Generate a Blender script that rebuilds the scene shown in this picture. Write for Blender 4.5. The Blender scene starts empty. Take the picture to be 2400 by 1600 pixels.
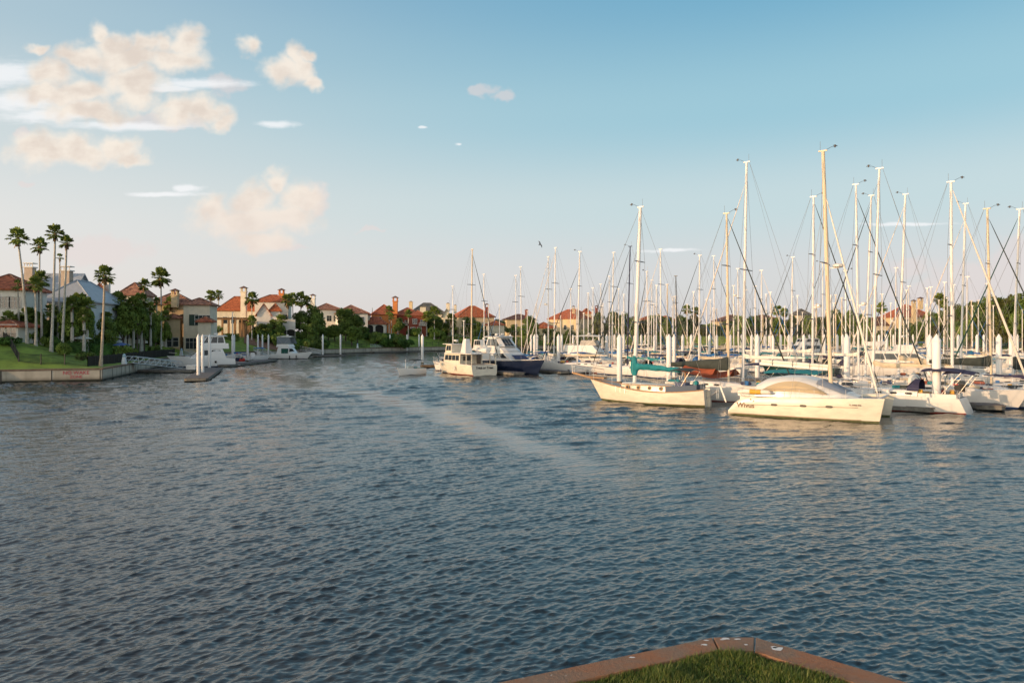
import bpy, math, random
import numpy as np
from mathutils import Vector, Matrix
rnd = random.Random(11)
SC = bpy.context.scene
COL = SC.collection
R = math.radians

# ------------------------------------------------------------------ camera
F, HZ, H = 1733.3, 783.0, 6.0          # focal length in photo pixels, horizon row, eye height above the water
cam = bpy.data.cameras.new('camera'); camo = bpy.data.objects.new('camera', cam); COL.objects.link(camo)
cam.sensor_width = 36.0; cam.lens = 36.0 * F / 2400.0
cam.shift_y = -(800.0 - HZ) / 2400.0
cam.clip_start = 0.1; cam.clip_end = 20000
camo.location = (0, 0, H); camo.rotation_euler = (R(90), 0, 0)
SC.camera = camo

# ------------------------------------------------------------------ light
SUN_AZ = (-0.84, -0.54); SUN_EL = 8.5
SKY_STRENGTH = 0.15; SUN_STRENGTH = 3.3
_n = math.hypot(*SUN_AZ); sx, sy = SUN_AZ[0] / _n, SUN_AZ[1] / _n
sund = bpy.data.lights.new('sun', 'SUN'); suno = bpy.data.objects.new('sun', sund); COL.objects.link(suno)
sund.energy = SUN_STRENGTH; sund.angle = R(0.6); sund.color = (1.0, 0.62, 0.33)
sdir = Vector((sx * math.cos(R(SUN_EL)), sy * math.cos(R(SUN_EL)), math.sin(R(SUN_EL))))
suno.rotation_euler = sdir.to_track_quat('Z', 'Y').to_euler()
SC.view_settings.view_transform = 'Standard'; SC.view_settings.look = 'None'
SC.view_settings.gamma = 1.0; SC.view_settings.exposure = 0.17
SC.cycles.max_bounces = 6; SC.cycles.diffuse_bounces = 2; SC.cycles.glossy_bounces = 3
SC.cycles.transmission_bounces = 2; SC.cycles.volume_bounces = 0; SC.cycles.caustics_reflective = False
SC.cycles.sample_clamp_indirect = 4.0
SC.cycles.use_denoising = True; SC.cycles.use_adaptive_sampling = False

def lin(*c):
    return tuple(((v / 255) / 12.92 if v / 255 <= 0.04045 else ((v / 255 + 0.055) / 1.055) ** 2.4) for v in c)

world = bpy.data.worlds.new("World"); SC.world = world; world.use_nodes = True
wt = world.node_tree; wt.nodes.clear()
def N(t, kind, **kw):
    n = t.nodes.new(kind)
    for k, v in kw.items(): setattr(n, k, v)
    return n
def mathn(t, op, a, b=None, c=None, clamp=False):
    n = N(t, 'ShaderNodeMath', operation=op, use_clamp=clamp)
    for i, v in enumerate((a, b, c)):
        if v is None: continue
        if isinstance(v, (int, float)): n.inputs[i].default_value = v
        else: t.links.new(v, n.inputs[i])
    return n.outputs[0]
def vmath(t, op, a, b=None, c=None, out=0):
    n = N(t, 'ShaderNodeVectorMath', operation=op)
    for i, v in enumerate((a, b, c)):
        if v is None: continue
        if isinstance(v, (tuple, list)): n.inputs[i].default_value = v
        else: t.links.new(v, n.inputs[i])
    return n.outputs[out]
def smooth(t, v, lo, hi, a=0.0, b=1.0):
    n = N(t, 'ShaderNodeMapRange', interpolation_type='SMOOTHSTEP')
    t.links.new(v, n.inputs[0])
    for i, x in enumerate((lo, hi, a, b)): n.inputs[i + 1].default_value = x
    return n.outputs[0]
def mixc(t, f, a, b, blend='MIX'):
    n = N(t, 'ShaderNodeMix', data_type='RGBA', blend_type=blend)
    for s, v in ((n.inputs[0], f), (n.inputs[6], a), (n.inputs[7], b)):
        if isinstance(v, (int, float)): s.default_value = v
        elif isinstance(v, tuple): s.default_value = tuple(v) + (1,) * (4 - len(v))
        else: t.links.new(v, s)
    return n.outputs[2]
def build_world():
    t = wt
    tc = N(t, 'ShaderNodeTexCoord'); d = tc.outputs['Generated']
    sk = N(t, 'ShaderNodeTexSky', sky_type='NISHITA'); sk.sun_disc = False
    sk.sun_elevation = R(SUN_EL); sk.sun_rotation = math.atan2(sx, sy)
    sk.air_density = 1.0; sk.dust_density = 1.5; sk.ozone_density = 2.0
    sep = N(t, 'ShaderNodeSeparateXYZ'); t.links.new(d, sep.inputs[0]); X_, Y_, Z_ = sep.outputs
    # measured colours of this evening's clear sky against height, over the physical sky
    el = mathn(t, 'MULTIPLY', mathn(t, 'ARCSINE', Z_), 57.29578 / 60.0, clamp=True)
    ramp = N(t, 'ShaderNodeValToRGB'); t.links.new(el, ramp.inputs[0])
    cr = ramp.color_ramp; cr.interpolation = 'EASE'
    stops = [(0.0, lin(209, 203, 204)), (0.07, lin(208, 208, 210)), (0.16, lin(192, 210, 213)), (0.27, lin(152, 194, 208)),
             (0.42, lin(108, 167, 196)), (0.75, lin(102, 146, 172)), (1.0, lin(80, 108, 130))]
    cr.elements[0].position = 0; cr.elements[0].color = stops[0][1] + (1,)
    cr.elements[1].position = 1; cr.elements[1].color = stops[-1][1] + (1,)
    for p, c in stops[1:-1]:
        e = cr.elements.new(p); e.color = c + (1,)
    # warmer and paler towards the sun's side (left)
    w = N(t, 'ShaderNodeVectorMath', operation='DOT_PRODUCT'); t.links.new(d, w.inputs[0]); w.inputs[1].default_value = (sx, sy, 0)
    side = smooth(t, w.outputs['Value'], -0.85, 0.35)
    ramp2 = N(t, 'ShaderNodeValToRGB'); t.links.new(el, ramp2.inputs[0]); c2 = ramp2.color_ramp; c2.interpolation = 'EASE'
    st2 = [(0.0, lin(230, 220, 215)), (0.12, lin(228, 224, 220)), (0.22, lin(210, 216, 216)), (0.34, lin(176, 196, 206)), (0.45, lin(156, 180, 198)), (0.56, lin(180, 180, 186)), (0.8, lin(172, 166, 168)), (1.0, lin(130, 132, 145))]
    c2.elements[0].position = 0; c2.elements[0].color = st2[0][1] + (1,)
    c2.elements[1].position = 1; c2.elements[1].color = st2[-1][1] + (1,)
    for p, c in st2[1:-1]:
        e = c2.elements.new(p); e.color = c + (1,)
    base = mixc(t, side, ramp.outputs[0], ramp2.outputs[0])
    inv = 1.0 / SKY_STRENGTH
    base = mixc(t, 1.0, base, (inv, inv, inv), 'MULTIPLY')
    base = mixc(t, 0.12, base, sk.outputs[0])
    # the bright evening glow around the low sun, behind the camera
    gl = mathn(t, 'MULTIPLY', smooth(t, w.outputs['Value'], 0.1, 0.95), smooth(t, Z_, 0.75, 0.0))
    gk = mathn(t, 'MULTIPLY_ADD', gl, 3.2, 1.0); gv = N(t, 'ShaderNodeCombineXYZ')
    t.links.new(gk, gv.inputs[0]); t.links.new(mathn(t, 'MULTIPLY_ADD', gl, 2.8, 1.0), gv.inputs[1]); t.links.new(mathn(t, 'MULTIPLY_ADD', gl, 2.1, 1.0), gv.inputs[2])
    base = mixc(t, 1.0, base, gv.outputs[0], 'MULTIPLY')
    # clouds: direction -> tangent plane looking north, in hundredths
    ys = mathn(t, 'MAXIMUM', Y_, 0.05)
    u = mathn(t, 'ADD', mathn(t, 'MULTIPLY', mathn(t, 'DIVIDE', X_, ys), F / 100), 12.0)
    v = mathn(t, 'SUBTRACT', HZ / 100, mathn(t, 'MULTIPLY', mathn(t, 'DIVIDE', Z_, ys), F / 100))
    cmb = N(t, 'ShaderNodeCombineXYZ'); t.links.new(u, cmb.inputs[0]); t.links.new(v, cmb.inputs[1]); p = cmb.outputs[0]
    def noise(scale, det, sc=(1, 1, 1), rough=0.6, off=(0, 0, 0)):
        m = vmath(t, 'MULTIPLY_ADD', p, sc, off)
        n = N(t, 'ShaderNodeTexNoise'); t.links.new(m, n.inputs['Vector'])
        n.inputs['Scale'].default_value = scale; n.inputs['Detail'].default_value = det; n.inputs['Roughness'].default_value = rough
        return n
    warp = noise(1.3, 3, rough=0.55)
    wv = vmath(t, 'MULTIPLY', vmath(t, 'SUBTRACT', warp.outputs['Color'], (0.5, 0.5, 0.5)), (0.95, 0.7, 0))
    pw = vmath(t, 'ADD', p, wv)
    def layer(blobs, pp):
        cur = None
        for (cx, cy, rx, ry) in blobs:
            rx, ry = rx * 1.08, ry * 1.08
            q = vmath(t, 'MULTIPLY_ADD', pp, (100 / rx, 100 / ry, 0), (-cx / rx, -cy / ry, 0))
            l = vmath(t, 'LENGTH', q, out=1)
            if cur is None: cur = l
            else:
                n = N(t, 'ShaderNodeMath', operation='SMOOTH_MIN'); n.inputs[2].default_value = 0.25
                t.links.new(cur, n.inputs[0]); t.links.new(l, n.inputs[1]); cur = n.outputs[0]
        return cur
    cum = [(237,80,22,24),(262,108,55,30),(333,103,38,28),(382,106,34,26),(436,103,42,38),(191,134,72,26),(306,138,95,34),(408,145,72,30),(84,116,26,12),
           (120,172,48,36),(306,190,72,36),(199,212,72,30),(325,222,48,38),(210,266,92,26),(172,258,48,24),(421,254,58,32),(478,256,48,30),(518,282,28,20),(120,225,80,26),
           (76,346,58,38),(145,353,85,33),(214,365,70,24),(283,352,42,30),(306,376,36,13),
           (581,113,28,20),(669,168,48,32),(708,155,27,42),(721,198,20,20),(727,126,20,12),
           (650,428,26,24),(592,466,46,34),(706,472,54,38),(497,491,38,34),(574,518,102,38),(669,514,78,28),(612,568,76,24)]
    cir = [(15,172,70,26),(57,240,110,22),(110,272,105,14),(459,197,96,10),(402,208,50,7),(646,290,46,7),(287,296,130,9),(383,455,80,5),(440,442,22,8),(990,300,12,3),(1080,338,12,3),(1572,587,60,4),(2130,525,90,4)]
    fnt = [(46,308,20,14),(240,590,110,30),(1130,214,22,14),(1178,222,22,12),(688,578,42,10),(746,468,26,34),(2309,650,130,38),(2385,592,55,36),(2131,622,50,22),(2215,684,140,32),(2400,640,90,60),(530,200,40,20),(380,285,90,16),(870,538,30,6),(75,420,20,7)]
    fb = noise(2.2, 6, rough=0.56, off=(3, 1, 0)); fbv = mathn(t, 'SUBTRACT', fb.outputs['Fac'], 0.5)
    d1 = mathn(t, 'ADD', layer(cum, pw), mathn(t, 'MULTIPLY', fbv, 1.0))
    a1 = smooth(t, d1, 1.42, 0.42, 0.0, 0.92)
    st = noise(1.6, 5, sc=(0.5, 2.6, 1), rough=0.65, off=(0, 7, 0)); stv = mathn(t, 'SUBTRACT', st.outputs['Fac'], 0.5)
    wv2 = vmath(t, 'MULTIPLY', wv, (1.0, 0.25, 0)); pw2 = vmath(t, 'ADD', p, wv2)
    d2 = mathn(t, 'ADD', layer(cir, pw2), mathn(t, 'MULTIPLY', stv, 1.6))
    a2 = smooth(t, d2, 1.45, 0.35, 0.0, 0.75)
    d3 = mathn(t, 'ADD', layer(fnt, pw), mathn(t, 'MULTIPLY', fbv, 1.2))
    a3 = smooth(t, d3, 1.3, 0.6, 0.0, 0.5)
    # cloud colours: peach where the low sun reaches, grey-mauve in the folds
    sh = noise(0.9, 5, sc=(1, 2.0, 1), rough=0.55, off=(5, 5, 0))
    fa, fb2 = noise(1.7, 3, rough=0.5, off=(3, 1, 0)), noise(1.7, 3, rough=0.5, off=(3.3, 0.8, 0))
    rel = mathn(t, 'MULTIPLY', mathn(t, 'SUBTRACT', fb2.outputs['Fac'], fa.outputs['Fac']), 0.6)      # lit from the left, shaded on the far side
    shf = smooth(t, mathn(t, 'ADD', rel, mathn(t, 'ADD', sh.outputs['Fac'], mathn(t, 'MULTIPLY', mathn(t, 'SUBTRACT', 1.0, d1), 0.18))), 0.38, 0.85)
    warm = mixc(t, shf, (0.86, 0.77, 0.67), (0.70, 0.60, 0.52))
    gfac = smooth(t, v, 3.3, 6.0)
    ccol = mixc(t, mathn(t, 'MULTIPLY', gfac, 0.7), warm, (0.77, 0.67, 0.60))
    def sc_(c):
        return mixc(t, 1.0, c, (inv, inv, inv), 'MULTIPLY')
    fr = smooth(t, Y_, 0.06, 0.25)
    out = mixc(t, mathn(t, 'MULTIPLY', a3, fr), base, sc_(mixc(t, 0.0, (0.72, 0.62, 0.60), (0, 0, 0))))
    out = mixc(t, mathn(t, 'MULTIPLY', a2, fr), out, sc_(mixc(t, 0.0, (0.86, 0.86, 0.87), (0, 0, 0))))
    out = mixc(t, mathn(t, 'MULTIPLY', a1, fr), out, sc_(ccol))
    bg = N(t, 'ShaderNodeBackground'); bg.inputs[1].default_value = SKY_STRENGTH
    t.links.new(out, bg.inputs[0]); wo = N(t, 'ShaderNodeOutputWorld'); t.links.new(bg.outputs[0], wo.inputs[0])
build_world()
world.cycles.sampling_method = 'MANUAL'; world.cycles.sample_map_resolution = 512

# ------------------------------------------------------------------ helpers
def dep(py, z=0.0): return F * (H - z) / (py - HZ)       # distance of a point of height z seen on row py
def WX(px, d): return (px - 1200.0) / F * d
def ZA(py, d): return H - (py - HZ) * d / F

MATS = {}
def mat(name, color, rough=0.6, var=0.0, vs=3.0, metal=0.0, bump=0.0, bs=20.0, col2=None, spec=0.5, coat=0.0, stretch=(1, 1, 1), trans=0.0, rand=0.0):
    if name in MATS: return MATS[name]
    m = bpy.data.materials.new(name); m.use_nodes = True; t = m.node_tree
    b = t.nodes['Principled BSDF']
    b.inputs['Roughness'].default_value = rough; b.inputs['Metallic'].default_value = metal
    b.inputs['Specular IOR Level'].default_value = spec; b.inputs['Coat Weight'].default_value = coat
    tc = N(t, 'ShaderNodeTexCoord'); mp = vmath(t, 'MULTIPLY', tc.outputs['Object'], tuple(stretch))
    colr = None
    if var > 0 or col2 or rand:
        n = N(t, 'ShaderNodeTexNoise'); t.links.new(mp, n.inputs['Vector']); n.inputs['Scale'].default_value = vs
        n.inputs['Detail'].default_value = 5; n.inputs['Roughness'].default_value = 0.65
        f = smooth(t, n.outputs['Fac'], 0.3, 0.7)
        a = tuple(max(0, c * (1 - var)) for c in color); bb = tuple(col2) if col2 else tuple(min(1, c * (1 + var)) for c in color)
        colr = mixc(t, f, a, bb)
        if rand:
            oi = N(t, 'ShaderNodeObjectInfo')
            k = smooth(t, oi.outputs['Random'], 0, 1, 1 - rand, 1 + rand)
            cb = N(t, 'ShaderNodeCombineXYZ')
            for i in range(3): t.links.new(k, cb.inputs[i])
            colr = mixc(t, 1.0, colr, cb.outputs[0], 'MULTIPLY')
        t.links.new(colr, b.inputs['Base Color'])
    else:
        b.inputs['Base Color'].default_value = tuple(color) + (1,)
    if bump > 0:
        n2 = N(t, 'ShaderNodeTexNoise'); t.links.new(mp, n2.inputs['Vector']); n2.inputs['Scale'].default_value = bs; n2.inputs['Detail'].default_value = 4
        bn = N(t, 'ShaderNodeBump'); bn.inputs['Strength'].default_value = 1; bn.inputs['Distance'].default_value = bump
        t.links.new(n2.outputs['Fac'], bn.inputs['Height']); t.links.new(bn.outputs[0], b.inputs['Normal'])
    MATS[name] = m; return m

class MB:
    """collects shapes, then links them as one mesh object"""
    def __init__(s): s.v = []; s.f = []; s.m = []
    def add(s, vs, fs, mi=0, M=None):
        o = len(s.v)
        s.v.extend([tuple(M @ Vector(p)) for p in vs] if M is not None else [tuple(p) for p in vs])
        for f in fs: s.f.append(tuple(i + o for i in f)); s.m.append(mi)
        return s
    def box(s, c, d, mi=0, M=None, rz=0.0):
        x, y, z = d[0] / 2, d[1] / 2, d[2] / 2
        vs = [(-x,-y,-z),(x,-y,-z),(x,y,-z),(-x,y,-z),(-x,-y,z),(x,-y,z),(x,y,z),(-x,y,z)]
        if rz: vs = [(a*math.cos(rz)-b*math.sin(rz), a*math.sin(rz)+b*math.cos(rz), e) for a, b, e in vs]
        vs = [(a+c[0], b+c[1], e+c[2]) for a, b, e in vs]
        return s.add(vs, [(0,3,2,1),(4,5,6,7),(0,1,5,4),(1,2,6,5),(2,3,7,6),(3,0,4,7)], mi, M)
    def bb(s, x0, x1, y0, y1, z0, z1, mi=0, M=None):
        return s.box(((x0+x1)/2, (y0+y1)/2, (z0+z1)/2), (x1-x0, y1-y0, z1-z0), mi, M)
    def tube(s, pts, r, n=8, mi=0, M=None, cap=True):
        pts = [Vector(p) for p in pts]; rs = r if isinstance(r, (list, tuple)) else [r] * len(pts)
        vs = []; fs = []
        for i, p in enumerate(pts):
            d = (pts[min(i+1, len(pts)-1)] - pts[max(i-1, 0)]).normalized()
            a = d.cross(Vector((0, 0, 1)))
            if a.length < 1e-3: a = Vector((1, 0, 0))
            a.normalize(); b = d.cross(a).normalized()
            for k in range(n):
                w = 2 * math.pi * k / n
                vs.append(p + (a * math.cos(w) + b * math.sin(w)) * rs[i])
        for i in range(len(pts) - 1):
            for k in range(n):
                fs.append((i*n+k, i*n+(k+1) % n, (i+1)*n+(k+1) % n, (i+1)*n+k))
        if cap: fs.append(tuple(range(n))[::-1]); fs.append(tuple(range((len(pts)-1)*n, len(pts)*n)))
        return s.add(vs, fs, mi, M)
    def prism(s, poly, lo, hi, axis=1, mi=0, M=None):
        """poly in the two other axes, extruded lo..hi along axis (0=x,1=y,2=z)"""
        def P(a, b, c): return {0: (c, a, b), 1: (a, c, b), 2: (a, b, c)}[axis]
        n = len(poly); vs = [P(a, b, lo) for a, b in poly] + [P(a, b, hi) for a, b in poly]
        fs = [tuple(range(n))[::-1], tuple(range(n, 2*n))] + [(i, (i+1) % n, n+(i+1) % n, n+i) for i in range(n)]
        return s.add(vs, fs, mi, M)
    def rings(s, rings, mi=0, close=True, caps=True, M=None, mis=None):
        n = len(rings[0]); vs = [p for r in rings for p in r]; o = len(s.v)
        s.add(vs, [], mi, M)
        for i in range(len(rings) - 1):
            for k in range(n if close else n - 1):
                s.f.append((o+i*n+k, o+i*n+(k+1) % n, o+(i+1)*n+(k+1) % n, o+(i+1)*n+k)); s.m.append(mis[k] if mis else mi)
        if caps: s.f.append(tuple(o+k for k in range(n))[::-1]); s.m.append(mi); s.f.append(tuple(o+(len(rings)-1)*n+k for k in range(n))); s.m.append(mi)
        return s
    def mesh(s, name, mats, smooth_=False):
        me = bpy.data.meshes.new(name); me.from_pydata(s.v, [], s.f)
        for m in (mats if isinstance(mats, (list, tuple)) else [mats]): me.materials.append(m)
        me.polygons.foreach_set('material_index', s.m)
        if smooth_:
            me.polygons.foreach_set('use_smooth', [True] * len(s.f))
        me.update(); return me
    def build(s, name, mats, parent=None, smooth_=False, loc=None, rz=None):
        o = bpy.data.objects.new(name, s.mesh(name, mats, smooth_)); COL.objects.link(o)
        if smooth_: autosmooth(o)
        if parent: o.parent = parent
        if loc is not None: o.location = loc
        if rz is not None: o.rotation_euler.z = rz
        return o
def autosmooth(o, ang=35):
    me = o.data
    try: me.set_sharp_from_angle(angle=R(ang))
    except Exception: pass
def tag(o, label=None, cat=None, group=None, kind=None):
    if label: o['label'] = label
    if cat: o['category'] = cat
    if group: o['group'] = group
    if kind: o['kind'] = kind
    return o
def thing(name, label, cat, loc=(0, 0, 0), rz=0.0, group=None):
    o = bpy.data.objects.new(name, None); COL.objects.link(o); o.location = loc; o.rotation_euler.z = rz
    o.empty_display_size = 0.5
    return tag(o, label, cat, group)
def copy_tree(o, parent=None, **kw):
    c = o.copy(); COL.objects.link(c)
    if parent is not None: c.parent = parent
    for k, v in kw.items(): setattr(c, k, v)
    for ch in list(o.children): copy_tree(ch, c)
    return c
def mesh_np(name, V, Fq, mats, parent=None, nper=4, smooth_=False, matidx=None):
    me = bpy.data.meshes.new(name); nv = len(V); nf = len(Fq)
    me.vertices.add(nv); me.vertices.foreach_set('co', np.ascontiguousarray(V, dtype=np.float32).ravel())
    me.loops.add(nf * nper); me.loops.foreach_set('vertex_index', np.ascontiguousarray(Fq, dtype=np.int32).ravel())
    me.polygons.add(nf); me.polygons.foreach_set('loop_start', np.arange(nf, dtype=np.int32) * nper)
    me.polygons.foreach_set('loop_total', np.full(nf, nper, dtype=np.int32))
    if smooth_: me.polygons.foreach_set('use_smooth', np.ones(nf, dtype=bool))
    for m in (mats if isinstance(mats, (list, tuple)) else [mats]): me.materials.append(m)
    if matidx is not None: me.polygons.foreach_set('material_index', np.ascontiguousarray(matidx, dtype=np.int32))
    me.update(calc_edges=True)
    o = bpy.data.objects.new(name, me)
    COL.objects.link(o)
    if parent: o.parent = parent
    return o
def lettering(txt, size, mat_, parent, loc, rot, name='lettering', ext=0.004, align='CENTER'):
    cu = bpy.data.curves.new(name, 'FONT'); cu.body = txt; cu.size = size; cu.align_x = align; cu.align_y = 'CENTER'; cu.extrude = ext; cu.offset = size * 0.022
    tmp = bpy.data.objects.new('tmp', cu); COL.objects.link(tmp)
    bpy.context.view_layer.update()
    dg = bpy.context.evaluated_depsgraph_get(); me = bpy.data.meshes.new_from_object(tmp.evaluated_get(dg))
    bpy.data.objects.remove(tmp); me.materials.clear(); me.materials.append(mat_)
    o = bpy.data.objects.new(name, me); COL.objects.link(o); o.parent = parent; o.location = loc; o.rotation_euler = rot
    return o

# ------------------------------------------------------------------ water
WAKE = [(560, 868), (700, 892), (860, 925), (1000, 960), (1150, 1008), (1300, 1062), (1420, 1112), (1560, 1180)]
def wake_mask(x, y):
    pts = [(WX(a, dep(b)), dep(b)) for a, b in WAKE]; d = np.full(x.shape, 1e9)
    wid = 0
    best = np.full(x.shape, 1e9)
    for i in range(len(pts) - 1):
        (x0, y0), (x1, y1) = pts[i], pts[i+1]; dx, dy = x1 - x0, y1 - y0; L = dx*dx + dy*dy
        tt = np.clip(((x-x0)*dx + (y-y0)*dy) / L, 0, 1)
        q = np.hypot(x-(x0+tt*dx), y-(y0+tt*dy)) / (0.55 + 0.026 * y)
        best = np.minimum(best, q)
    end = np.clip((y - 26.0) / 12.0, 0, 1)
    nz = 0.25 * np.sin(x * 0.9 + y * 0.35) + 0.25 * np.sin(y * 0.8 - x * 0.5 + 2) + 0.2 * np.sin(x * 2.3 + 1)
    return 0.86 * np.clip(1.25 + 0.8 * nz - best, 0, 1) * end
def build_water():
    g = np.random.default_rng(5)
    rows, cols = 1150, 1500
    # rows evenly spaced as seen from the quay, columns likewise
    s = np.linspace(0, 1, rows); inv = (1 - s) / 9.0 + s / 420.0; yy = 1 / inv
    tx = np.linspace(-0.98, 0.98, cols)
    Yg = np.repeat(yy[:, None], cols, 1); Xg = Yg * tx[None, :]
    dr = np.gradient(yy)[:, None]
    Z = np.zeros_like(Xg); DX = np.zeros_like(Xg); DY = np.zeros_like(Xg)
    wk = wake_mask(Xg, Yg)
    damp = 1 - 0.85 * wk
    # slow patches of stronger and weaker chop
    patch = np.zeros_like(Xg)
    for k in range(14):
        th = g.uniform(0, math.pi); L = g.uniform(6, 26); kk = 2 * math.pi / L
        patch += np.sin(kk * (Xg * math.cos(th) + Yg * 0.6 * math.sin(th)) + g.uniform(0, 6.28))
    patch = np.clip(1 + 0.07 * patch / 1.6, 0.6, 1.4)
    lost = np.zeros_like(Xg); open_w = np.clip((Yg - 28) / 45, 0, 1)       # longer chop out in the open fairway
    for L0, n, slope in ((3.6, 14, 0.0), (2.0, 16, 0.016), (1.2, 20, 0.032), (0.7, 26, 0.052), (0.42, 34, 0.082), (0.26, 36, 0.115), (0.16, 24, 0.085)):
        for k in range(n):
            L = L0 * g.uniform(0.75, 1.33); kk = 2 * math.pi / L
            gu = g.uniform(0.6, 1.3) * math.sqrt(2.0 / n); sl = slope * gu; a = sl / kk
            if L0 > 0.6: a = (slope + {3.6: 0.085, 2.0: 0.10, 1.2: 0.09, 0.7: 0.05}[L0] * open_w) * gu / kk
            fade = np.clip((L / dr - 0.06) / 0.5, 0, 1); dk = (0.93 if L > 0.34 else 0.5)
            lost += 0.5 * sl * sl * (1 - fade ** 2) * np.ones_like(Xg) * (1 - dk * wk) ** 2; fade = fade * (1 - dk * wk)
            if k % 3:       # trains spreading from the corner of the quay
                ox, oy = 20 + g.normal(0, 7), 2 + g.normal(0, 7)
                ex, ey = Xg - ox, Yg - oy; rr = np.sqrt(ex * ex + ey * ey) + 1e-6; cx, cy = ex / rr, ey / rr
                arg = kk * rr + g.uniform(0, 6.28) + 0.8 * np.sin(Xg * 0.23 + k) + 0.8 * np.sin(Yg * 0.17 + 2 * k)
            else:           # crossing wind chop
                th = R(100) + g.normal(0, R(30)); cx, cy = math.cos(th), math.sin(th)
                arg = kk * (Xg * cx + Yg * cy) + g.uniform(0, 6.28) + 0.9 * np.sin(Xg * 0.19 + k) + 0.9 * np.sin(Yg * 0.13 + 2 * k)
            Z += a * fade * np.sin(arg)
            q = 0.85 * a * fade; co = np.cos(arg); DX += q * cx * co; DY += q * cy * co
    Z *= patch
    V = np.stack([Xg + DX, Yg + DY, Z], -1).reshape(-1, 3)
    idx = np.arange(rows * cols).reshape(rows, cols)
    Q = np.stack([idx[:-1, :-1], idx[:-1, 1:], idx[1:, 1:], idx[1:, :-1]], -1).reshape(-1, 4)
    m = bpy.data.materials.new('water'); m.use_nodes = True; t = m.node_tree; b = t.nodes['Principled BSDF']
    b.inputs['Base Color'].default_value = (0.012, 0.020, 0.022, 1); b.inputs['Roughness'].default_value = 0.04; b.inputs['IOR'].default_value = 1.74
    tc = N(t, 'ShaderNodeTexCoord')
    rot = N(t, 'ShaderNodeMapping'); rot.inputs['Rotation'].default_value = (0, 0, R(-26)); t.links.new(tc.outputs['Object'], rot.inputs[0])
    at = N(t, 'ShaderNodeAttribute'); at.attribute_name = 'calm'
    h = None
    for sc, st, amp in ((1.1, (0.5, 1.35, 1), 0.045), (3.2, (0.6, 1.4, 1), 0.024), (9.0, (0.7, 1.3, 1), 0.009)):
        mm = vmath(t, 'MULTIPLY', rot.outputs[0], st)
        n = N(t, 'ShaderNodeTexNoise'); t.links.new(mm, n.inputs['Vector']); n.inputs['Scale'].default_value = sc
        n.inputs['Detail'].default_value = 2.5; n.inputs['Roughness'].default_value = 0.55; n.inputs['Distortion'].default_value = 0.4
        x = mathn(t, 'MULTIPLY', n.outputs['Fac'], amp); h = x if h is None else mathn(t, 'ADD', h, x)
    k = mathn(t, 'MULTIPLY_ADD', at.outputs['Fac'], -0.85, 1.0)
    h = mathn(t, 'MULTIPLY', h, k)
    ar = N(t, 'ShaderNodeAttribute'); ar.attribute_name = 'unresolved'; t.links.new(ar.outputs['Fac'], b.inputs['Roughness'])   # ripples finer than the mesh
    bn = N(t, 'ShaderNodeBump'); bn.inputs['Strength'].default_value = 1.0; bn.inputs['Distance'].default_value = 1.0
    t.links.new(h, bn.inputs['Height']); t.links.new(bn.outputs[0], b.inputs['Normal'])
    o = mesh_np('water', V, Q, m, smooth_=True); tag(o, kind='structure')
    at_ = o.data.attributes.new('calm', 'FLOAT', 'POINT'); at_.data.foreach_set('value', wk.astype(np.float32).ravel())
    rg = np.clip(np.sqrt(np.sqrt(2 * lost + 0.0004) * 0.9), 0.04, 0.16) ; ru = o.data.attributes.new('unresolved', 'FLOAT', 'POINT'); ru.data.foreach_set('value', rg.astype(np.float32).ravel())
    # the rest of the basin beyond the fan, a little lower
    B = 2500
    w2 = MB(); w2.add([(-B, -300, -0.2), (B, -300, -0.2), (B, B, -0.2), (-B, B, -0.2)], [(0, 1, 2, 3)])
    tag(w2.build('water', m), kind='structure')
build_water()
# ------------------------------------------------------------------ far land, its seawall and lawns
SHORE = [(-150, -80), (-104, 5), (-92, 50), (-76, 82), (-63.0, 91.2), (-53.1, 95.4), (-56.9, 109.5), (-63, 130), (-67, 150), (-71.5, 177), (-65.8, 191), (-59.4, 206), (-55.3, 218), (-45.3, 238), (-29.8, 258), (-15.7, 272),
         (8, 288), (66, 294), (130, 290), (146, 262), (140, 205), (200, 150), (420, 130)]
SA = np.array(SHORE, float)
def shore_dist(x, y):
    """signed distance to the water's edge (positive on land) and the nearest edge point"""
    best = np.full(x.shape, 1e9); nx = np.zeros_like(x); ny = np.zeros_like(x); inside = np.zeros(x.shape, bool)
    for i in range(len(SA) - 1):
        x0, y0 = SA[i]; x1, y1 = SA[i+1]; dx, dy = x1-x0, y1-y0; L = dx*dx+dy*dy
        t = np.clip(((x-x0)*dx+(y-y0)*dy)/L, 0, 1); px, py = x0+t*dx, y0+t*dy; q = np.hypot(x-px, y-py)
        m = q < best; best = np.where(m, q, best); nx = np.where(m, px, nx); ny = np.where(m, py, ny)
    poly = list(SHORE) + [(3000, 130), (3000, 3000), (-3000, 3000), (-3000, -80)]
    n = len(poly)
    for i in range(n):
        x0, y0 = poly[i]; x1, y1 = poly[(i+1) % n]
        if y0 == y1: continue
        c = ((y0 > y) != (y1 > y)) & (x < (x1-x0)*(y-y0)/(y1-y0)+x0); inside ^= c
    return np.where(inside, best, -best), nx, ny
WALL_H = 1.6
def prof(s, x):
    left = np.interp(s, [0, 3, 8, 14, 20, 28, 60, 400], [1.55, 1.70, 3.1, 4.7, 5.3, 5.6, 5.8, 7.0])
    hill = np.interp(s, [0, 3, 10, 25, 60, 400], [1.55, 1.7, 2.6, 4.0, 8.0, 9.0])
    flat = np.interp(s, [0, 3, 10, 20, 60, 400], [1.55, 1.7, 2.6, 3.6, 5.0, 7.0])
    w1 = np.clip((x + 25) / 30, 0, 1); w2 = np.clip((x - 95) / 40, 0, 1)
    z = left * (1 - w1) + flat * w1
    return z * (1 - w2) + hill * w2
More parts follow.
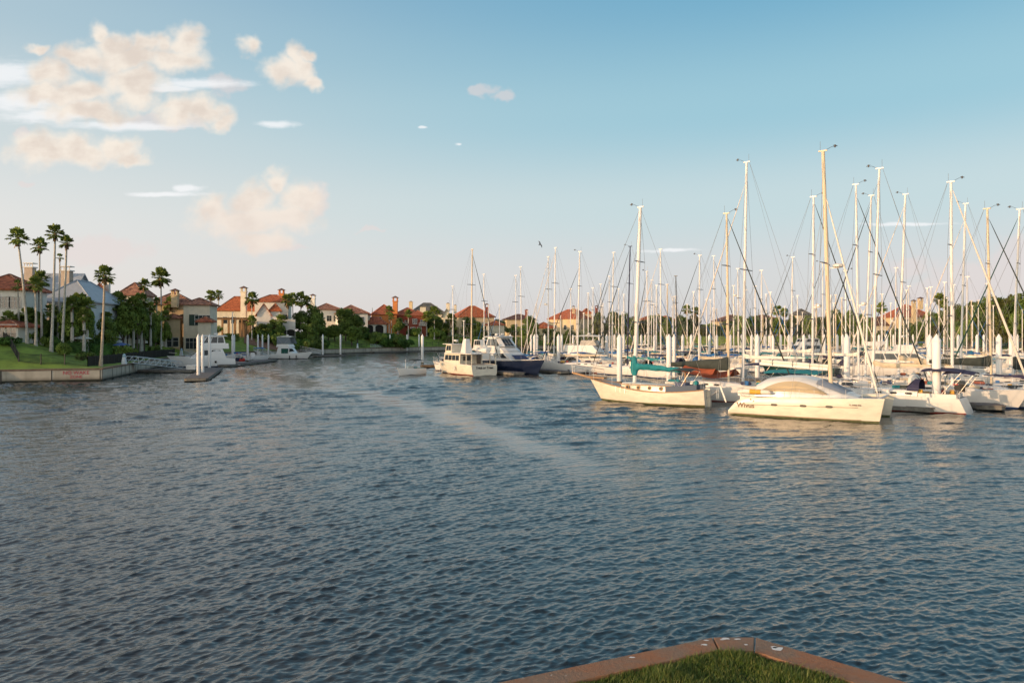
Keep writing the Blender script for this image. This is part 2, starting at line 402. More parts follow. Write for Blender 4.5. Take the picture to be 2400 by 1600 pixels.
def ground(x, y):
    a = np.array([float(x)]); b = np.array([float(y)]); s, _, _ = shore_dist(a, b)
    return float(prof(np.maximum(s, 0), a)[0])
def build_land():
    st = 1.5
    xs = np.arange(-250, 330, st); ys = np.arange(-80, 470, st)
    Xg, Yg = np.meshgrid(xs, ys); s, nx, ny = shore_dist(Xg, Yg)
    Z = prof(np.maximum(s, 0), Xg) + 0.07 * np.sin(Xg * .5) * np.sin(Yg * .37)* np.clip(s/4, 0, 1)
    snap = (s < 0.8) & (s > -st * 1.6)
    Xg = np.where(snap, nx, Xg); Yg = np.where(snap, ny, Yg); Z = np.where(snap, WALL_H - 0.06, Z)
    ok = s > -st * 1.6; idx = np.arange(Xg.size).reshape(Xg.shape)
    cell = ok[:-1, :-1] & ok[:-1, 1:] & ok[1:, 1:] & ok[1:, :-1]
    pos = s > 0.8
    cell &= (pos[:-1, :-1] | pos[:-1, 1:] | pos[1:, 1:] | pos[1:, :-1])
    Q = np.stack([idx[:-1, :-1], idx[:-1, 1:], idx[1:, 1:], idx[1:, :-1]], -1)[cell]
    V = np.stack([Xg, Yg, Z], -1).reshape(-1, 3)
    used = np.unique(Q); rm = np.full(V.shape[0], -1); rm[used] = np.arange(len(used))
    grass = mat('lawn_grass', (0.11, 0.19, 0.02), 0.9, var=0.35, vs=0.35, bump=0.05, bs=6, col2=(0.21, 0.32, 0.035))
    o = mesh_np('lawn', V[used], rm[Q], grass, smooth_=True); tag(o, kind='structure')
    b = MB(); z = 5.0
    b.add([(-4000, 466, 6.4), (4000, 466, 6.4), (4000, 6000, 9), (-4000, 6000, 9)], [(0, 1, 2, 3)])
    tag(b.build('ground', mat('far_ground', (0.05, 0.08, 0.03), 0.95, var=0.3, vs=0.02)), kind='structure')
build_land()

def concrete(name, c, stain=(0.10, 0.085, 0.06)):
    m = bpy.data.materials.new(name); m.use_nodes = True; t = m.node_tree; b = t.nodes['Principled BSDF']; b.inputs['Roughness'].default_value = 0.85
    tc = N(t, 'ShaderNodeTexCoord'); sp = N(t, 'ShaderNodeSeparateXYZ'); t.links.new(tc.outputs['Object'], sp.inputs[0])
    def nz(sc, st, det=5):
        n = N(t, 'ShaderNodeTexNoise'); t.links.new(vmath(t, 'MULTIPLY', tc.outputs['Object'], st), n.inputs['Vector']); n.inputs['Scale'].default_value = sc; n.inputs['Detail'].default_value = det; return n.outputs['Fac']
    col = mixc(t, smooth(t, nz(0.8, (1, 1, 1)), 0.3, 0.75), tuple(x * 0.78 for x in c), c)
    drip = smooth(t, nz(0.9, (1, 1, 0.12), 6), 0.52, 0.75)
    col = mixc(t, mathn(t, 'MULTIPLY', drip, 0.5), col, stain)
    tide = smooth(t, mathn(t, 'ADD', sp.outputs[2], mathn(t, 'MULTIPLY', nz(1.5, (1, 1, 1)), 0.35)), 0.95, 0.25)
    col = mixc(t, mathn(t, 'MULTIPLY', tide, 0.75), col, stain)
    alg = smooth(t, sp.outputs[2], 0.30, 0.14); col = mixc(t, alg, col, (0.018, 0.02, 0.012))
    t.links.new(col, b.inputs['Base Color']); return m
CONC = concrete('seawall_concrete', (0.50, 0.46, 0.38))
CAPM = mat('seawall_cap', (0.17, 0.12, 0.085), 0.9, var=0.3, vs=2.0)
def seawall():
    root = thing('seawall', 'long pale concrete seawall with dark joints edging the far lawns', 'seawall')
    w = MB(); c = MB(); j = w
    P = [Vector((a, b)) for a, b in SHORE]
    nr = []
    for i in range(len(P)):
        d0 = (P[i] - P[i-1]).normalized() if i else (P[1] - P[0]).normalized(); d1 = (P[i+1] - P[i]).normalized() if i < len(P) - 1 else d0
        n0 = Vector((-d0.y, d0.x)); n1 = Vector((-d1.y, d1.x)); m = (n0 + n1); m = m / max(0.5, m.dot(n0)) if m.length > .01 else n0
        nr.append(m)
    for i in range(len(P) - 1):
        a, b = P[i], P[i+1]; na, nb = nr[i], nr[i+1]
        def strip(mb, lo, hi, z0, z1):
            q = [a - na*lo, b - nb*lo, b + nb*hi, a + na*hi]
            vs = [(p.x, p.y, z) for z in (z0, z1) for p in q]
            mb.add(vs, [(0, 1, 5, 4), (1, 2, 6, 5), (2, 3, 7, 6), (3, 0, 4, 7), (4, 5, 6, 7)])
        strip(w, 0.25, 0.12, -1.0, WALL_H - 0.16); strip(c, 0.32, 0.30, WALL_H - 0.16, WALL_H + 0.04)
        L = (b - a).length; n = max(1, int(L / 4.0)); d = (b - a).normalized(); nn = Vector((-d.y, d.x))
        for k in range(n + 1):
            p = a + d * (k * L / n) - nn * 0.255
            j.box((p.x, p.y, 0.72), (0.09, 0.03, 1.42), 1, rz=math.atan2(d.y, d.x))
    w.build('wall_face', [CONC, mat('joint_dark', (0.05, 0.045, 0.04), 0.9)], root); c.build('wall_cap', CAPM, root)
    red = mat('faded_red_paint', (0.42, 0.10, 0.11), 0.8)
    x = WX(190, 95.2); y = 91.2 + (x + 63) / 9.9 * 4.2 - 0.29
    a = math.atan2(4.2, 9.9)
    lettering('NO WAKE', 0.62, red, root, (x, y, 1.08), (R(90), 0, a)); lettering('ZONE', 0.5, red, root, (x, y, 0.58), (R(90), 0, a))
seawall()

# ------------------------------------------------------------------ foreground corner of the quay
def near_corner():
    z = 1.1
    def P(px, py): d = dep(py, z); return Vector((WX(px, d), d))
    o0, o1, o2, o3 = P(1120, 1608), P(1670, 1492), P(1770, 1492), P(2160, 1608)
    i1, i2 = P(1684, 1521), P(1768, 1525); i0 = P(1300, 1608); i3 = P(2010, 1600)
    e = 6.0
    oL = o1 + (o0 - o1) * e; iL = i1 + (o0 - o1).normalized() * (o0 - o1).length * e
    oR = o2 + (o3 - o2) * e; iR = i2 + (o3 - o2).normalized() * (o3 - o2).length * e
    red = None
    m = bpy.data.materials.new('rusty_coping'); m.use_nodes = True; t = m.node_tree; b = t.nodes['Principled BSDF']; b.inputs['Roughness'].default_value = 0.85
    tc = N(t, 'ShaderNodeTexCoord')
    def nz(sc, det=6, off=(0, 0, 0)):
        n = N(t, 'ShaderNodeTexNoise'); t.links.new(vmath(t, 'ADD', tc.outputs['Object'], off), n.inputs['Vector']); n.inputs['Scale'].default_value = sc; n.inputs['Detail'].default_value = det; n.inputs['Roughness'].default_value = 0.7; return n.outputs['Fac']
    col = mixc(t, smooth(t, nz(1.3), 0.35, 0.62), (0.33, 0.14, 0.065), (0.24, 0.16, 0.11))
    col = mixc(t, mathn(t, 'MULTIPLY', smooth(t, nz(14), 0.45, 0.7), 0.35), col, (0.32, 0.22, 0.15))
    col = mixc(t, smooth(t, nz(5, 5, (4, 2, 0)), 0.66, 0.70), col, (0.62, 0.58, 0.54))
    t.links.new(col, b.inputs['Base Color'])
    bn = N(t, 'ShaderNodeBump'); bn.inputs['Distance'].default_value = 0.03; t.links.new(nz(18, 9), bn.inputs['Height']); t.links.new(bn.outputs[0], b.inputs['Normal'])
    root = thing('quay_wall', 'rust-stained concrete quay coping with white splashes around the foreground grass corner', 'wall')
    g = 0.012
    for k, (a, b_, c, d) in enumerate(((oL, o1, i1, iL), (o1, o2, i2, i1), (o2, oR, iR, i2))):
        mb = MB(); u = (b_ - a).normalized() * g; u2 = (c - d).normalized() * g
        q = [a + (u if k else u*0), b_ - u, c - u2, d + (u2 if k else u2*0)]
        vs = [(p.x, p.y, zz) for zz in (z - 0.22, z) for p in q]
        mb.add(vs, [(0, 1, 5, 4), (1, 2, 6, 5), (2, 3, 7, 6), (3, 0, 4, 7), (4, 5, 6, 7)])
        ob = mb.build('coping_slab', m, root)
        bv = ob.modifiers.new('bevel', 'BEVEL'); bv.width = 0.012; bv.segments = 2
    mb = MB(); ins = 0.05
    q = [oL + Vector((0.0, -ins)), o1 + Vector((0.02, -ins)), o2 + Vector((-0.02, -ins)), oR + Vector((0, -ins)), Vector((oR.x, -30)), Vector((oL.x, -30))]
    mb.prism([(p.x, p.y) for p in q], -1.5, z - 0.222, axis=2)
    mb.build('wall_face', CONC, root)
    # bird droppings
    wh = mat('dropping_white', (0.75, 0.73, 0.70), 0.8)
    for (px, py, r) in ((1700, 1496, .05), (1692, 1498, .03), (1728, 1497, .035), (1655, 1500, .03), (1652, 1510, .04), (1822, 1519, .085), (1815, 1516, .04), (1482, 1540, .035), (1748, 1510, .025)):
        p = P(px, py); mb = MB(); n = 9
        ring = [(p.x + 1.5 * r * rnd.uniform(.55, 1.15) * math.cos(6.283 * k / n), p.y + r * rnd.uniform(.5, 1.1) * math.sin(6.283 * k / n), z + 0.004) for k in range(n)]
        mb.add(ring, [tuple(range(n))]); o = mb.build('bird_dropping', wh, root)
    # soil sheet and grass blades
    s = MB(); q = [iL, i1, i2, iR, Vector((iR.x, -30)), Vector((iL.x, -30))]
    s.add([(p.x, p.y, z - 0.07) for p in q], [(0, 5, 4, 3, 2, 1)][:1])
    so = s.build('lawn', mat('soil_under_grass', (0.03, 0.05, 0.012), 0.95, var=0.4, vs=3)); tag(so, kind='structure')
    rng = np.random.default_rng(3)
    n = 150000
    xs = rng.uniform(-1.2, 8.0, n); ys = rng.uniform(8.6, 12.2, n)
    def side(a, b_, x, y): return (b_.x-a.x)*(y-a.y) - (b_.y-a.y)*(x-a.x)
    keep = (side(iL, i1, xs, ys) < 0.0) & (side(i1, i2, xs, ys) < 0.0) & (side(i2, iR, xs, ys) < 0.0)
    # tufts lean over the coping here and there
    xs, ys = xs[keep], ys[keep]; n = len(xs)
    cl = np.sin(xs*3.1+1)*np.sin(ys*4.3) + np.sin(xs*7.7)*np.sin(ys*6.1+2)*0.6
    h = 0.075 * (1 + 0.5 * cl) * rng.uniform(0.55, 1.4, n); w = rng.uniform(0.003, 0.006, n)
    tall = rng.random(n) < 0.004; h = np.where(tall, h * 2.2, h)
    th = rng.uniform(0, 6.283, n); ln = rng.uniform(0.1, 0.8, n) * h; tl = rng.uniform(0, 6.283, n)
    bx, by = np.cos(th) * w, np.sin(th) * w; lx, ly = np.cos(tl) * ln, np.sin(tl) * ln
    z0 = np.full(n, z - 0.07)
    A = np.stack([xs-bx, ys-by, z0], -1); B = np.stack([xs+bx, ys+by, z0], -1)
    C = np.stack([xs+bx*.7+lx*.4, ys+by*.7+ly*.4, z0+h*.6], -1); D = np.stack([xs-bx*.7+lx*.4, ys-by*.7+ly*.4, z0+h*.6], -1)
    E = np.stack([xs+lx+bx*.1, ys+ly+by*.1, z0+h], -1); G = np.stack([xs+lx-bx*.1, ys+ly-by*.1, z0+h], -1)
    V = np.stack([A, B, C, D, E, G], 1).reshape(-1, 3); base = np.arange(n) * 6
    Q = np.concatenate([np.stack([base, base+1, base+2, base+3], -1), np.stack([base+3, base+2, base+4, base+5], -1)])
    mi = np.tile(rng.integers(0, 3, n), 2)
    ms = [mat('grass_blade_deep', (0.04, 0.085, 0.012), 0.6), mat('grass_blade_mid', (0.085, 0.145, 0.016), 0.6), mat('grass_blade_dry', (0.17, 0.19, 0.045), 0.6)]
    o = mesh_np('grass', V, Q, ms, matidx=mi); tag(o, 'short green grass with a few dry blades inside the quay corner', 'grass', kind='stuff')
near_corner()

# ------------------------------------------------------------------ vegetation
def leafmat(name, c, c2, rand=0.2):
    return mat(name, c, 0.65, vs=0.9, var=0.2, col2=c2, rand=rand, spec=0.25)
LEAF_D = leafmat('leaf_dark', (0.06, 0.105, 0.02), (0.16, 0.23, 0.045))
LEAF_M = leafmat('leaf_mid', (0.10, 0.17, 0.028), (0.22, 0.30, 0.055))
LEAF_H = leafmat('leaf_hedge', (0.035, 0.09, 0.015), (0.08, 0.17, 0.03), 0.15)
LEAF_W = leafmat('leaf_olive', (0.06, 0.075, 0.02), (0.13, 0.13, 0.035))
BARK = mat('bark_brown', (0.13, 0.10, 0.075), 0.9, var=0.35, vs=3)
PBARK = mat('palm_bark_grey', (0.46, 0.43, 0.38), 0.9, var=0.3, vs=2.0, stretch=(1, 1, 5), bump=0.03, bs=8)
PBARK_LIT = mat('palm_bark_sunlit', (0.44, 0.36, 0.27), 0.9, var=0.25, vs=2.0, stretch=(1, 1, 5))  # bark with the evening sun's orange mixed into its colour
PLEAF = leafmat('palm_leaf', (0.08, 0.14, 0.025), (0.23, 0.28, 0.06))
PDEAD = mat('palm_skirt', (0.20, 0.13, 0.06), 0.9, var=0.3, vs=3)
def leaf_cloud(rng, n, blobs, size, flat=0.0):
    """leaf quads scattered through overlapping lobes"""
    bl = np.array(blobs, float); wgt = bl[:, 3] ** 2 ; wgt /= wgt.sum()
    k = rng.choice(len(bl), n, p=wgt); c = bl[k]
    d = rng.normal(size=(n, 3)); d /= np.linalg.norm(d, axis=1)[:, None]
    r = c[:, 3] * rng.uniform(0.45, 1.08, n) ** 0.6
    p = c[:, :3] + d * r[:, None] * np.array([1, 1, 0.8])
    nrm = d + rng.normal(size=(n, 3)) * 0.65; nrm /= np.linalg.norm(nrm, axis=1)[:, None]
    a = np.cross(nrm, rng.normal(size=(n, 3))); a /= np.linalg.norm(a, axis=1)[:, None] + 1e-9; b = np.cross(nrm, a)
    s = size * rng.uniform(0.55, 1.3, n)[:, None]; a = a * s; b = b * s * 0.6
    V = np.stack([p - a, p + b, p + a, p - b], 1).reshape(-1, 3)
    Q = np.arange(4 * n).reshape(-1, 4); return V, Q
TREE_MESH = {}
def tree_proto(kind, v):
    key = (kind, v)
    if key in TREE_MESH: return TREE_MESH[key]
    rng = np.random.default_rng(100 + hash(kind) % 1 + v * 7 + len(kind)); rr = random.Random(v * 13 + len(kind))
    if kind == 'broad':      # unit: crown radius 1 wide, height 2 (0..2)
        blobs = []
        for i in range(20):
            th = rr.uniform(0, 6.28); q = rr.uniform(0.1, 0.72); zz = rr.uniform(0.75, 1.75); q *= 1.0 if zz < 1.4 else 0.6
            blobs.append((q*math.cos(th), q*math.sin(th), zz, rr.uniform(0.2, 0.42)))
        V, Q = leaf_cloud(rng, 5200, blobs, 0.062); mats = [LEAF_D]
        tr = MB(); tr.tube([(0, 0, -0.05), (0.03, 0, 0.4), (0.0, 0.02, 0.8)], [0.085, 0.06, 0.045], 8)
        for b in blobs[:9]: tr.tube([(0, 0, 0.5), (b[0]*.5, b[1]*.5, b[2]*.75), (b[0], b[1], b[2])], [0.045, 0.025, 0.01], 5)
    elif kind == 'bush':
        blobs = [(rr.uniform(-.65, .65), rr.uniform(-.65, .65), rr.uniform(0.25, 0.75), rr.uniform(.25, .4)) for _ in range(12)]
        V, Q = leaf_cloud(rng, 2200, blobs, 0.085)
        tr = MB()
        for b in blobs[:5]: tr.tube([(b[0]*.2, b[1]*.2, -.05), (b[0], b[1], b[2])], [0.04, 0.015], 5)
    elif kind == 'cypress':
        blobs = [(rr.uniform(-.1, .1), rr.uniform(-.1, .1), 0.15 + i * 0.19, 0.30 * (1 - i / 11) + .05) for i in range(10)]
        V, Q = leaf_cloud(rng, 2000, blobs, 0.05); tr = MB(); tr.tube([(0, 0, -.05), (0, 0, 1.6)], [0.06, 0.02], 6)
    c = mesh_np('crown', V, Q, [LEAF_D]); COL.objects.unlink(c)
    t = tr.mesh('trunk', BARK)
    TREE_MESH[key] = (c.data, t); bpy.data.objects.remove(c)
    return TREE_MESH[key]
_lm = {}
def with_mat(me, m):
    if m is LEAF_D: return me
    k = (me.name, m.name)
    if k not in _lm:
        c = me.copy(); c.materials[0] = m; _lm[k] = c
    return _lm[k]
NT = [0]
def tree(x, y, w, h, label, kind='broad', m=None, cat='tree', group=None, name='tree', z=None, v=None):
    NT[0] += 1; cm, tm = tree_proto(kind, (NT[0] if v is None else v) % 5)
    z = ground(x, y) if z is None else z
    r = thing(name, label, cat, (x, y, z - 0.1), rnd.uniform(0, 6.28), group)
    c = bpy.data.objects.new('crown' if kind != 'bush' else 'foliage', with_mat(cm, m or LEAF_D)); COL.objects.link(c); c.parent = r
    t = bpy.data.objects.new('trunk' if kind != 'bush' else 'stem', tm); COL.objects.link(t); t.parent = r
    zz = 2.15 if kind == 'broad' else (1.1 if kind == 'bush' else 2.05)
    for o in (c, t): o.scale = (w / 2, w / 2, h / zz)
    return r
def fan_crown(seed, nf=34, ln=1.35, skirt=True, dense=1.0, feather=False):
    """crown of a fan palm: petioles that each carry a fan of narrow drooping blades"""
    rr = random.Random(seed); mb = MB()
    for i in range(nf):
        az = i * 2.39996 + rr.uniform(-.3, .3); e = R(rr.uniform(-38, 72) if i > 4 else rr.uniform(55, 85))
        Lp = ln * rr.uniform(.48, .62); d = Vector((math.cos(az)*math.cos(e), math.sin(az)*math.cos(e), math.sin(e)))
        p0 = Vector((0, 0, 0)) + d * 0.08; p1 = d * Lp - Vector((0, 0, 0.06 * ln))
        mb.tube([p0, (p0+p1)*.5 + Vector((0, 0, .03)), p1], [0.02, 0.016, 0.012], 4, 0)
        side = d.cross(Vector((0, 0, 1)))
        side = side.normalized() if side.length > .05 else Vector((1, 0, 0)); up = side.cross(d).normalized()
        nb = 13
        for k in range(nb):
            a = R(-105 + 210 * k / (nb - 1)); bl = ln * rr.uniform(.40, .52) * (1 - 0.25 * abs(a) / R(105))
            v = (d * math.cos(a) + side * math.sin(a)).normalized(); w = up.cross(v).normalized() * (0.075 * ln * dense)
            m1 = p1 + v * bl * .6; q = p1 + v * bl + Vector((0, 0, -bl * rr.uniform(.12, .38)))
            mb.add([p1, m1 - w, q, m1 + w], [(0, 1, 2, 3)], 1)
    if skirt:
        for i in range(26):
            az = rr.uniform(0, 6.28); q = Vector((math.cos(az), math.sin(az), 0)); z0 = rr.uniform(-.5, 0.05)
            a = q * .12 + Vector((0, 0, z0)); b = q * rr.uniform(.22, .42) * ln * .7 + Vector((0, 0, z0 - rr.uniform(.4, .8) * ln * .6)); w = Vector((-q.y, q.x, 0)) * .09
            mb.add([a - w*.4, b - w, b + w, a + w*.4], [(0, 1, 2, 3)], 2)
    return mb.mesh('crown', [PLEAF, PLEAF, PDEAD])
PALM = {}
def dmap(px, d):
    return d * float(np.interp(px, [345, 440, 700, 900, 1180, 1240], [1.0, 1.24, 1.22, 1.15, 1.08, 1.0])) if px > 340 else d
def palm(px, base_y, top_y, d, cw, label, lean=0.0, bend=0.0, rt=0.17, m=PBARK, top_px=None, skirt=True, group='palms on the far lawns', nf=34, z=None, name='palm_tree'):
    """trunk from the ground at px to a crown centred at row top_y; cw = crown width in photo pixels"""
    d = dmap(px, d); x = WX(px, d); z0 = ground(x, d) if z is None else z
    zt = ZA(top_y, d); xt = WX(top_px if top_px is not None else px + lean, d) - x
    r = thing(name, label, 'palm tree', (x, d, z0 - 0.15), 0, group)
    h = zt - z0 + .15; mb = MB(); n = 9; pts = []; rs = []
    for i in range(n):
        t = i / (n - 1); pts.append((xt * (t if bend == 0 else t ** (1 + bend)), 0.15 * math.sin(t * 3), h * t)); rs.append(rt * (1.35 - .6 * t ** .5) * (1.25 if i == 0 else 1))
    mb.tube(pts, rs, 10); mb.build('trunk', m, r, True)
    key = (skirt, int(px) % 4, nf)
    if key not in PALM: PALM[key] = fan_crown(int(px) % 4 * 5 + (1 if skirt else 0), nf, 1.0, skirt)
    c = bpy.data.objects.new('crown', PALM[key]); COL.objects.link(c); c.parent = r; c.location = pts[-1]
    s = 1.02 * cw * d / F / 2; c.scale = (s, s, s * 1.15); c.rotation_euler.z = px
    return r
def hedge(x0, y0, x1, y1, w, h, label, m=None, z=None, name='hedge'):
    x, y = (x0 + x1) / 2, (y0 + y1) / 2; L = math.hypot(x1-x0, y1-y0); z = ground(x, y) - 0.1 if z is None else z
    rng = np.random.default_rng(int(abs(x0 * 7 + y0))); n = int(min(9000, (L * h * 2 + L * w) * 42))
    P = rng.uniform(-.5, .5, (n, 3)); ax = rng.integers(0, 3, n); sg = rng.choice([-.5, .5], n)
    P[np.arange(n), ax] = sg; keep = ~((ax == 2) & (sg < 0)); P = P[keep]; ax = ax[keep]; sg = sg[keep]; n = len(P)
    nr = np.zeros((n, 3)); nr[np.arange(n), ax] = np.sign(sg)
    P = P * np.array([L, w, h]) + rng.normal(size=(n, 3)) * 0.07 + np.array([0, 0, h/2])
    nr = nr + rng.normal(size=(n, 3)) * .6; nr /= np.linalg.norm(nr, axis=1)[:, None]
    a = np.cross(nr, rng.normal(size=(n, 3))); a /= np.linalg.norm(a, axis=1)[:, None]; b = np.cross(nr, a)
    s = 0.13 * rng.uniform(.6, 1.3, n)[:, None]; a *= s; b *= s * .6
    V = np.stack([P-a, P+b, P+a, P-b], 1).reshape(-1, 3); Q = np.arange(4*n).reshape(-1, 4)
    k = 0.42; c = np.array([(sx*L*k, sy*w*k, sz) for sz in (0, h*.93) for sx, sy in ((-1, -1), (1, -1), (1, 1), (-1, 1))])
    o4 = len(V); Q = np.concatenate([Q, np.array([(0,1,5,4),(1,2,6,5),(2,3,7,6),(3,0,4,7),(4,5,6,7)]) + o4]); V = np.concatenate([V, c])
    o = mesh_np(name, V, Q, [m or LEAF_H]); o.location = (x, y, z); o.rotation_euler.z = math.atan2(y1-y0, x1-x0)
    return tag(o, label, 'hedge')
# ------------------------------------------------------------------ houses
def tiles(name, c, c2):
    return mat(name, c, 0.85, vs=1.6, var=0.35, col2=c2, bump=0.04, bs=5)
RT = tiles('clay_tiles', (0.24, 0.065, 0.035), (0.50, 0.15, 0.07))
RT2 = tiles('mottled_clay_tiles', (0.17, 0.07, 0.05), (0.46, 0.22, 0.14))
RT3 = tiles('bright_clay_tiles', (0.36, 0.085, 0.03), (0.56, 0.16, 0.06))
RB = tiles('brown_tiles', (0.10, 0.055, 0.045), (0.18, 0.09, 0.07))
RG = tiles('grey_slates', (0.10, 0.10, 0.10), (0.17, 0.165, 0.15))
RM = mat('blue_metal_roof', (0.34, 0.38, 0.43), 0.45, var=0.08, vs=1)
WC = mat('cream_stucco', (0.70, 0.62, 0.49), 0.9, var=0.10, vs=0.6)
WT = mat('tan_stucco', (0.62, 0.48, 0.30), 0.9, var=0.10, vs=0.6)
WW = mat('white_stucco', (0.80, 0.75, 0.68), 0.9, var=0.08, vs=0.6)
WO = mat('orange_stucco', (0.56, 0.20, 0.06), 0.9, var=0.12, vs=0.6)
WR = mat('red_brick', (0.26, 0.065, 0.04), 0.9, var=0.2, vs=2)
WP = mat('pale_siding', (0.55, 0.58, 0.60), 0.7, var=0.06, vs=1)
WSH = mat('grey_beige_stucco', (0.44, 0.36, 0.29), 0.9, var=0.1, vs=1)
TRIM = mat('white_trim', (0.66, 0.63, 0.58), 0.7)
GLASS = mat('window_glass', (0.03, 0.04, 0.05), 0.08, spec=0.9)
DARK = mat('loggia_shade', (0.025, 0.022, 0.02), 0.9)  # dark sheet filling open loggia arches in place of their shade
GREEN = mat('green_shutter', (0.02, 0.05, 0.035), 0.6)
def house(name, label, roofm, wallm, blocks, chimneys=(), group=None, cat='house', base=None):
    """blocks: (px_left_end or None, px_corner, px_right_end, d, eave_y, ridge_y, windows, yaw, opts); windows ('f'|'l', u, v, w, h, style)"""
    blocks = [(b[0], b[1], b[2], b[3] * dmap(blocks[0][1], 1.0)) + tuple(b[4:]) for b in blocks]; chimneys = [(c[0], c[1], c[2], c[3] * dmap(blocks[0][1], 1.0)) + tuple(c[4:]) for c in chimneys]
    b0 = blocks[0]; x0 = WX(b0[1], b0[3]); gz = min(ground(WX(b[1], b[3]), b[3]) for b in blocks) if base is None else base
    root = thing(name, label, cat, (x0, b0[3], gz), 0, group)
    for (pl, pc, pr, d, ye, yr, wins, yaw, op) in blocks:
        th = R(yaw); c, s = math.cos(th), math.sin(th); xc = WX(pc, d); kr = (pr - 1200) / F
        L = (kr * d - xc) / (c - kr * s)
        if pl is None: D = op.get('D', 9.0)
        else:
            kl = (pl - 1200) / F; den = s + kl * c; D = (xc - kl * d) / den if den > 0.03 else 10.0; D = min(max(D, 3.0), 16.0)
        D = op.get('D', D)
        zb = ZA(op['yb'], d) - gz if 'yb' in op else -0.6
        h = ZA(ye, d) - gz; rh = max(0.4, (ye - yr) * (d + 0.25 * min(L, D)) / F)
        M = Matrix.Translation((xc - x0, d - b0[3], 0)) @ Matrix.Rotation(th, 4, 'Z')
        wm = op.get('wm', wallm); rm = op.get('rm', roofm)
        w = MB(); w.bb(0, L, 0, D, zb, h)
        o = op.get('o', 0.55); roof = op.get('roof', 'hip')
        if roof == 'gable_f':      # gable faces the front
            w.add([(0, 0, h), (L, 0, h), (L/2, 0, h+rh), (0, D, h), (L, D, h), (L/2, D, h+rh)], [(0, 1, 2), (3, 5, 4)])
        if roof == 'gable_s':
            w.add([(0, 0, h), (0, D, h), (0, D/2, h+rh), (L, 0, h), (L, D, h), (L, D/2, h+rh)], [(0, 2, 1), (3, 4, 5)])
        wo = w.build('wall', wm, root); wo.matrix_local = M
        if roof != 'flat':
            r = MB(); X0, X1, Y0, Y1 = -o, L+o, -o, D+o; z0 = h + 0.02; zt = h + rh + .12; t = 0.22
            base_ = [(X0, Y0, z0), (X1, Y0, z0), (X1, Y1, z0), (X0, Y1, z0)]; low = [(a, b, z0 - t) for a, b, _ in base_]
            if roof == 'hip':
                i = min(X1-X0, Y1-Y0) / 2 * 0.98
                rd = [(X0+i, (Y0+Y1)/2, zt), (X1-i, (Y0+Y1)/2, zt)] if (X1-X0) >= (Y1-Y0) else [((X0+X1)/2, Y0+i, zt), ((X0+X1)/2, Y1-i, zt)]
                vs = base_ + rd + low
                if (X1-X0) >= (Y1-Y0): fs = [(0, 1, 5, 4), (1, 2, 5), (2, 3, 4, 5), (3, 0, 4)]
                else: fs = [(0, 1, 4), (1, 2, 5, 4), (2, 3, 5), (3, 0, 4, 5)]
                fs += [(6, 7, 1, 0), (7, 8, 2, 1), (8, 9, 3, 2), (9, 6, 0, 3), (9, 8, 7, 6)]
                r.add(vs, fs)
                # ridge and hip tiles
                for a, b in ([(4, 5)] + ([(0, 4), (3, 4), (1, 5), (2, 5)] if (X1-X0) >= (Y1-Y0) else [(0, 4), (1, 4), (2, 5), (3, 5)])):
                    r.tube([Vector(vs[a]) + Vector((0, 0, .03)), Vector(vs[b]) + Vector((0, 0, .03))], 0.13, 6, 1)
            else:
                if roof == 'gable_f': prof_ = [(X0, h - .02 - (o * rh / (L/2))), (L/2, zt), (X1, h - .02 - (o * rh / (L/2)))]; r.prism(prof_ + [(X1, prof_[2][1] - t), (L/2, zt - t), (X0, prof_[0][1] - t)], Y0, Y1, 1)
                else: k = o * rh / (D/2); r.prism([(Y0, h-.02-k), (D/2, zt), (Y1, h-.02-k), (Y1, h-.02-k-t), (D/2, zt-t), (Y0, h-.02-k-t)], X0, X1, 0)
            ro = r.build('roof', [rm, op.get('ridge', RT2)], root); ro.matrix_local = M
        elif op.get('parapet', 1):
            r = MB()
            for a in ((0-.05, L+.05, -.05, .2), (0-.05, L+.05, D-.2, D+.05), (-.05, .2, .2, D-.2), (L-.2, L+.05, .2, D-.2)): r.bb(a[0], a[1], a[2], a[3], h+.003, h+.28)
            ro = r.build('parapet', TRIM, root); ro.matrix_local = M
        for (face, u, v, ww, hh, st) in wins:
            if face == 'f': MW = M @ Matrix.Translation((u * L, 0, v * h))
            else: MW = M @ Matrix.Translation((0, (1 - u) * D, v * h)) @ Matrix.Rotation(R(-90), 4, 'Z')
            f = MB(); e = .1
            if st in ('arch', 'archdoor', 'loggia'):
                fr = []; n = 10; rr = ww / 2; top = hh - rr * (0.55 if st == 'loggia' else 1.0); ky = (hh - top) / rr
                def arc(k): return [(-rr*k, 0), ] + [(-rr*k*math.cos(math.pi*i/n), top + rr*ky*k*math.sin(math.pi*i/n)) for i in range(n+1)] + [(rr*k, 0)]
                A = arc(1.0); B_ = arc(1 + 2*e/ww)
                nA = len(A)
                f.add([(a, -.07, b) for a, b in A] + [(a, -.07, b) for a, b in B_], [(i, i+1, nA+i+1, nA+i) for i in range(nA-1)])
                fo = f.build('window', TRIM, root); fo.matrix_local = MW
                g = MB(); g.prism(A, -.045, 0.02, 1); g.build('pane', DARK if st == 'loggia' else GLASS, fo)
            else:
                for a in ((-ww/2-e, ww/2+e, hh, hh+e), (-ww/2-e, ww/2+e, -e, 0), (-ww/2-e, -ww/2, 0, hh), (ww/2, ww/2+e, 0, hh)): f.bb(a[0], a[1], -.08, 0.0, a[2], a[3])
                nm = max(0, int(round(ww / 0.9)) - 1)
                for i in range(nm):
                    xx = -ww/2 + (i+1) * ww / (nm+1); f.bb(xx-.035, xx+.035, -.075, -.0, 0, hh)
                if hh > 1.3: f.bb(-ww/2, ww/2, -.072, -.001, hh*.62-.03, hh*.62+.03)
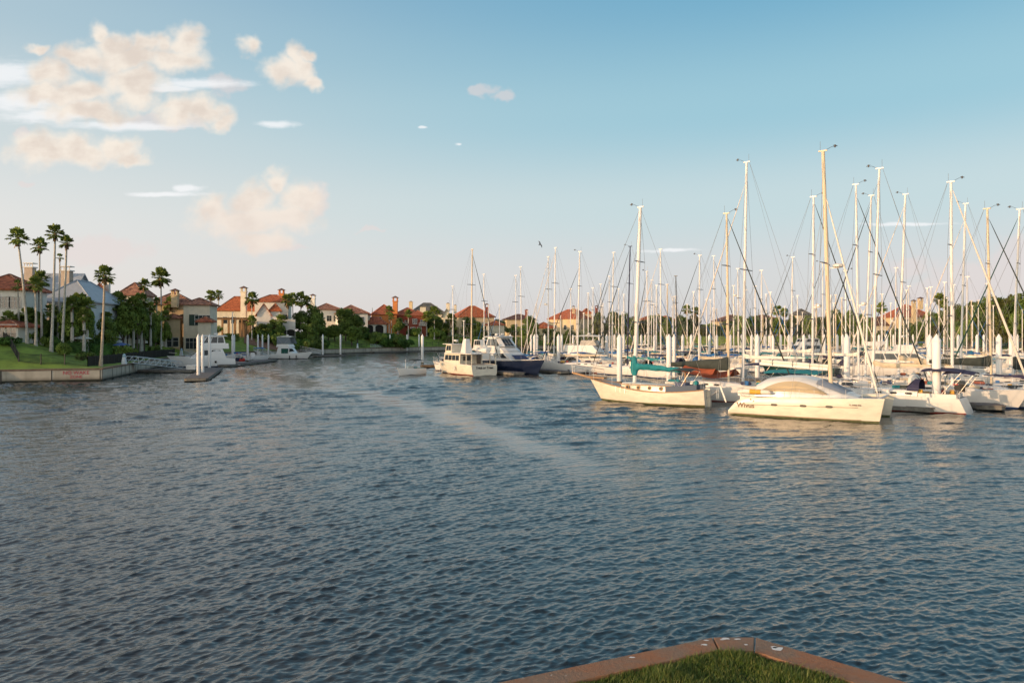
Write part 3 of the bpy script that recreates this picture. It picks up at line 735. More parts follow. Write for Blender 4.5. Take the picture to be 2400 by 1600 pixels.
                fo = f.build('window' if st != 'balcony' else 'balcony_door', TRIM if st != 'shut' else GREEN, root); fo.matrix_local = MW
                g = MB(); g.bb(-ww/2, ww/2, -.04, 0.02, 0, hh); g.build('pane', GLASS if st != 'shut' else GREEN, fo)
                if st == 'balcony':
                    b = MB(); b.bb(-ww/2-.7, ww/2+.7, -1.3, 0, -.22, -.02); b.bb(-ww/2-.7, ww/2+.7, -1.3, -1.2, .85, .97)
                    k = int((ww + 1.4) / .28)
                    for i in range(k+1):
                        xx = -ww/2-.65 + i * (ww + 1.3) / k; b.bb(xx-.05, xx+.05, -1.28, -1.2, -.02, .85)
                    bo = b.build('balcony', TRIM, root); bo.matrix_local = MW
    for (px, yt, wpx, d, yb, st, cm) in chimneys:
        x = WX(px, d) - x0; w = wpx * d / F; zt = ZA(yt, d) - gz; zb = ZA(yb, d) - gz; y = d - b0[3]
        m = MB(); m.bb(x-w/2, x+w/2, y-w*.4, y+w*.4, zb, zt)
        if st == 'tower': m.bb(x-w*.62, x+w*.62, y-w*.52, y+w*.52, zt - .1, zt+.12)
        co = m.build('chimney', cm, root)
        k = MB()
        if st == 'tower':
            for a, b in ((-1, -1), (1, -1), (1, 1), (-1, 1)): k.bb(x+a*w*.42-w*.1, x+a*w*.42+w*.1, y+b*w*.32-w*.1, y+b*w*.32+w*.1, zt+.12, zt+w*.75, 1)
            zz = zt + w*.75; e = .78 * w; k.add([(x-e, y-e*.8, zz), (x+e, y-e*.8, zz), (x+e, y+e*.8, zz), (x-e, y+e*.8, zz), (x, y, zz+w*.42)], [(0, 1, 4), (1, 2, 4), (2, 3, 4), (3, 0, 4), (3, 2, 1, 0)])
        else:
            k.bb(x-w*.62, x+w*.62, y-w*.52, y+w*.52, zt+.003, zt+.18, 1)
            if st == 'rail':
                for a in (-1, -.33, .33, 1): k.bb(x+a*w*.5-.06, x+a*w*.5+.06, y-w*.4, y-w*.4+.1, zt+.18, zt+.75, 1)
                k.bb(x-w*.62, x+w*.62, y-w*.5, y+w*.5, zt+.75, zt+.88, 1)
            else: k.bb(x-w*.3, x+w*.3, y-w*.25, y+w*.25, zt+.18, zt+.5, 0)
        k.build('chimney_cap', [RB if st != 'rail' else TRIM, cm if st != 'rail' else TRIM], co)
    return root
W_ = lambda f, us, v, w, h, st='sq': [(f, u, v, w, h, st) for u in us]
house('villa', 'white stucco villa with dark red hip roof, cut by the left edge', RT, WW,
      [(None, -70, 60, 112, 676, 640, W_('f', (.45, .62, .8), .62, 1.6, 1.7) + W_('f', (.5, .72, .9), .15, 1.8, 2.2), 12, {'D': 8}),
       (None, -40, 42, 107, 764, 752, W_('f', (.5, .8), .15, 1.5, 1.8), 4, {'D': 5})])
house('villa', 'big pale house under a blue metal roof with two railed chimneys behind the palm cluster', RM, WP,
      [(None, 18, 152, 128, 706, 636, W_('f', (.55, .8), .7, 2.2, 1.5) + W_('f', (.2, .8), .22, 2.2, 2.2), 5, {'D': 12, 'roof': 'gable_s', 'ridge': RM}),
       (None, 92, 212, 124, 706, 655, W_('f', (.3, .55, .8), .62, 1.6, 1.7, 'balcony') + W_('f', (.3, .7), .15, 2.2, 2.3), 5, {'D': 13, 'ridge': RM})],
      [(71, 628, 19, 131, 670, 'rail', WSH), (157, 636, 20, 128, 680, 'rail', WSH)])
house('villa', 'cream villa with steep plain red roof right of the blue metal roof', RT, WC,
      [(188, 200, 268, 145, 712, 662, W_('f', (.3, .6), .6, 1.5, 1.6), 30, {'D': 10}), (None, 232, 300, 140, 735, 715, W_('f', (.3, .7), .15, 2.4, 2.6, 'sq'), 20, {'D': 7})],
      [(252, 655, 10, 152, 700, 'plain', WW)])
house('villa', 'villa with pyramid red roof peeking over trees beside the twin tall palms', RT2, WC,
      [(None, 280, 334, 160, 690, 662, W_('f', (.3, .7), .75, 1.3, 1.5), 10, {'D': 8}), (None, 262, 325, 150, 752, 743, W_('f', (.25, .5, .8), .05, 1.6, 2.4), 10, {'D': 6, 'wm': WW})])
house('villa', 'long tan villa with mottled tile roof, arched loggia and green-shuttered window', RT2, WT,
      [(None, 346, 452, 172, 712, 682, W_('f', (.1, .24, .45, .58), .62, 1.3, 1.8) + W_('f', (.8,), .6, 2.6, 2.3, 'loggia') + W_('f', (.3, .52, .85), .12, 2.0, 2.4), 14, {'D': 10}),
       (None, 430, 492, 168, 713, 698, W_('f', (.38,), .58, 1.7, 2.3, 'shut') + W_('f', (.72,), .58, 3.2, 2.2) + W_('f', (.3,), .1, 2.4, 2.4), 12, {'D': 9, 'wm': WC}),
       (None, 464, 494, 163, 753, 743, W_('f', (.32, .74), .12, 1.2, 2.4, 'arch'), 12, {'D': 3.5, 'wm': WC, 'rm': RT}),
       (None, 384, 422, 168, 745, 737, W_('f', (.35, .7), .2, 1.3, 2.0), 14, {'D': 3.0})],
      [(410.5, 692, 14, 172, 720, 'tower', WT)])
house('villa', 'cream villa with terracotta roofs, tall chimney stack and white gabled bay beside pergola', RT3, WC,
      [(None, 508, 606, 186, 727, 694, W_('f', (.2, .4, .65, .85), .55, 1.3, 2.0), 10, {'D': 9, 'roof': 'hip'}),
       (None, 597, 676, 184, 706, 690, W_('f', (.55, .72, .9), .5, 1.6, 1.8), 10, {'D': 8, 'wm': WW}),
       (None, 602, 634, 176, 733, 711, W_('f', (.5,), .12, 2.6, 3.6, 'arch'), 16, {'D': 6, 'roof': 'gable_f', 'wm': WW}),
       (None, 634, 656, 177, 728, 711, W_('f', (.5,), .46, 2.6, 2.0) + W_('f', (.5,), .08, 2.4, 2.2), 16, {'D': 6, 'wm': WW}),
       (None, 650, 692, 176, 750, 749, W_('f', (.3, .75), .08, 2.3, 2.6, 'loggia'), 16, {'D': 7, 'roof': 'flat', 'wm': WW})],
      [(571.5, 684, 12, 180, 760, 'tower', WC), (660, 688, 11, 190, 705, 'tower', WO), (733.5, 700, 10, 205, 722, 'tower', WW)])
house('villa', 'white villa with long low red roof half hidden by dark trees', RT2, WW,
      [(None, 736, 800, 222, 725, 710, W_('f', (.55, .8), .55, 1.6, 2.0) + W_('f', (.3, .7), .1, 1.8, 2.0), 20, {'D': 11}),
       (None, 792, 862, 218, 733, 714, W_('f', (.15, .45, .8), .55, 1.5, 2.2), 20, {'D': 12})])
house('villa', 'orange villa with white arched loggia and red bell tower', RT, WO,
      [(862, 874, 930, 244, 736, 713, W_('l', (.3, .75), .6, 1.0, 2.0, 'arch') + W_('f', (.12, .3), .62, 1.0, 2.0, 'arch'), 14, {'D': 11, 'ridge': RT3}),
       (None, 851, 904, 236, 759, 743, W_('f', (.28, .74), .02, 6.6, 3.0, 'loggia') if False else W_('f', (.27, .72), .05, 2.9, 3.6, 'loggia'), 6, {'D': 6, 'wm': WW}),
       (None, 849, 866, 237, 737, 731, W_('f', (.5,), .6, 1.3, 2.2), 6, {'D': 5, 'wm': WC})],
      [(926.5, 706, 11, 246, 735, 'tower', WO)])
house('villa', 'dark red brick villa with white balconies and tall windows', RT, WR,
      [(None, 922, 992, 250, 738, 720, W_('f', (.25, .45), .52, 1.3, 1.8, 'balcony') + W_('f', (.1, .7), .08, 1.6, 2.2), 12, {'D': 12}),
       (None, 957, 1000, 245, 739, 727, W_('f', (.35,), .58, 1.6, 1.9) + W_('f', (.78,), .52, 1.6, 2.0, 'balcony') + W_('f', (.25, .6), .08, 1.6, 2.6), 10, {'D': 9})])
house('villa', 'grey hip-roofed house with dormer and square chimneys behind the brick villa', RG, WC,
      [(None, 958, 1045, 300, 735, 709, W_('f', (.2, .5, .8), .55, 1.6, 1.8), 8, {'D': 14, 'ridge': RG}),
       (None, 985, 998, 292, 718, 713, W_('f', (.5,), .6, .9, 1.2), 8, {'D': 4, 'ridge': RG, 'o': .3}),
       (None, 1038, 1056, 290, 738, 724, W_('f', (.5,), .5, 1.6, 2.6, 'arch'), 8, {'D': 8, 'roof': 'gable_f', 'ridge': RG})],
      [(963, 708, 8, 302, 728, 'plain', WT), (1050, 712, 8, 302, 730, 'plain', WC), (1067, 716, 6, 300, 735, 'plain', WC)])
house('villa', 'tan villa with bright red pyramid roof and red chimney behind the left masts', RT3, WT,
      [(1064, 1075, 1158, 268, 742, 716, W_('f', (.15, .4, .8), .55, 1.6, 1.8) + W_('f', (.5, .8), .1, 2, 2), 18, {'D': 13, 'ridge': RT3}), (None, 1144, 1182, 262, 761, 752, W_('f', (.3, .7), .1, 2, 2.2, 'loggia'), 10, {'D': 7, 'wm': WC})],
      [(1141, 720, 8, 270, 740, 'tower', WR)])
house('villa', 'low house with dark brown roof and brick chimney in the trees', RB, WT,
      [(None, 1188, 1255, 318, 748, 736, W_('f', (.3, .6), .5, 1.5, 1.6), 10, {'D': 12, 'ridge': RB})], [(1234, 727, 7, 318, 745, 'plain', WR)])
house('villa', 'yellow-lit villa with broad red roof and skylights behind the marina', RT, WT,
      [(1296, 1352, 1396, 312, 746, 724, W_('l', (.25, .6, .85), .5, 1.6, 1.9) + W_('f', (.3, .7), .5, 1.6, 1.9) + W_('l', (.3, .7), .1, 1.8, 1.9), 42, {'D': 17, 'ridge': RT3}),
       (None, 1256, 1300, 306, 768, 755, W_('f', (.5,), .2, 2, 1.6), 8, {'D': 8, 'rm': RT3}), (None, 1368, 1386, 318, 734, 723, W_('f', (.5,), .7, 1.2, 1.2), 6, {'D': 6, 'o': .4, 'rm': RT3})],
      [(1344, 723, 6, 316, 735, 'tower', WT), (1398, 722, 6, 320, 740, 'tower', WR)])
house('villa', 'white villa with bright red roofs right of the thick white mast', RT3, WW,
      [(None, 1496, 1560, 316, 758, 741, W_('f', (.2, .5, .8), .5, 1.6, 1.9, 'arch'), 10, {'D': 12}), (None, 1548, 1596, 318, 755, 740, W_('f', (.3, .7), .5, 1.6, 1.9), 10, {'D': 12})],
      [(1543, 738, 6, 318, 750, 'plain', WW)])
house('townhouse', 'long low terrace with red-brown roof behind the dense masts', RB, WT,
      [(None, 1690, 1762, 322, 752, 738, W_('f', (.15, .4, .65, .9), .5, 1.5, 1.8), 4, {'D': 12}), (None, 1764, 1838, 322, 752, 738, W_('f', (.15, .4, .65, .9), .5, 1.5, 1.8), 4, {'D': 12})])
house('villa', 'cream villa with small grey pyramid roof between masts', RG, WC,
      [(None, 1868, 1902, 316, 738, 724, W_('f', (.3, .7), .6, 1.2, 1.6, 'arch'), 0, {'D': 8, 'ridge': RG}), (None, 1850, 1936, 318, 752, 746, W_('f', (.12, .35, .6, .85), .5, 1.6, 1.8), 0, {'D': 10, 'rm': RG, 'ridge': RG})],
      [(1938, 728, 7, 316, 750, 'plain', WC)])
house('villa', 'low cream house with brown-red roof left of the hilltop villa', RB, WC,
      [(None, 2050, 2104, 292, 762, 743, W_('f', (.2, .5, .8), .4, 1.8, 1.9), 6, {'D': 13})])
house('villa', 'hilltop villa with two tall chimneys and red-brown roof above dark trees', RT, WT,
      [(None, 2114, 2186, 285, 742, 712, W_('f', (.1, .18, .7, .85), .62, 1.3, 1.5, 'arch'), 8, {'D': 13, 'ridge': RT3})],
      [(2141.5, 711, 8, 277, 770, 'tower', WT), (2157, 706, 9, 287, 725, 'tower', WT)], base=6.0)
# pergola
def pergola():
    d = 208; x0, x1 = WX(492, d), WX(580, d); g = ground((x0+x1)/2, d); zt = ZA(744, d) - g
    r = thing('pergola', 'tall brown timber pergola in front of the terracotta-roofed villa', 'pergola', (x0, d, g), R(4))
    w = mat('brown_timber', (0.30, 0.17, 0.08), 0.8, var=0.25, vs=3); L = x1 - x0; n = 7
    b = MB()
    for y in (0, 5): b.bb(-.5, L+.5, y-.1, y+.1, zt-.55, zt-.25)
    for i in range(24): xx = i * L / 23; b.bb(xx-.06, xx+.06, -.6, 5.6, zt-.247, zt)
    b.build('roof_beams', w, r)
    for i in range(n):
        for y in (0, 5):
            p = MB(); p.bb(i*L/(n-1)-.16, i*L/(n-1)+.16, y-.16, y+.16, -.3, zt-.553); p.build('post', w, r)
    q = MB(); q.bb(L*.62, L, 4.7, 4.8, 0, zt-.6); q.build('slat_screen', mat('slat_screen', (0.24, 0.15, 0.08), 0.8, var=.4, vs=2, stretch=(6, 1, .2)), r)
pergola()
# grey garden retaining wall and white terrace walls
def gwall(x0, y0, x1, y1, z0, z1, label, m, t=.3, name='garden_wall', cat='wall'):
    L = math.hypot(x1-x0, y1-y0); b = MB(); b.bb(0, L, -t/2, t/2, z0, z1-.08, 0); b.bb(-.04, L+.04, -t/2-.05, t/2+.05, z1-.078, z1, 1)
    o = b.build(name, [m, TRIM], None); o.location = (x0, y0, 0); o.rotation_euler.z = math.atan2(y1-y0, x1-x0); return tag(o, label, cat)
def PW(px, d): d = dmap(px, d); return WX(px, d), d
GREYW = mat('grey_garden_wall', (0.30, 0.30, 0.29), 0.9, var=0.15, vs=1)
gwall(*PW(568, 186), *PW(655, 190), 2.2, ZA(788, 228), 'grey retaining wall above the bare bank behind the left pilings', GREYW)
gwall(*PW(862, 232), *PW(924, 236), 2.5, ZA(782, 268), 'white terrace wall below the arched loggia of the orange villa', WW)
gwall(*PW(380, 152), *PW(422, 156), 3.0, ZA(785, 178), 'low white terrace wall below the tan villa', WW)
gwall(*PW(520, 168), *PW(566, 172), 2.8, ZA(790, 208), 'low cream terrace wall under the pergola', WC)
gwall(*PW(802, 222), *PW(823, 223), 2.5, ZA(787, 262), 'short pale green planter wall under the dark trees', mat('pale_green', (0.32, 0.42, 0.33), 0.8))
# the bare red bank
def bank():
    b = MB(); pts = []
    for i in range(14):
        px = 572 + i * 7; d0 = 197; d1 = 188
        x = WX(px, d0); pts.append((x, d0))
    n = 14; vs = [];
    for j in range(5):
        for i in range(n):
            px = 572 + i * 7; d = 200 + 4 * j * .8
            x = WX(px, d); vs.append((x, d, ground(x, d) + .10 + .1 * math.sin(i * 2.1 + j)))
    b.add(vs, [(j*n+i, j*n+i+1, (j+1)*n+i+1, (j+1)*n+i) for j in range(4) for i in range(n-1)])
    tag(b.build('bare_earth', mat('red_earth', (0.20, 0.11, 0.07), 0.95, var=.3, vs=1), smooth_=True), kind='structure')
bank()

# ------------------------------------------------------------------ iron fences, on the left lawn
IRON = mat('black_iron', (0.012, 0.014, 0.013), 0.6)
def iron_fence(pts, label, h=1.25, gap=0.14, post=2.4, dense=False):
    r = thing('iron_fence', label, 'fence', (pts[0][0], pts[0][1], 0)); b = MB(); ox, oy = pts[0]
    for i in range(len(pts)-1):
        (x0, y0), (x1, y1) = pts[i], pts[i+1]; L = math.hypot(x1-x0, y1-y0); n = max(1, int(L / gap)); m = max(1, int(L / post))
        P = [(x0+(x1-x0)*k/m, y0+(y1-y0)*k/m) for k in range(m+1)]; P = [(x, y, ground(x, y)) for x, y in P]
        for k in range(m):
            a, c = P[k], P[k+1]
            for zz in (.12, h-.12): b.tube([(a[0]-ox, a[1]-oy, a[2]+zz), (c[0]-ox, c[1]-oy, c[2]+zz)], 0.022, 4)
        w = .02 if dense else .011
        for k in range(n+1):
            x, y = x0+(x1-x0)*k/n, y0+(y1-y0)*k/n; t = k / n * m; i0 = min(int(t), m-1); z = P[i0][2] + (P[i0+1][2]-P[i0][2]) * (t-i0)
            b.tube([(x-ox, y-oy, z), (x-ox, y-oy, z+h)], w, 4)
        for (x, y, z) in P[:-1] if i < len(pts)-2 else P:
            q = MB(); q.bb(x-ox-.05, x-ox+.05, y-oy-.05, y-oy+.05, z-.2, z+h+.1); q.build('post', IRON, r)
    b.build('railing', IRON, r)
    return r
iron_fence([(WX(8, 107), 107), (WX(44, 96.5), 96.5), (WX(96, 96.6), 96.6), (WX(206, 98.8), 98.8)], 'low black iron railing turning along the front of the left lawn')
iron_fence([(WX(206, 98.8), 98.8), (-59.2, 110), (-65.0, 130.3), (-68.9, 151)], 'dense black iron railing rising behind the blue-white dock pedestals', gap=.09, h=1.35, dense=True)
iron_fence([(WX(785, 228), 228), (WX(860, 241), 241)], 'dark railing along the lawn under the white villa', gap=.25)
iron_fence([(WX(985, 261), 261), (WX(1055, 271), 271)], 'dark railing along the far lawn behind the trawler', gap=.25)
# power pedestals
def pedestal(px, d, label):
    x = WX(px, d); r = thing('dock_pedestal', label, 'power pedestal', (x, d, WALL_H + .04))
    m = mat('pedestal_white', (0.62, 0.66, 0.70), 0.5); a = MB(); a.rings([[(s*c[0], s*c[1], z) for c in ((-1, -1), (1, -1), (1, 1), (-1, 1))] for z, s in ((0, .30), (.1, .28), (.9, .19), (1.0, .19))]); a.build('body', m, r)
    b = MB(); b.rings([[(s*math.cos(k*math.pi/4), s*math.sin(k*math.pi/4), z) for k in range(8)] for z, s in ((1.0, .22), (1.25, .24), (1.4, .17), (1.5, .05))]); b.build('lamp_hood', mat('pedestal_blue', (0.30, 0.45, 0.55), .4), r)
pedestal(291, 108.6, 'blue-white pedestal on the seawall beside the metal gangway')
pedestal(425, 151.5, 'blue-white pedestal on the seawall left of the white flybridge cruiser')
pedestal(838, 234, 'small pale pedestal on the seawall right of the two lone pilings')

# ------------------------------------------------------------------ left bank planting
for a in [
    (64, 797, 556, 108, 50, 'tall fan palm with tan upper trunk, tallest of the pair at the far left', dict(top_px=41, bend=.25, group=None)),
    (44, 796, 668, 111, 30, 'palm trunk rising just left of the tallest far-left palm, crown hidden against it', dict(top_px=40, nf=14, rt=.15)),
    (84, 798, 667, 108, 42, 'short leaning palm with ragged crown, third trunk from the left', dict(top_px=82, bend=-.2)),
    (97, 797, 655, 112, 46, 'short palm with bright ragged crown before the blue roof', dict(top_px=95)),
    (88, 790, 576, 118, 44, 'tall slim palm rising over the left railed chimney', dict(top_px=93, rt=.13)),
    (120, 806, 546, 106, 46, 'tallest palm of all, its crown highest above the blue roof', dict(top_px=129, bend=.1)),
    (134, 780, 603, 118, 20, 'thin palm with small crown between the two tallest', dict(top_px=140, rt=.13, nf=16)),
    (145, 793, 568, 110, 36, 'tall palm right of the highest one with a drooping side frond', dict(top_px=156, bend=.15)),
    (236, 826, 645, 101, 52, 'lone palm with sunlit-toned trunk standing forward on the lawn behind the railing', dict(top_px=245, rt=.17)),
    (335, 790, 668, 150, 34, 'orange-lit palm left of the big shaggy one', dict(top_px=339)),
    (377, 793, 650, 146, 50, 'big shaggy palm, tallest in front of the tan villa', dict(nf=44)),
    (367, 790, 706, 158, 22, 'small palm in front of the tan villa orange side wall', {}),
    (402, 788, 712, 152, 42, 'dark palm with wide crown at the tan villa chimney', {}),
    (420, 786, 712, 160, 20, 'thin palm right of the tan villa chimney', {}),
    (434, 786, 740, 158, 24, 'squat palm beside the loggia', dict(skirt=False)),
    (447, 788, 752, 156, 20, 'smallest palm by the tan villa hedge', dict(skirt=False)),
    (494, 770, 693, 200, 30, 'left palm of the bushy pair behind the tan villa', dict(nf=40)),
    (512, 770, 691, 205, 26, 'right palm of the bushy pair behind the tan villa', dict(nf=36)),
    (590, 776, 701, 172, 38, 'palm in front of the tall cream chimney stack', dict(nf=36)),
    (590, 783, 752, 168, 30, 'low feathery palm at the end of the pergola', dict(skirt=False)),
    (674, 776, 705, 180, 36, 'golden-lit palm, first of the row before the dark trees', dict(nf=40)),
    (686, 776, 698, 184, 28, 'palm second in the row before the dark trees', {}),
    (705, 768, 702, 186, 40, 'palm third in the row before the dark trees', {}),
    (720, 762, 708, 190, 30, 'palm fourth in the row before the dark trees', {}),
    (818, 772, 738, 215, 34, 'broad palm crown among dark trees beside the arched loggia', dict(skirt=False)),
    (912, 782, 728, 228, 26, 'tall palm standing left of the bell tower', dict(rt=.15)),
    (917, 782, 742, 226, 18, 'shorter palm twinned with the one by the bell tower', dict(rt=.13)),
    (957, 775, 735, 236, 22, 'small palm before the brick villa', {}),
    (1018, 782, 735, 246, 40, 'palm with drooping crown right of the brick villa', dict(skirt=False)),
]:
    px, by, ty, d, cw, lab, kw = a; kw = dict(kw); kw.pop('group', None)
    palm(px, by, ty, d, cw, lab, m=PBARK_LIT if px in (236, 335) else PBARK, **kw)
for k, (px, d, ty, cw) in enumerate(((168, 113, 712, 40), (186, 117, 706, 46), (203, 116, 716, 44), (196, 112, 738, 36), (262, 127, 722, 44), (276, 130, 704, 46), (292, 128, 726, 42), (312, 133, 714, 44), (330, 136, 704, 40), (334, 140, 728, 36), (300, 136, 748, 34), (250, 122, 746, 34), (62, 112, 736, 36), (20, 110, 746, 40), (120, 116, 728, 36), (352, 146, 722, 34), (388, 150, 740, 30), (658, 176, 752, 34), (640, 176, 762, 30), (750, 196, 748, 30), (800, 204, 740, 34), (1000, 250, 742, 28), (1058, 252, 748, 30))):
    palm(px, 790, ty, d + (7 if 205 < px < 345 else 0), cw, 'stout cabbage palm with full rounded crown in the gardens of the left bank', rt=.24, group='cabbage palms in the left bank gardens', nf=40, name='cabbage_palm')
def T(px, d, w, h, label, kind='broad', m=None, **kw):
    return tree(WX(px, d), d, w * d / F, h, label, kind, m, **kw)
def TY(px, d, wpx, ytop, label, kind='broad', m=None, **kw):
    d = dmap(px, d) + (7 if 205 < px < 345 and d > 117 else 0)
    x = WX(px, d); g = ground(x, d); return tree(x, d, wpx * d / F, ZA(ytop, d) - g, label, kind, m, **kw)
TREES = [
 (10, 118, 90, 725, 'dark dense tree behind the lawn at the left edge', LEAF_D), (62, 116, 80, 715, 'dark tree behind the left palm pair', LEAF_D), (118, 120, 60, 740, 'low dark tree under the blue-roofed house', LEAF_D),
 (178, 116, 95, 681, 'large dark cabbage-palm thicket tree right of the tallest palms', LEAF_M), (228, 126, 60, 728, 'dark tree behind the lone forward palm', LEAF_D),
 (262, 130, 70, 668, 'tall rounded tree before the plain red roof', LEAF_M), (290, 128, 86, 700, 'broad green tree before the pyramid-roofed villa', LEAF_M), (322, 134, 60, 690, 'leafy tree left of the shaggy palm', LEAF_M),
 (350, 148, 36, 740, 'small tree between the palms by the tan villa', LEAF_D), (248, 118, 54, 735, 'low tree just right of the lone forward palm', LEAF_M),
 (622, 172, 50, 752, 'dark shrub tree below the gabled bay', LEAF_D), (655, 174, 40, 748, 'small dark tree before the white terrace', LEAF_D), (700, 186, 60, 722, 'dark tree behind the palm row', LEAF_D),
 (735, 190, 60, 708, 'tall dark tree at the end of the palm row', LEAF_D), (748, 194, 44, 745, 'dark rounded tree below the white villa', LEAF_D), (722, 180, 50, 750, 'dark laurel below the palm row', LEAF_D),
 (810, 206, 56, 716, 'tallest dark tree before the white villa', LEAF_D), (838, 208, 52, 730, 'dark tree touching the arched loggia', LEAF_D), (785, 200, 46, 756, 'lighter small tree with open crown under the white villa', LEAF_M), (770, 198, 40, 765, 'low light-green tree beside the open-crowned one', LEAF_M), (825, 202, 60, 758, 'lower green tree left of the loggia', LEAF_M),
 (936, 236, 36, 740, 'dark tree between loggia and brick villa', LEAF_D), (1005, 262, 44, 722, 'dark tree behind the drooping palm', LEAF_D), (1030, 256, 50, 742, 'dark tree filling the gap right of the brick villa', LEAF_D), (1058, 258, 40, 750, 'dark low tree left of the red pyramid roof', LEAF_D), (1100, 258, 46, 735, 'dark tree in front of the red pyramid roof', LEAF_D), (1120, 256, 40, 748, 'dark low tree right of the red pyramid roof centre', LEAF_D),
 (1172, 292, 50, 744, 'green tree left of the brown-roofed house', LEAF_D), (1205, 290, 40, 757, 'dark low tree before the brown-roofed house', LEAF_D), (1240, 286, 60, 735, 'green tree right of the brown-roofed house', LEAF_M), (1232, 280, 40, 755, 'pale tree in front of the brown-roofed house', LEAF_M),
 (1290, 288, 50, 766, 'low green tree below the yellow-lit villa', LEAF_D), (1335, 288, 44, 768, 'low dark tree before the yellow-lit villa', LEAF_D), (1375, 288, 44, 765, 'dark low tree right of the yellow-lit villa', LEAF_D),
 (1404, 300, 50, 726, 'tall dark tree right of the yellow-lit villa', LEAF_D), (1436, 300, 50, 720, 'tallest of the dark trees between the two red-roofed villas', LEAF_D), (1462, 298, 46, 728, 'dark tree left of the thick white mast', LEAF_D), (1484, 296, 40, 740, 'dark low tree behind the thick white mast', LEAF_D)]
for (px, d, w, yt, lab, m) in TREES: TY(px, d, w, yt, lab, 'broad', m)
lab_far = 'dark tree in the belt behind the crowded masts'
i = 0
hedge(WX(1560, 296), 296, WX(2090, 292), 292, 2.5, 3.8, 'long dark green belt of clipped growth behind the crowded masts', LEAF_D)
px = 1400
while px < 2190:
    d = 298 + (i * 37 % 17); TY(px, d, rnd.uniform(40, 62), rnd.uniform(732, 760), lab_far, 'broad', rnd.choice([LEAF_D, LEAF_D, LEAF_M, LEAF_W]), group='trees in the belt behind the masts'); px += rnd.uniform(11, 17); i += 1
for k, (px, d, w, yt) in enumerate([(1960, 306, 46, 718), (1990, 304, 44, 722), (2015, 300, 40, 728), (2035, 280, 40, 738), (2070, 270, 50, 770), (2100, 262, 50, 765), (2130, 256, 50, 752), (2165, 252, 60, 745)]):
    TY(px, d, w, yt, lab_far, 'broad', LEAF_D, group='trees in the belt behind the masts')
lab_hill = 'dark green tree in the wooded hill at the right edge'
for k, (px, d, w, yt) in enumerate([(2190, 250, 70, 724), (2215, 244, 74, 712), (2245, 238, 80, 704), (2275, 232, 84, 700), (2305, 228, 90, 692), (2335, 224, 96, 684), (2365, 220, 96, 680), (2400, 214, 110, 678), (2440, 210, 120, 676), (2480, 206, 120, 676),
      (2200, 236, 60, 755), (2235, 226, 66, 748), (2270, 220, 66, 742), (2306, 214, 70, 735), (2345, 208, 80, 738), (2385, 204, 84, 730), (2425, 200, 90, 735), (2180, 246, 50, 748)]):
    TY(px, d, w, yt, lab_hill, 'broad', (LEAF_M, LEAF_D, LEAF_W, LEAF_D)[k % 4], group='trees covering the hill at the right')
for (px, d, yt, w, lab) in ((2175, 250, 708, 5, 'thin dark cypress right of the hilltop villa chimneys'), (846, 232, 718, 5, 'thin dark cypress above the white villa roof'), (873, 246, 716, 4, 'thin dark cypress behind the orange villa')):
    TY(px, d, w * 3, yt, lab, 'cypress', LEAF_D)
for k, px in enumerate((1758, 1778, 1798)): TY(px, 326, 12, 718 + k * 2, 'thin dark cypress behind the red-brown terrace', 'cypress', LEAF_D, group='cypresses behind the terrace')
for (px, d, ty, cw, lab) in ((1610, 300, 726, 26, 'left palm of the pair above the back masts'), (1630, 302, 730, 26, 'right palm of the pair above the back masts'), (1822, 304, 728, 28, 'palm right of the red-brown terrace'), (1838, 300, 733, 26, 'lower palm right of the red-brown terrace'),
                     (2065, 270, 722, 30, 'rounded palm above the low cream house'), (2203, 244, 702, 34, 'palm at the left foot of the wooded hill'), (2213, 240, 712, 26, 'second palm at the foot of the wooded hill')):
    palm(px, 780, ty, d, cw, lab, nf=40)
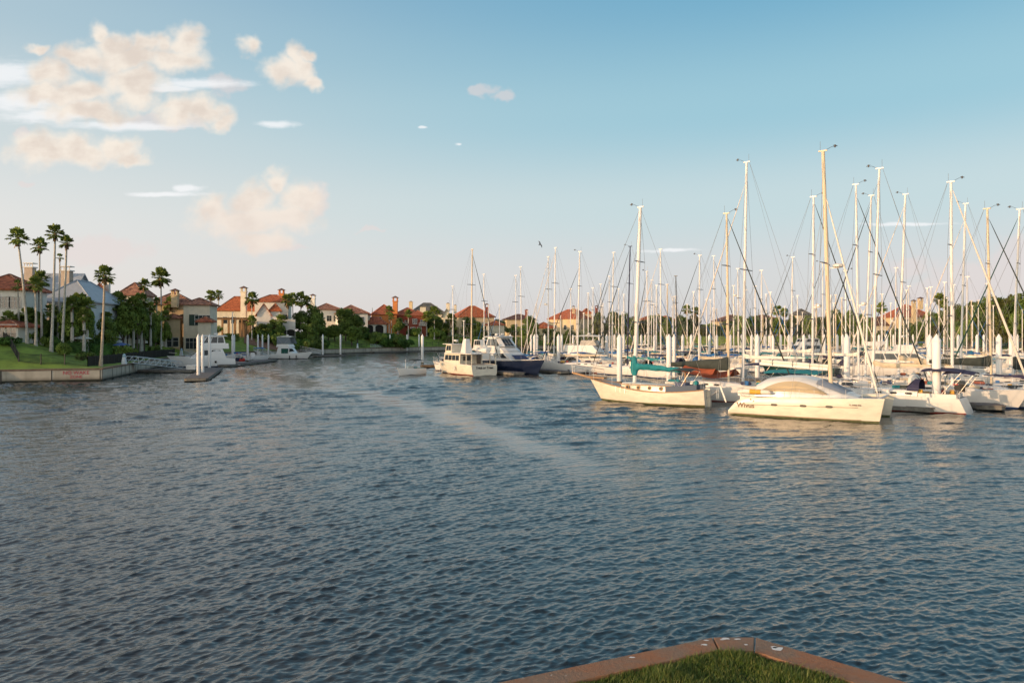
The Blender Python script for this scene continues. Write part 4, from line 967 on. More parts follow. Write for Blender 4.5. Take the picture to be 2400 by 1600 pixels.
for (px, d, wpx, hm, lab, m) in ((20, 103, 60, 1.3, 'low bushy shrub at the far left of the lawn top', LEAF_H), (132, 107, 30, 2.6, 'bright green shrub below the tallest palm', LEAF_H), (152, 105, 44, 2.3, 'dark shrub right of the tallest palm foot', LEAF_M), (112, 110, 34, 2.2, 'shrub between the leaning palms', LEAF_M), (75, 111, 36, 2.0, 'dark shrub at the feet of the left palms', LEAF_M),
      (318, 128, 26, 1.6, 'round clipped bush on the lawn top', LEAF_H), (342, 132, 20, 1.3, 'small round bush beside the clipped one', LEAF_H), (376, 136, 36, 2.0, 'dark spiky shrub bed left of the small sloping lawn', LEAF_D), (404, 150, 36, 1.5, 'dark shrub above the iron railing end', LEAF_D), (362, 140, 30, 2.4, 'dark shrub between railing and terrace', LEAF_D),
      (575, 176, 30, 2.2, 'dark shrub at the grey wall start', LEAF_D), (612, 186, 34, 3.2, 'dark shrub above the grey wall', LEAF_D), (640, 188, 30, 3.0, 'second dark shrub above the grey wall', LEAF_M), (678, 194, 40, 3.4, 'shrub behind the flybridge boat', LEAF_M), (700, 196, 34, 3.0, 'shrub at the top of the green slope', LEAF_M), (730, 206, 46, 3.6, 'dark shrub mass right of the green slope', LEAF_D), (765, 222, 40, 3.2, 'dark shrub behind the lone pilings', LEAF_M), (795, 224, 46, 3.4, 'wide dark shrub behind the lone pilings', LEAF_D), (838, 228, 40, 3.4, 'dark shrub below the loggia terrace', LEAF_M), (884, 228, 34, 2.8, 'clipped shrub before the loggia terrace wall', LEAF_D), (940, 240, 30, 4.0, 'dark shrub right of the loggia terrace', LEAF_D), (960, 250, 36, 3.0, 'shrub below the brick villa', LEAF_D), (1005, 258, 36, 3.0, 'shrub right of the brick villa lawn', LEAF_M),
      (205, 108, 40, 1.6, 'rose bush bed with white flowers above the railing', LEAF_D), (190, 104, 26, 1.3, 'dark low plant beside the rose bed', LEAF_D)):
    TY(px, d, wpx, HZ - (ground(WX(px, d), d) + hm - H) * F / d, lab, 'bush', m, cat='shrub', name='shrub')
hedge(WX(158, 112), 112, WX(206, 113), 113, 1.6, 1.9, 'tall clipped hedge right of the palm cluster')
hedge(WX(210, 117), 117, WX(262, 119), 119, 1.6, 2.0, 'clipped hedge behind the lone forward palm')
hedge(WX(272, 127), 127, WX(312, 124), 124, 1.0, 0.6, 'bright yellow-green low hedge on the slope', mat('leaf_yellowgreen', (0.20, 0.28, 0.02), .6, var=.2, vs=1))
hedge(*PW(420, 148), *PW(456, 148), 1.5, 1.9, 'clipped hedge behind the white cruiser stern pilings')
hedge(*PW(380, 160), *PW(465, 160), 1.5, 2.4, 'long dark hedge below the tan villa', LEAF_D)
hedge(*PW(525, 162), *PW(560, 163), 1.5, 1.8, 'dark hedge below the cream terrace wall', LEAF_D)
hedge(WX(1265, 294), 294, WX(1400, 296), 296, 2, 3.6, 'long green hedge along the far shore behind the pilings', LEAF_M)
hedge(WX(1405, 293), 293, WX(1560, 295.5), 295.5, 2, 3.6, 'long hedge behind the mid-marina masts', LEAF_D)
def patio_umbrella(px, d, label, m, zt):
    x = WX(px, d); g = ground(x, d); r = thing('patio_umbrella', label, 'umbrella', (x, d, g)); p = MB(); p.tube([(0, 0, -.1), (0, 0, 2.5)], .03, 6); p.build('pole', TRIM, r)
    c = MB(); c.rings([[(s*math.cos(k*math.pi/4), s*math.sin(k*math.pi/4), z) for k in range(8)] for z, s in ((2.1, 1.5), (2.35, .9), (2.6, .06))]); c.build('canopy', m, r)
patio_umbrella(192, 116, 'white patio umbrella above the clipped hedge', mat('canvas_white', (.7, .68, .62), .8), 0)
patio_umbrella(284, 124, 'furled-blue patio umbrella at the top of the slope', mat('canvas_blue', (.06, .12, .3), .8), 0)

# garden shrubs and small trees filling in between lawn and houses
rg_ = random.Random(9)
for (a, b, n, d0, d1, h0, h1, kind) in ((-10, 300, 28, 119, 130, 1.8, 3.6, 'bush'), (290, 420, 10, 158, 168, 1.5, 2.6, 'bush'), (330, 500, 14, 160, 166, 1.8, 3.4, 'bush'), (590, 760, 22, 170, 190, 2.5, 4.5, 'bush'), (760, 960, 26, 214, 226, 2.5, 4.5, 'bush'), (960, 1240, 30, 246, 272, 2.5, 5, 'bush')):
    for i in range(n):
        px = a + (b - a) * (i + rg_.uniform(.2, .8)) / n; d = rg_.uniform(d0, d1); dd = dmap(px, d); h = rg_.uniform(h0, h1)
        tree(WX(px, dd), dd, h * rg_.uniform(1.1, 1.7), h, 'dark green garden shrub in the planting below the houses', 'bush', rg_.choice([LEAF_D, LEAF_D, LEAF_M, LEAF_H]), cat='shrub', group='garden shrubs below the waterfront houses', name='shrub')
for (px, d, w, yt) in ((14, 110, 44, 738), (38, 112, 40, 728), (70, 113, 46, 712), (95, 114, 44, 722), (310, 138, 52, 700), (338, 140, 46, 706), (365, 150, 40, 722), (30, 122, 46, 735), (92, 124, 40, 745), (150, 122, 44, 722), (205, 121, 44, 712), (300, 134, 40, 712), (330, 142, 40, 716), (357, 150, 26, 742), (388, 150, 28, 748), (455, 152, 26, 758), (640, 184, 40, 756), (668, 188, 44, 752)):
    TY(px, d, w, yt, 'leafy dark tree in the gardens of the left bank', 'broad', rg_.choice([LEAF_D, LEAF_M]), group='garden trees of the left bank')
# unseen trees added beyond the left edge to throw shade on the lawns
for (x, y, h) in ((-96, 84, 13), (-92, 98, 12), (-110, 78, 16), (-118, 66, 15), (-90, 108, 13), (-100, 118, 14), (-108, 128, 14), (-116, 140, 14), (-128, 120, 15), (-104, 98, 16)):
    tree(x, y, rnd.uniform(12, 15), h, 'unseen broad tree added beyond the left edge to shade the left bank', 'broad', LEAF_D, group='unseen trees added to shade the left bank')
# ------------------------------------------------------------------ boats
GEL = mat('white_gelcoat', (0.72, 0.70, 0.67), 0.22, var=0.05, vs=0.8, spec=0.6)
GELB = mat('shade_lifted_gelcoat', (0.88, 0.88, 0.87), 0.2, spec=.6)  # white raised in colour to offset the shade on the left boats
GELO = mat('aged_gelcoat', (0.74, 0.68, 0.56), 0.30, var=0.10, vs=1.1, spec=0.5, stretch=(1, 1, 3))
GELN = mat('navy_gelcoat', (0.012, 0.02, 0.05), 0.12, spec=0.8)
GELG = mat('grey_hull_bottom', (0.35, 0.37, 0.38), 0.35)
BOOT = mat('dark_boot_stripe', (0.03, 0.035, 0.04), 0.5)
BOOTB = mat('blue_boot_stripe', (0.03, 0.06, 0.16), 0.4)
BOOTR = mat('red_boot_stripe', (0.25, 0.04, 0.03), 0.4)
FOUL = mat('weedy_waterline', (0.10, 0.11, 0.05), 0.8, var=.3, vs=4)
TEAK = mat('teak_wood', (0.36, 0.20, 0.09), 0.6, var=.2, vs=4)
DECK = mat('deck_nonskid', (0.40, 0.37, 0.34), 0.7, var=.06, vs=2)
MASTW = mat('mast_white', (0.80, 0.77, 0.74), 0.35); MASTG = mat('mast_gold_anodised', (0.70, 0.57, 0.40), 0.4); MASTD = mat('mast_black', (0.06, 0.055, 0.05), 0.4)
STEEL = mat('stainless_steel', (0.62, 0.60, 0.57), 0.3, metal=.8); WIRE = mat('rigging_wire', (0.28, 0.27, 0.25), 0.5, metal=.5)
BGL = mat('boat_glass', (0.012, 0.016, 0.02), 0.08, spec=0.9); BGLT = mat('tinted_glass', (0.05, 0.035, 0.02), .12, spec=.9)
CTEAL = mat('teal_canvas', (0.012, 0.20, 0.23), 0.85, var=.2, vs=2); CBLUE = mat('blue_canvas', (0.02, 0.13, 0.36), .85, var=.2, vs=2); CNAVY = mat('navy_canvas', (0.03, 0.03, 0.075), .85, var=.2, vs=2)
CDARK = mat('charcoal_canvas', (0.035, 0.045, 0.042), .85, var=.25, vs=2); CGREEN = mat('dark_green_canvas', (0.012, 0.06, 0.05), .85, var=.2, vs=2); CRUST = mat('rust_canvas', (0.36, 0.085, 0.035), .85, var=.2, vs=2)
CTAN = mat('tan_canvas', (0.60, 0.50, 0.36), .85, var=.15, vs=2); CPALE = mat('pale_pink_canvas', (0.72, 0.64, 0.56), .8, var=.06, vs=2); CWHITE = mat('white_canvas', (0.78, 0.74, 0.66), .8, var=.08, vs=2); CSKY = mat('bright_blue_tarp', (0.03, 0.30, 0.55), .8, var=.2, vs=2)
RUB = mat('black_rubber', (0.02, 0.02, 0.02), .7); RED = mat('red_plastic', (0.5, 0.03, 0.02), .5); ORANGE = mat('orange_buoy', (0.75, 0.16, 0.02), .5); YEL = mat('yellow_plastic', (0.62, 0.36, 0.04), .6)
LETB = mat('lettering_black', (0.02, 0.02, 0.03), .6)
AX = math.atan2(-0.65, 0.76)       # heading of the slips: bow towards the right and the camera

def hull(L, B, zb, zm, zs, rake=0.9, ts=0.72, stern=0.25, n=15, full=2.3, deep=0.35):
    """lofted hull rings, open at the top; bow +x"""
    rings = []; sheer = []
    for i in range(n):
        s = i / (n - 1); x = -L/2 + L * s
        zt = zm + (zb - zm) * max(0, (s - .4) / .6) ** 1.8 + (zs - zm) * max(0, (.4 - s) / .4) ** 1.8
        w = B/2 * (1 - abs((s-.45)/.55) ** full) if s > .45 else B/2 * (1 - (1-ts) * ((.45-s)/.45) ** 2)
        w = max(w, 0.02)
        fine = 1 - max(0, (s - .5) / .5) ** 1.5
        rows = [(zt, 1.0), (zt - .09, 1.0), (zt * .62, .985 - .06 * (1 - fine)), (.30, .95 - .22 * (1 - fine)), (.16, .92 - .28 * (1 - fine)), (.0, .86 - .32 * (1 - fine)), (-.18, .66 - .3 * (1 - fine)), (-deep, .02)]
        side = []
        for z, k in rows:
            xr = x + (rake * (z / zb - 0.0) * s ** 5) - (stern * (z / zs) * (1 - s) ** 6)
            side.append((xr, w * k, z))
        rings.append(side + [(a, -b, c) for a, b, c in reversed(side)]); sheer.append((side[0][0], w, zt))
    return rings, sheer
def hull_obj(parent, L, B, zb, zm, zs, mats, name='hull', y=0, **kw):
    """mats: rail, topside, boot, bottom"""
    rings, sheer = hull(L, B, zb, zm, zs, **kw); mb = MB(); rows = [0, 1, 1, 1, 2, 3, 3, 3, 3, 3, 2, 1, 1, 1, 0]
    rings = [[(a, b + y, c) for a, b, c in r] for r in rings]
    n = len(rings[0]); o = 0
    mb.add([p for r in rings for p in r], [])
    for i in range(len(rings) - 1):
        for k in range(n - 1):
            mb.f.append((i*n+k, (i+1)*n+k, (i+1)*n+k+1, i*n+k+1)); mb.m.append(rows[k])
    mb.f.append(tuple(range(n))); mb.m.append(1)
    e = (len(rings)-1)*n; mb.f.append(tuple(range(e, e+n))[::-1]); mb.m.append(1)
    o_ = mb.build(name, mats, parent, True)
    d = MB(); vs = []
    for (x, w, z) in sheer: vs += [(x, y + w*.985, z - .05), (x, y, z - .05 + .05), (x, y - w*.985, z - .05)]
    d.add(vs, [f for i in range(len(sheer)-1) for f in ((i*3, i*3+1, i*3+4, i*3+3), (i*3+1, i*3+2, i*3+5, i*3+4))])
    d.build('deck', DECK, parent, True)
    return o_, sheer
def sheer_at(sh, x):
    for i in range(len(sh)-1):
        if sh[i][0] <= x <= sh[i+1][0]:
            t = (x - sh[i][0]) / (sh[i+1][0] - sh[i][0]); return sh[i][1] + t*(sh[i+1][1]-sh[i][1]), sh[i][2] + t*(sh[i+1][2]-sh[i][2])
    return (sh[-1][1], sh[-1][2]) if x > 0 else (sh[0][1], sh[0][2])
def rbox_ring(x, w, z0, z1, inset=.18, y=0):
    r = min(.12, w * .3); return [(x, y-w, z0), (x, y-w+inset*.4, z1-.1), (x, y-w+inset*.4+r, z1), (x, y, z1+.05), (x, y+w-inset*.4-r, z1), (x, y+w-inset*.4, z1-.1), (x, y+w, z0)]
def trunk_cabin(parent, stations, mat_, name='cabin', y=0):
    """stations: (x, halfwidth, zbase, ztop)"""
    m = MB(); m.rings([rbox_ring(x, w, a, b, y=y) for x, w, a, b in stations]); return m.build(name, mat_, parent, True)
def rail(parent, sh, x0, x1, h=.6, step=1.6, r=.014, pulpit=True, y=0, m=None):
    mb = MB(); n = max(2, int(abs(x1-x0)/step)); tops = {1: [], -1: []}
    for i in range(n+1):
        x = x0 + (x1-x0)*i/n; w, z = sheer_at(sh, x)
        for sgn in (1, -1):
            p = (x, y+sgn*w*.95, z); q = (x, y+sgn*w*.95, z+h); mb.tube([p, q], r, 5); tops[sgn].append(q)
    for sgn in (1, -1):
        mb.tube(tops[sgn], r*.55, 4); mb.tube([(a, b, c-h*.45) for a, b, c in tops[sgn]], r*.5, 4)
    if pulpit:
        xb, wb, zb = sh[-1]; w1, z1 = sheer_at(sh, xb-1.3)
        pts = [(xb-1.3, y+w1*.95, z1+h), (xb-.3, y+.16, zb+h+.04), (xb+.12, y, zb+h+.06), (xb-.3, y-.16, zb+h+.04), (xb-1.3, y-w1*.95, z1+h)]
        mb.tube(pts, r*1.3, 5)
        for p in (pts[1], pts[3]): mb.tube([p, (p[0]-.1, p[1], zb)], r*1.3, 5)
        xs, ws, zs = sh[0]; w2, z2 = sheer_at(sh, xs+1.0)
        pts = [(xs+1.0, y+w2*.95, z2+h), (xs+.1, y+ws*.9, zs+h), (xs+.1, y-ws*.9, zs+h), (xs+1.0, y-w2*.95, z2+h)]; mb.tube(pts, r*1.3, 5)
        for p in pts[1:3]: mb.tube([p, (p[0], p[1], zs)], r*1.3, 5)
    return mb.build('guard_rail', m or STEEL, parent)
def mast(parent, x, zb, zt, r, m, tilt=(0, 0), spr=2, chain=0.9, vane=True, beam=3.4, y=0, head=True):
    mb = MB(); dx, dy = tilt; P = lambda t: (x + dx*t, y + dy*t, zb + (zt-zb)*t)
    mb.tube([P(0), P(.5), P(.85), P(1)], [r*1.08, r*1.05, r*.98, r*.86], 10)
    o = mb.build('mast', m, parent, True); rp = []
    for k in range(spr):
        t = (k + 1) / (spr + 1) * 1.04; p = Vector(P(t)); hw = beam * (.36 if k == 0 else .27)
        s = MB(); s.tube([p + Vector((-.12, -hw, -.03)), p, p + Vector((-.12, hw, -.03))], [.035, .06, .035], 5); s.build('spreader', mat('spreader_grey', (.12, .12, .13), .5), parent); rp.append((p + Vector((-.12, -hw, 0)), p + Vector((-.12, hw, 0))))
    w = MB(); top = Vector(P(1)); bw = beam * .46
    for sgn in (0, 1):
        q = [Vector((x-.1, y + (-1 if sgn == 0 else 1) * bw, zb*.55 + .4))] + [r_[sgn] for r_ in rp] + [top + Vector((0, 0, -.2))]
        w.tube(q, .012, 4)
        w.tube([Vector((x-.5, y + (-1 if sgn == 0 else 1) * bw, zb*.55 + .4)), Vector(P(.5))], .010, 4)
    w.build('shrouds', WIRE, parent)
    if head:
        h = MB(); h.bb(top.x-.32, top.x+.28, top.y-.05, top.y+.05, top.z-.002, top.z+.09); h.build('masthead', m, parent)
        if vane:
            v = MB(); v.tube([top + Vector((-.2, 0, .09)), top + Vector((-.2, 0, .75))], .012, 4); v.build('antenna', WIRE, parent)
            v = MB(); v.tube([top + Vector((.2, 0, .09)), top + Vector((.55, .1, .28)), top + Vector((.75, .15, .28))], .014, 4)
            q = top + Vector((.78, .15, .28)); v.tube([q + Vector((0, 0, -.06)), q + Vector((0, 0, .13))], [.05, .075], 6); v.tube([q + Vector((-.14, 0, .1)), q + Vector((.16, 0, .02))], [.02, .035], 5)
            v.build('wind_vane', mat('vane_black', (.04, .04, .05), .5), parent)
    return P
def stay(parent, a, b, r=.011, name='backstay', m=None):
    s = MB(); s.tube([a, b], r, 4); return s.build(name, m or WIRE, parent)
def furled(parent, a, b, m, r=.085):
    """rolled headsail from tack a up to b"""
    a, b = Vector(a), Vector(b); s = MB(); pts = [a + (b-a)*t for t in (0, .03, .25, .6, .93, 1)]
    s.tube(pts, [r*.45, r, r*1.15, r*.9, r*.55, r*.25], 8); s.tube([a + Vector((0, 0, -.18)), a + Vector((0, 0, .02))], [r*1.3, r*1.3], 8, 1); return s.build('furled_jib', [m, STEEL], parent, True)
def boom(parent, x, z, L, cover, y=0, r=.10, hump=True, fat=.2, m=None, rise=0.0):
    mb = MB(); mb.tube([(x-.1, y, z), (x-L, y, z+rise)], r*.75, 8); mb.build('boom', m or MASTW, parent, True)
    if cover:
        n = 9; rg = []
        for i in range(n):
            t = i / (n-1); xx = x + .12 - (L*.98 + .1)*t; hh = fat * (1.9 - 1.25*t) * (1 if i else .75); ww = fat * (.62 - .25*t); zc = z + rise*t + hh * .35 + .02*math.sin(i*2.3)
            if i == 0 and hump: hh *= 1.5; zc += .18
            rg.append([(xx, y + ww*math.cos(k*math.pi/4), zc + hh*.62*math.sin(k*math.pi/4) - (.04 if k % 4 == 2 else 0)) for k in range(8)])
        c = MB(); c.rings(rg); c.build('sail_cover', cover, parent, True)
def canopy(parent, x0, x1, w, z, m, y=0, legs=True, camber=.18, drop=.12, name='bimini', zbase=1.2):
    n = 7; k = 6; vs = []; T = .03
    for i in range(n+1):
        for j in range(k+1):
            u, v = i/n, j/k; vs.append((x0+(x1-x0)*u, y - w + 2*w*v, z + camber*(1-(2*v-1)**2) - drop*((2*u-1)**4) - .03*math.sin(math.pi*3*u)**2))
    lo = [(a, b, c - T) for a, b, c in vs]; o = len(vs); mb = MB(); fs = []
    for i in range(n):
        for j in range(k):
            a = i*(k+1)+j; fs += [(a, a+1, a+k+2, a+k+1), (o+a, o+a+k+1, o+a+k+2, o+a+1)]
    edge = [i*(k+1) for i in range(n+1)] + [n*(k+1)+j for j in range(1, k+1)] + [i*(k+1)+k for i in range(n-1, -1, -1)] + [j for j in range(k-1, 0, -1)]
    for a, b in zip(edge, edge[1:] + edge[:1]): fs.append((a, b, o+b, o+a))
    mb.add(vs + lo, fs); ob = mb.build(name, m, parent, True)
    if legs:
        f = MB()
        for s in (-1, 1):
            f.tube([(x0+.05, y+s*w, z-drop), ((x0+x1)/2, y+s*w, zbase)], .016, 5); f.tube([(x1-.05, y+s*w, z-drop), ((x0+x1)/2, y+s*w, zbase)], .016, 5)
        f.tube([(x0+.05, y-w, z-drop-.02), (x0+.05, y, z+camber-drop-.05), (x0+.05, y+w, z-drop-.02)], .016, 5)
        f.build('canopy_frame', STEEL, parent)
    return ob
def dodger(parent, x, w, z0, z1, m, y=0):
    mb = MB(); rg = []
    for (dx, k, zt) in ((-.1, 1, z1), (.35, .98, z1+.02), (.95, .86, z0+.12)):
        rg.append([(x+dx, y + w*k*math.cos(math.pi*j/8), z0 + (zt-z0)*math.sin(math.pi*j/8)**.6) for j in range(9)])
    mb.rings(rg, caps=False, close=False); mb.build('dodger', m, parent, True)
    g = MB(); g.rings([[(x+.42+.5*t, y + w*.55*s*(1-.1*t), z0 + (z1-z0)*(.86-.62*t)) for s in (-1, 1)] for t in (0, 1)], close=False, caps=False)
    g.build('dodger_window', BGL, parent)
def radar(parent, p, r=.28, pole=False):
    mb = MB(); mb.rings([[(p[0]+s*math.cos(k*math.pi/5), p[1]+s*math.sin(k*math.pi/5), p[2]+z) for k in range(10)] for z, s in ((0, r*.8), (.06, r), (.18, r), (.26, r*.7))])
    mb.bb(p[0]-.5, p[0]+.1, p[1]-.05, p[1]+.05, p[2]-.06, p[2]-.002); mb.build('radar_dome', GEL, parent, True)
def windows(parent, pts, w, h, m=BGL, name='window', t=.03):
    """pts: (x, y, z) centres on the cabin side"""
    for (x, y, z) in pts:
        mb = MB(); s = 1 if y > 0 else -1; n = 10
        ring = [(x + w/2*math.copysign(abs(math.cos(a))**.6, math.cos(a)), z + h/2*math.copysign(abs(math.sin(a))**.6, math.sin(a))) for a in [2*math.pi*k/n for k in range(n)]]
        mb.prism(ring, y - t, y + t, 1); mb.build(name, m, parent)
def fender(parent, p, m=None):
    mb = MB(); mb.tube([(p[0], p[1], p[2]-.35), (p[0], p[1], p[2]-.28), (p[0], p[1], p[2]+.28), (p[0], p[1], p[2]+.35)], [.05, .12, .12, .04], 8); mb.build('fender', m or GEL, parent, True)

def clutter(r, L, B, zm, x0, zd, fine, seed, w):
    q = random.Random(seed)
    a = MB(); a.bb(-.43*L, -.235*L, -w*.72, w*.72, zm+.02, zm+.06); a.build('cockpit_shade_plate', mat('cockpit_shadow_teak', (.13, .09, .06), .8), r)  # dark plate laid on deck; the well's shade is in its colour
    for s in (-1, 1):
        a = MB(); x1, x2 = -.19*L, -.02*L; y = s*(w*1.075)
        a.add([(x1, y+s*.02, zm+.12), (x2, y+s*.03, zm+.13), (x2, y-s*.01, zm+.30), (x1, y-s*.02, zm+.30)], [(0, 1, 2, 3)]); 
        if not fine: a.build('cabin_window', BGL, r)
    n = 13 if fine else 4
    for i in range(n):
        k = q.choice(('bag', 'coil', 'winch', 'hatch', 'can', 'coil', 'bag')); a = MB(); x = q.uniform(-.42, .36)*L; y = q.uniform(-.7, .7)*w; z = zm + (.42 if -.2*L < x < x0 else .12) + (.1 if x > x0 else 0)
        if k == 'bag': l = q.uniform(.5, 1.1); a.tube([(x-l/2, y, z+.12), (x-l*.4, y, z+.15), (x+l*.4, y+.1, z+.15), (x+l/2, y+.1, z+.12)], [.05, .16, .15, .05], 7); a.build('sail_bag', q.choice((CNAVY, CDARK, CTEAL, CTAN, CBLUE, CRUST)), r, True)
        elif k == 'coil': a.tube([(x+.2*math.cos(j*.9), y+.2*math.sin(j*.9), z+.03+.012*j) for j in range(12)], .03, 4); a.build('rope_coil', q.choice((MASTD, CNAVY, CWHITE)), r)
        elif k == 'winch': a.tube([(x, y, z-.05), (x, y, z+.08), (x, y, z+.2)], [.1, .07, .1], 8); a.build('winch', STEEL, r)
        elif k == 'hatch': a.bb(x-.25, x+.25, y-.22, y+.22, z+.0, z+.09); a.build('hatch', BGLT, r)
        else: a.bb(x-.16, x+.16, y-.1, y+.1, z, z+.36); a.build('fuel_can', q.choice((RED, YEL, CBLUE)), r)
def sailboat(label, mx, md, head, L, mtop, mr=.11, mm=None, tilt=0.0, jib=CWHITE, jt=.95, cover=CWHITE, boomlen=None, boomz=None, fat=.2, B=None, fb=(1.35, 1.0, 1.05), hm=None, boot=None, spr=2,
             bim=None, dodg=None, rad=None, fine=True, group=None, mastx=.07, cat='sailboat', flip=False, vane=True, name='sailboat', stern=.25, ts=.72, rake=.9, porto=3, wheel=True, jr=.058):
    """mast foot stands over photo column mx at distance md; mtop = height of masthead; head = heading angle"""
    hx, hy = math.cos(head), math.sin(head); B = B or L * .30; x, y = WX(mx, md), md; cx, cy = x - hx*mastx*L, y - hy*mastx*L
    r = thing(name, label, cat, (cx, cy, 0), head, group); mm = mm or MASTW; zb, zm, zs = fb
    _, sh = hull_obj(r, L, B, zb, zm, zs, [TEAK if fine and porto == 4 else (boot or BOOT) if False else (hm or GEL), hm or GEL, boot or BOOTB, FOUL], rake=rake, ts=ts, stern=stern)
    x0 = mastx * L; zd = sheer_at(sh, x0)[1]
    w = B * .30
    st = [(-.22*L, w*1.05, zm-.08, zm+.42), (-.05*L, w*1.1, zm-.08, zm+.44), (x0+.04*L, w, zd-.08, zd+.36), (x0+.16*L, w*.75, zd-.06, zd+.22), (x0+.22*L, w*.45, zd-.05, zd+.03)]
    trunk_cabin(r, st, GEL)
    co = MB()
    for s in (-1, 1): co.bb(-.44*L, -.225*L, s*w*1.08-.08, s*w*1.08+.08, zm-.06, zm+.24)
    co.bb(-.445*L, -.44*L+.12, -w*1.0+.02, w*1.0-.02, zm-.05, zm+.235); co.build('cockpit_coaming', GEL, r)
    if fine:
        windows(r, [(-.17*L + i*.09*L, s*(w*1.07 + .0), zm+.17) for i in range(porto) for s in (-1, 1)], .52, .14, name='porthole')
        h = MB(); h.bb(x0+.07*L, x0+.07*L+.5, -.25, .25, zd+.31, zd+.40); h.build('hatch', BGLT, r)
        if wheel:
            wh = MB(); n = 14; wh.tube([(-.36*L, .42*math.cos(k*2*math.pi/n), zm+.75+.42*math.sin(k*2*math.pi/n)) for k in range(n+1)], .02, 5, cap=False)
            wh.tube([(-.36*L, 0, zm-.05), (-.36*L, 0, zm+.75)], .05, 6)
            for k in range(3): wh.tube([(-.36*L, .42*math.cos(k*math.pi/3), zm+.75+.42*math.sin(k*math.pi/3)), (-.36*L, -.42*math.cos(k*math.pi/3), zm+.75-.42*math.sin(k*math.pi/3))], .01, 4)
            wh.build('wheel', STEEL, r)
    clutter(r, L, B, zm, x0, zd, fine, int(abs(mx*7+md)), w)
    rail(r, sh, -.46*L, .42*L, r=.014 if fine else .012, step=1.7)
    dx = tilt * math.cos(-head); dy = tilt * math.sin(-head)
    P = mast(r, x0, zd+.30, mtop, mr, mm, (dx, dy), spr, beam=B, vane=vane)
    bow = (sh[-1][0]-.05, 0, zb+.15); sterp = (sh[0][0]+.05, 0, zs+.1); top = Vector(P(1))
    stay(r, top + Vector((-.25, 0, 0)), sterp)
    if jib: furled(r, bow, Vector(P(jt)) + Vector((.12, 0, 0)), jib, jr)
    else: stay(r, bow, Vector(P(jt)), .012, 'forestay')
    bl = boomlen or L * .36; bz = boomz or zd + 1.35; t = (bz - zd) / (mtop - zd)
    boom(r, x0 + dx*t - mr, bz, bl, cover, y=dy*t, fat=fat, rise=.1)
    stay(r, (x0-bl+.1, dy*t, bz+.1), top + Vector((-.25, 0, 0)), .008, 'topping_lift')
    if bim: canopy(r, -.47*L, -.24*L, B*.36, zm+2.0, bim, zbase=zm+.2)
    if dodg: dodger(r, -.22*L, w*1.05, zm+.38, zm+1.25, dodg)
    if rad: radar(r, (x0 + dx*rad + mr + .45, dy*rad, zd + (mtop-zd)*rad))
    return r

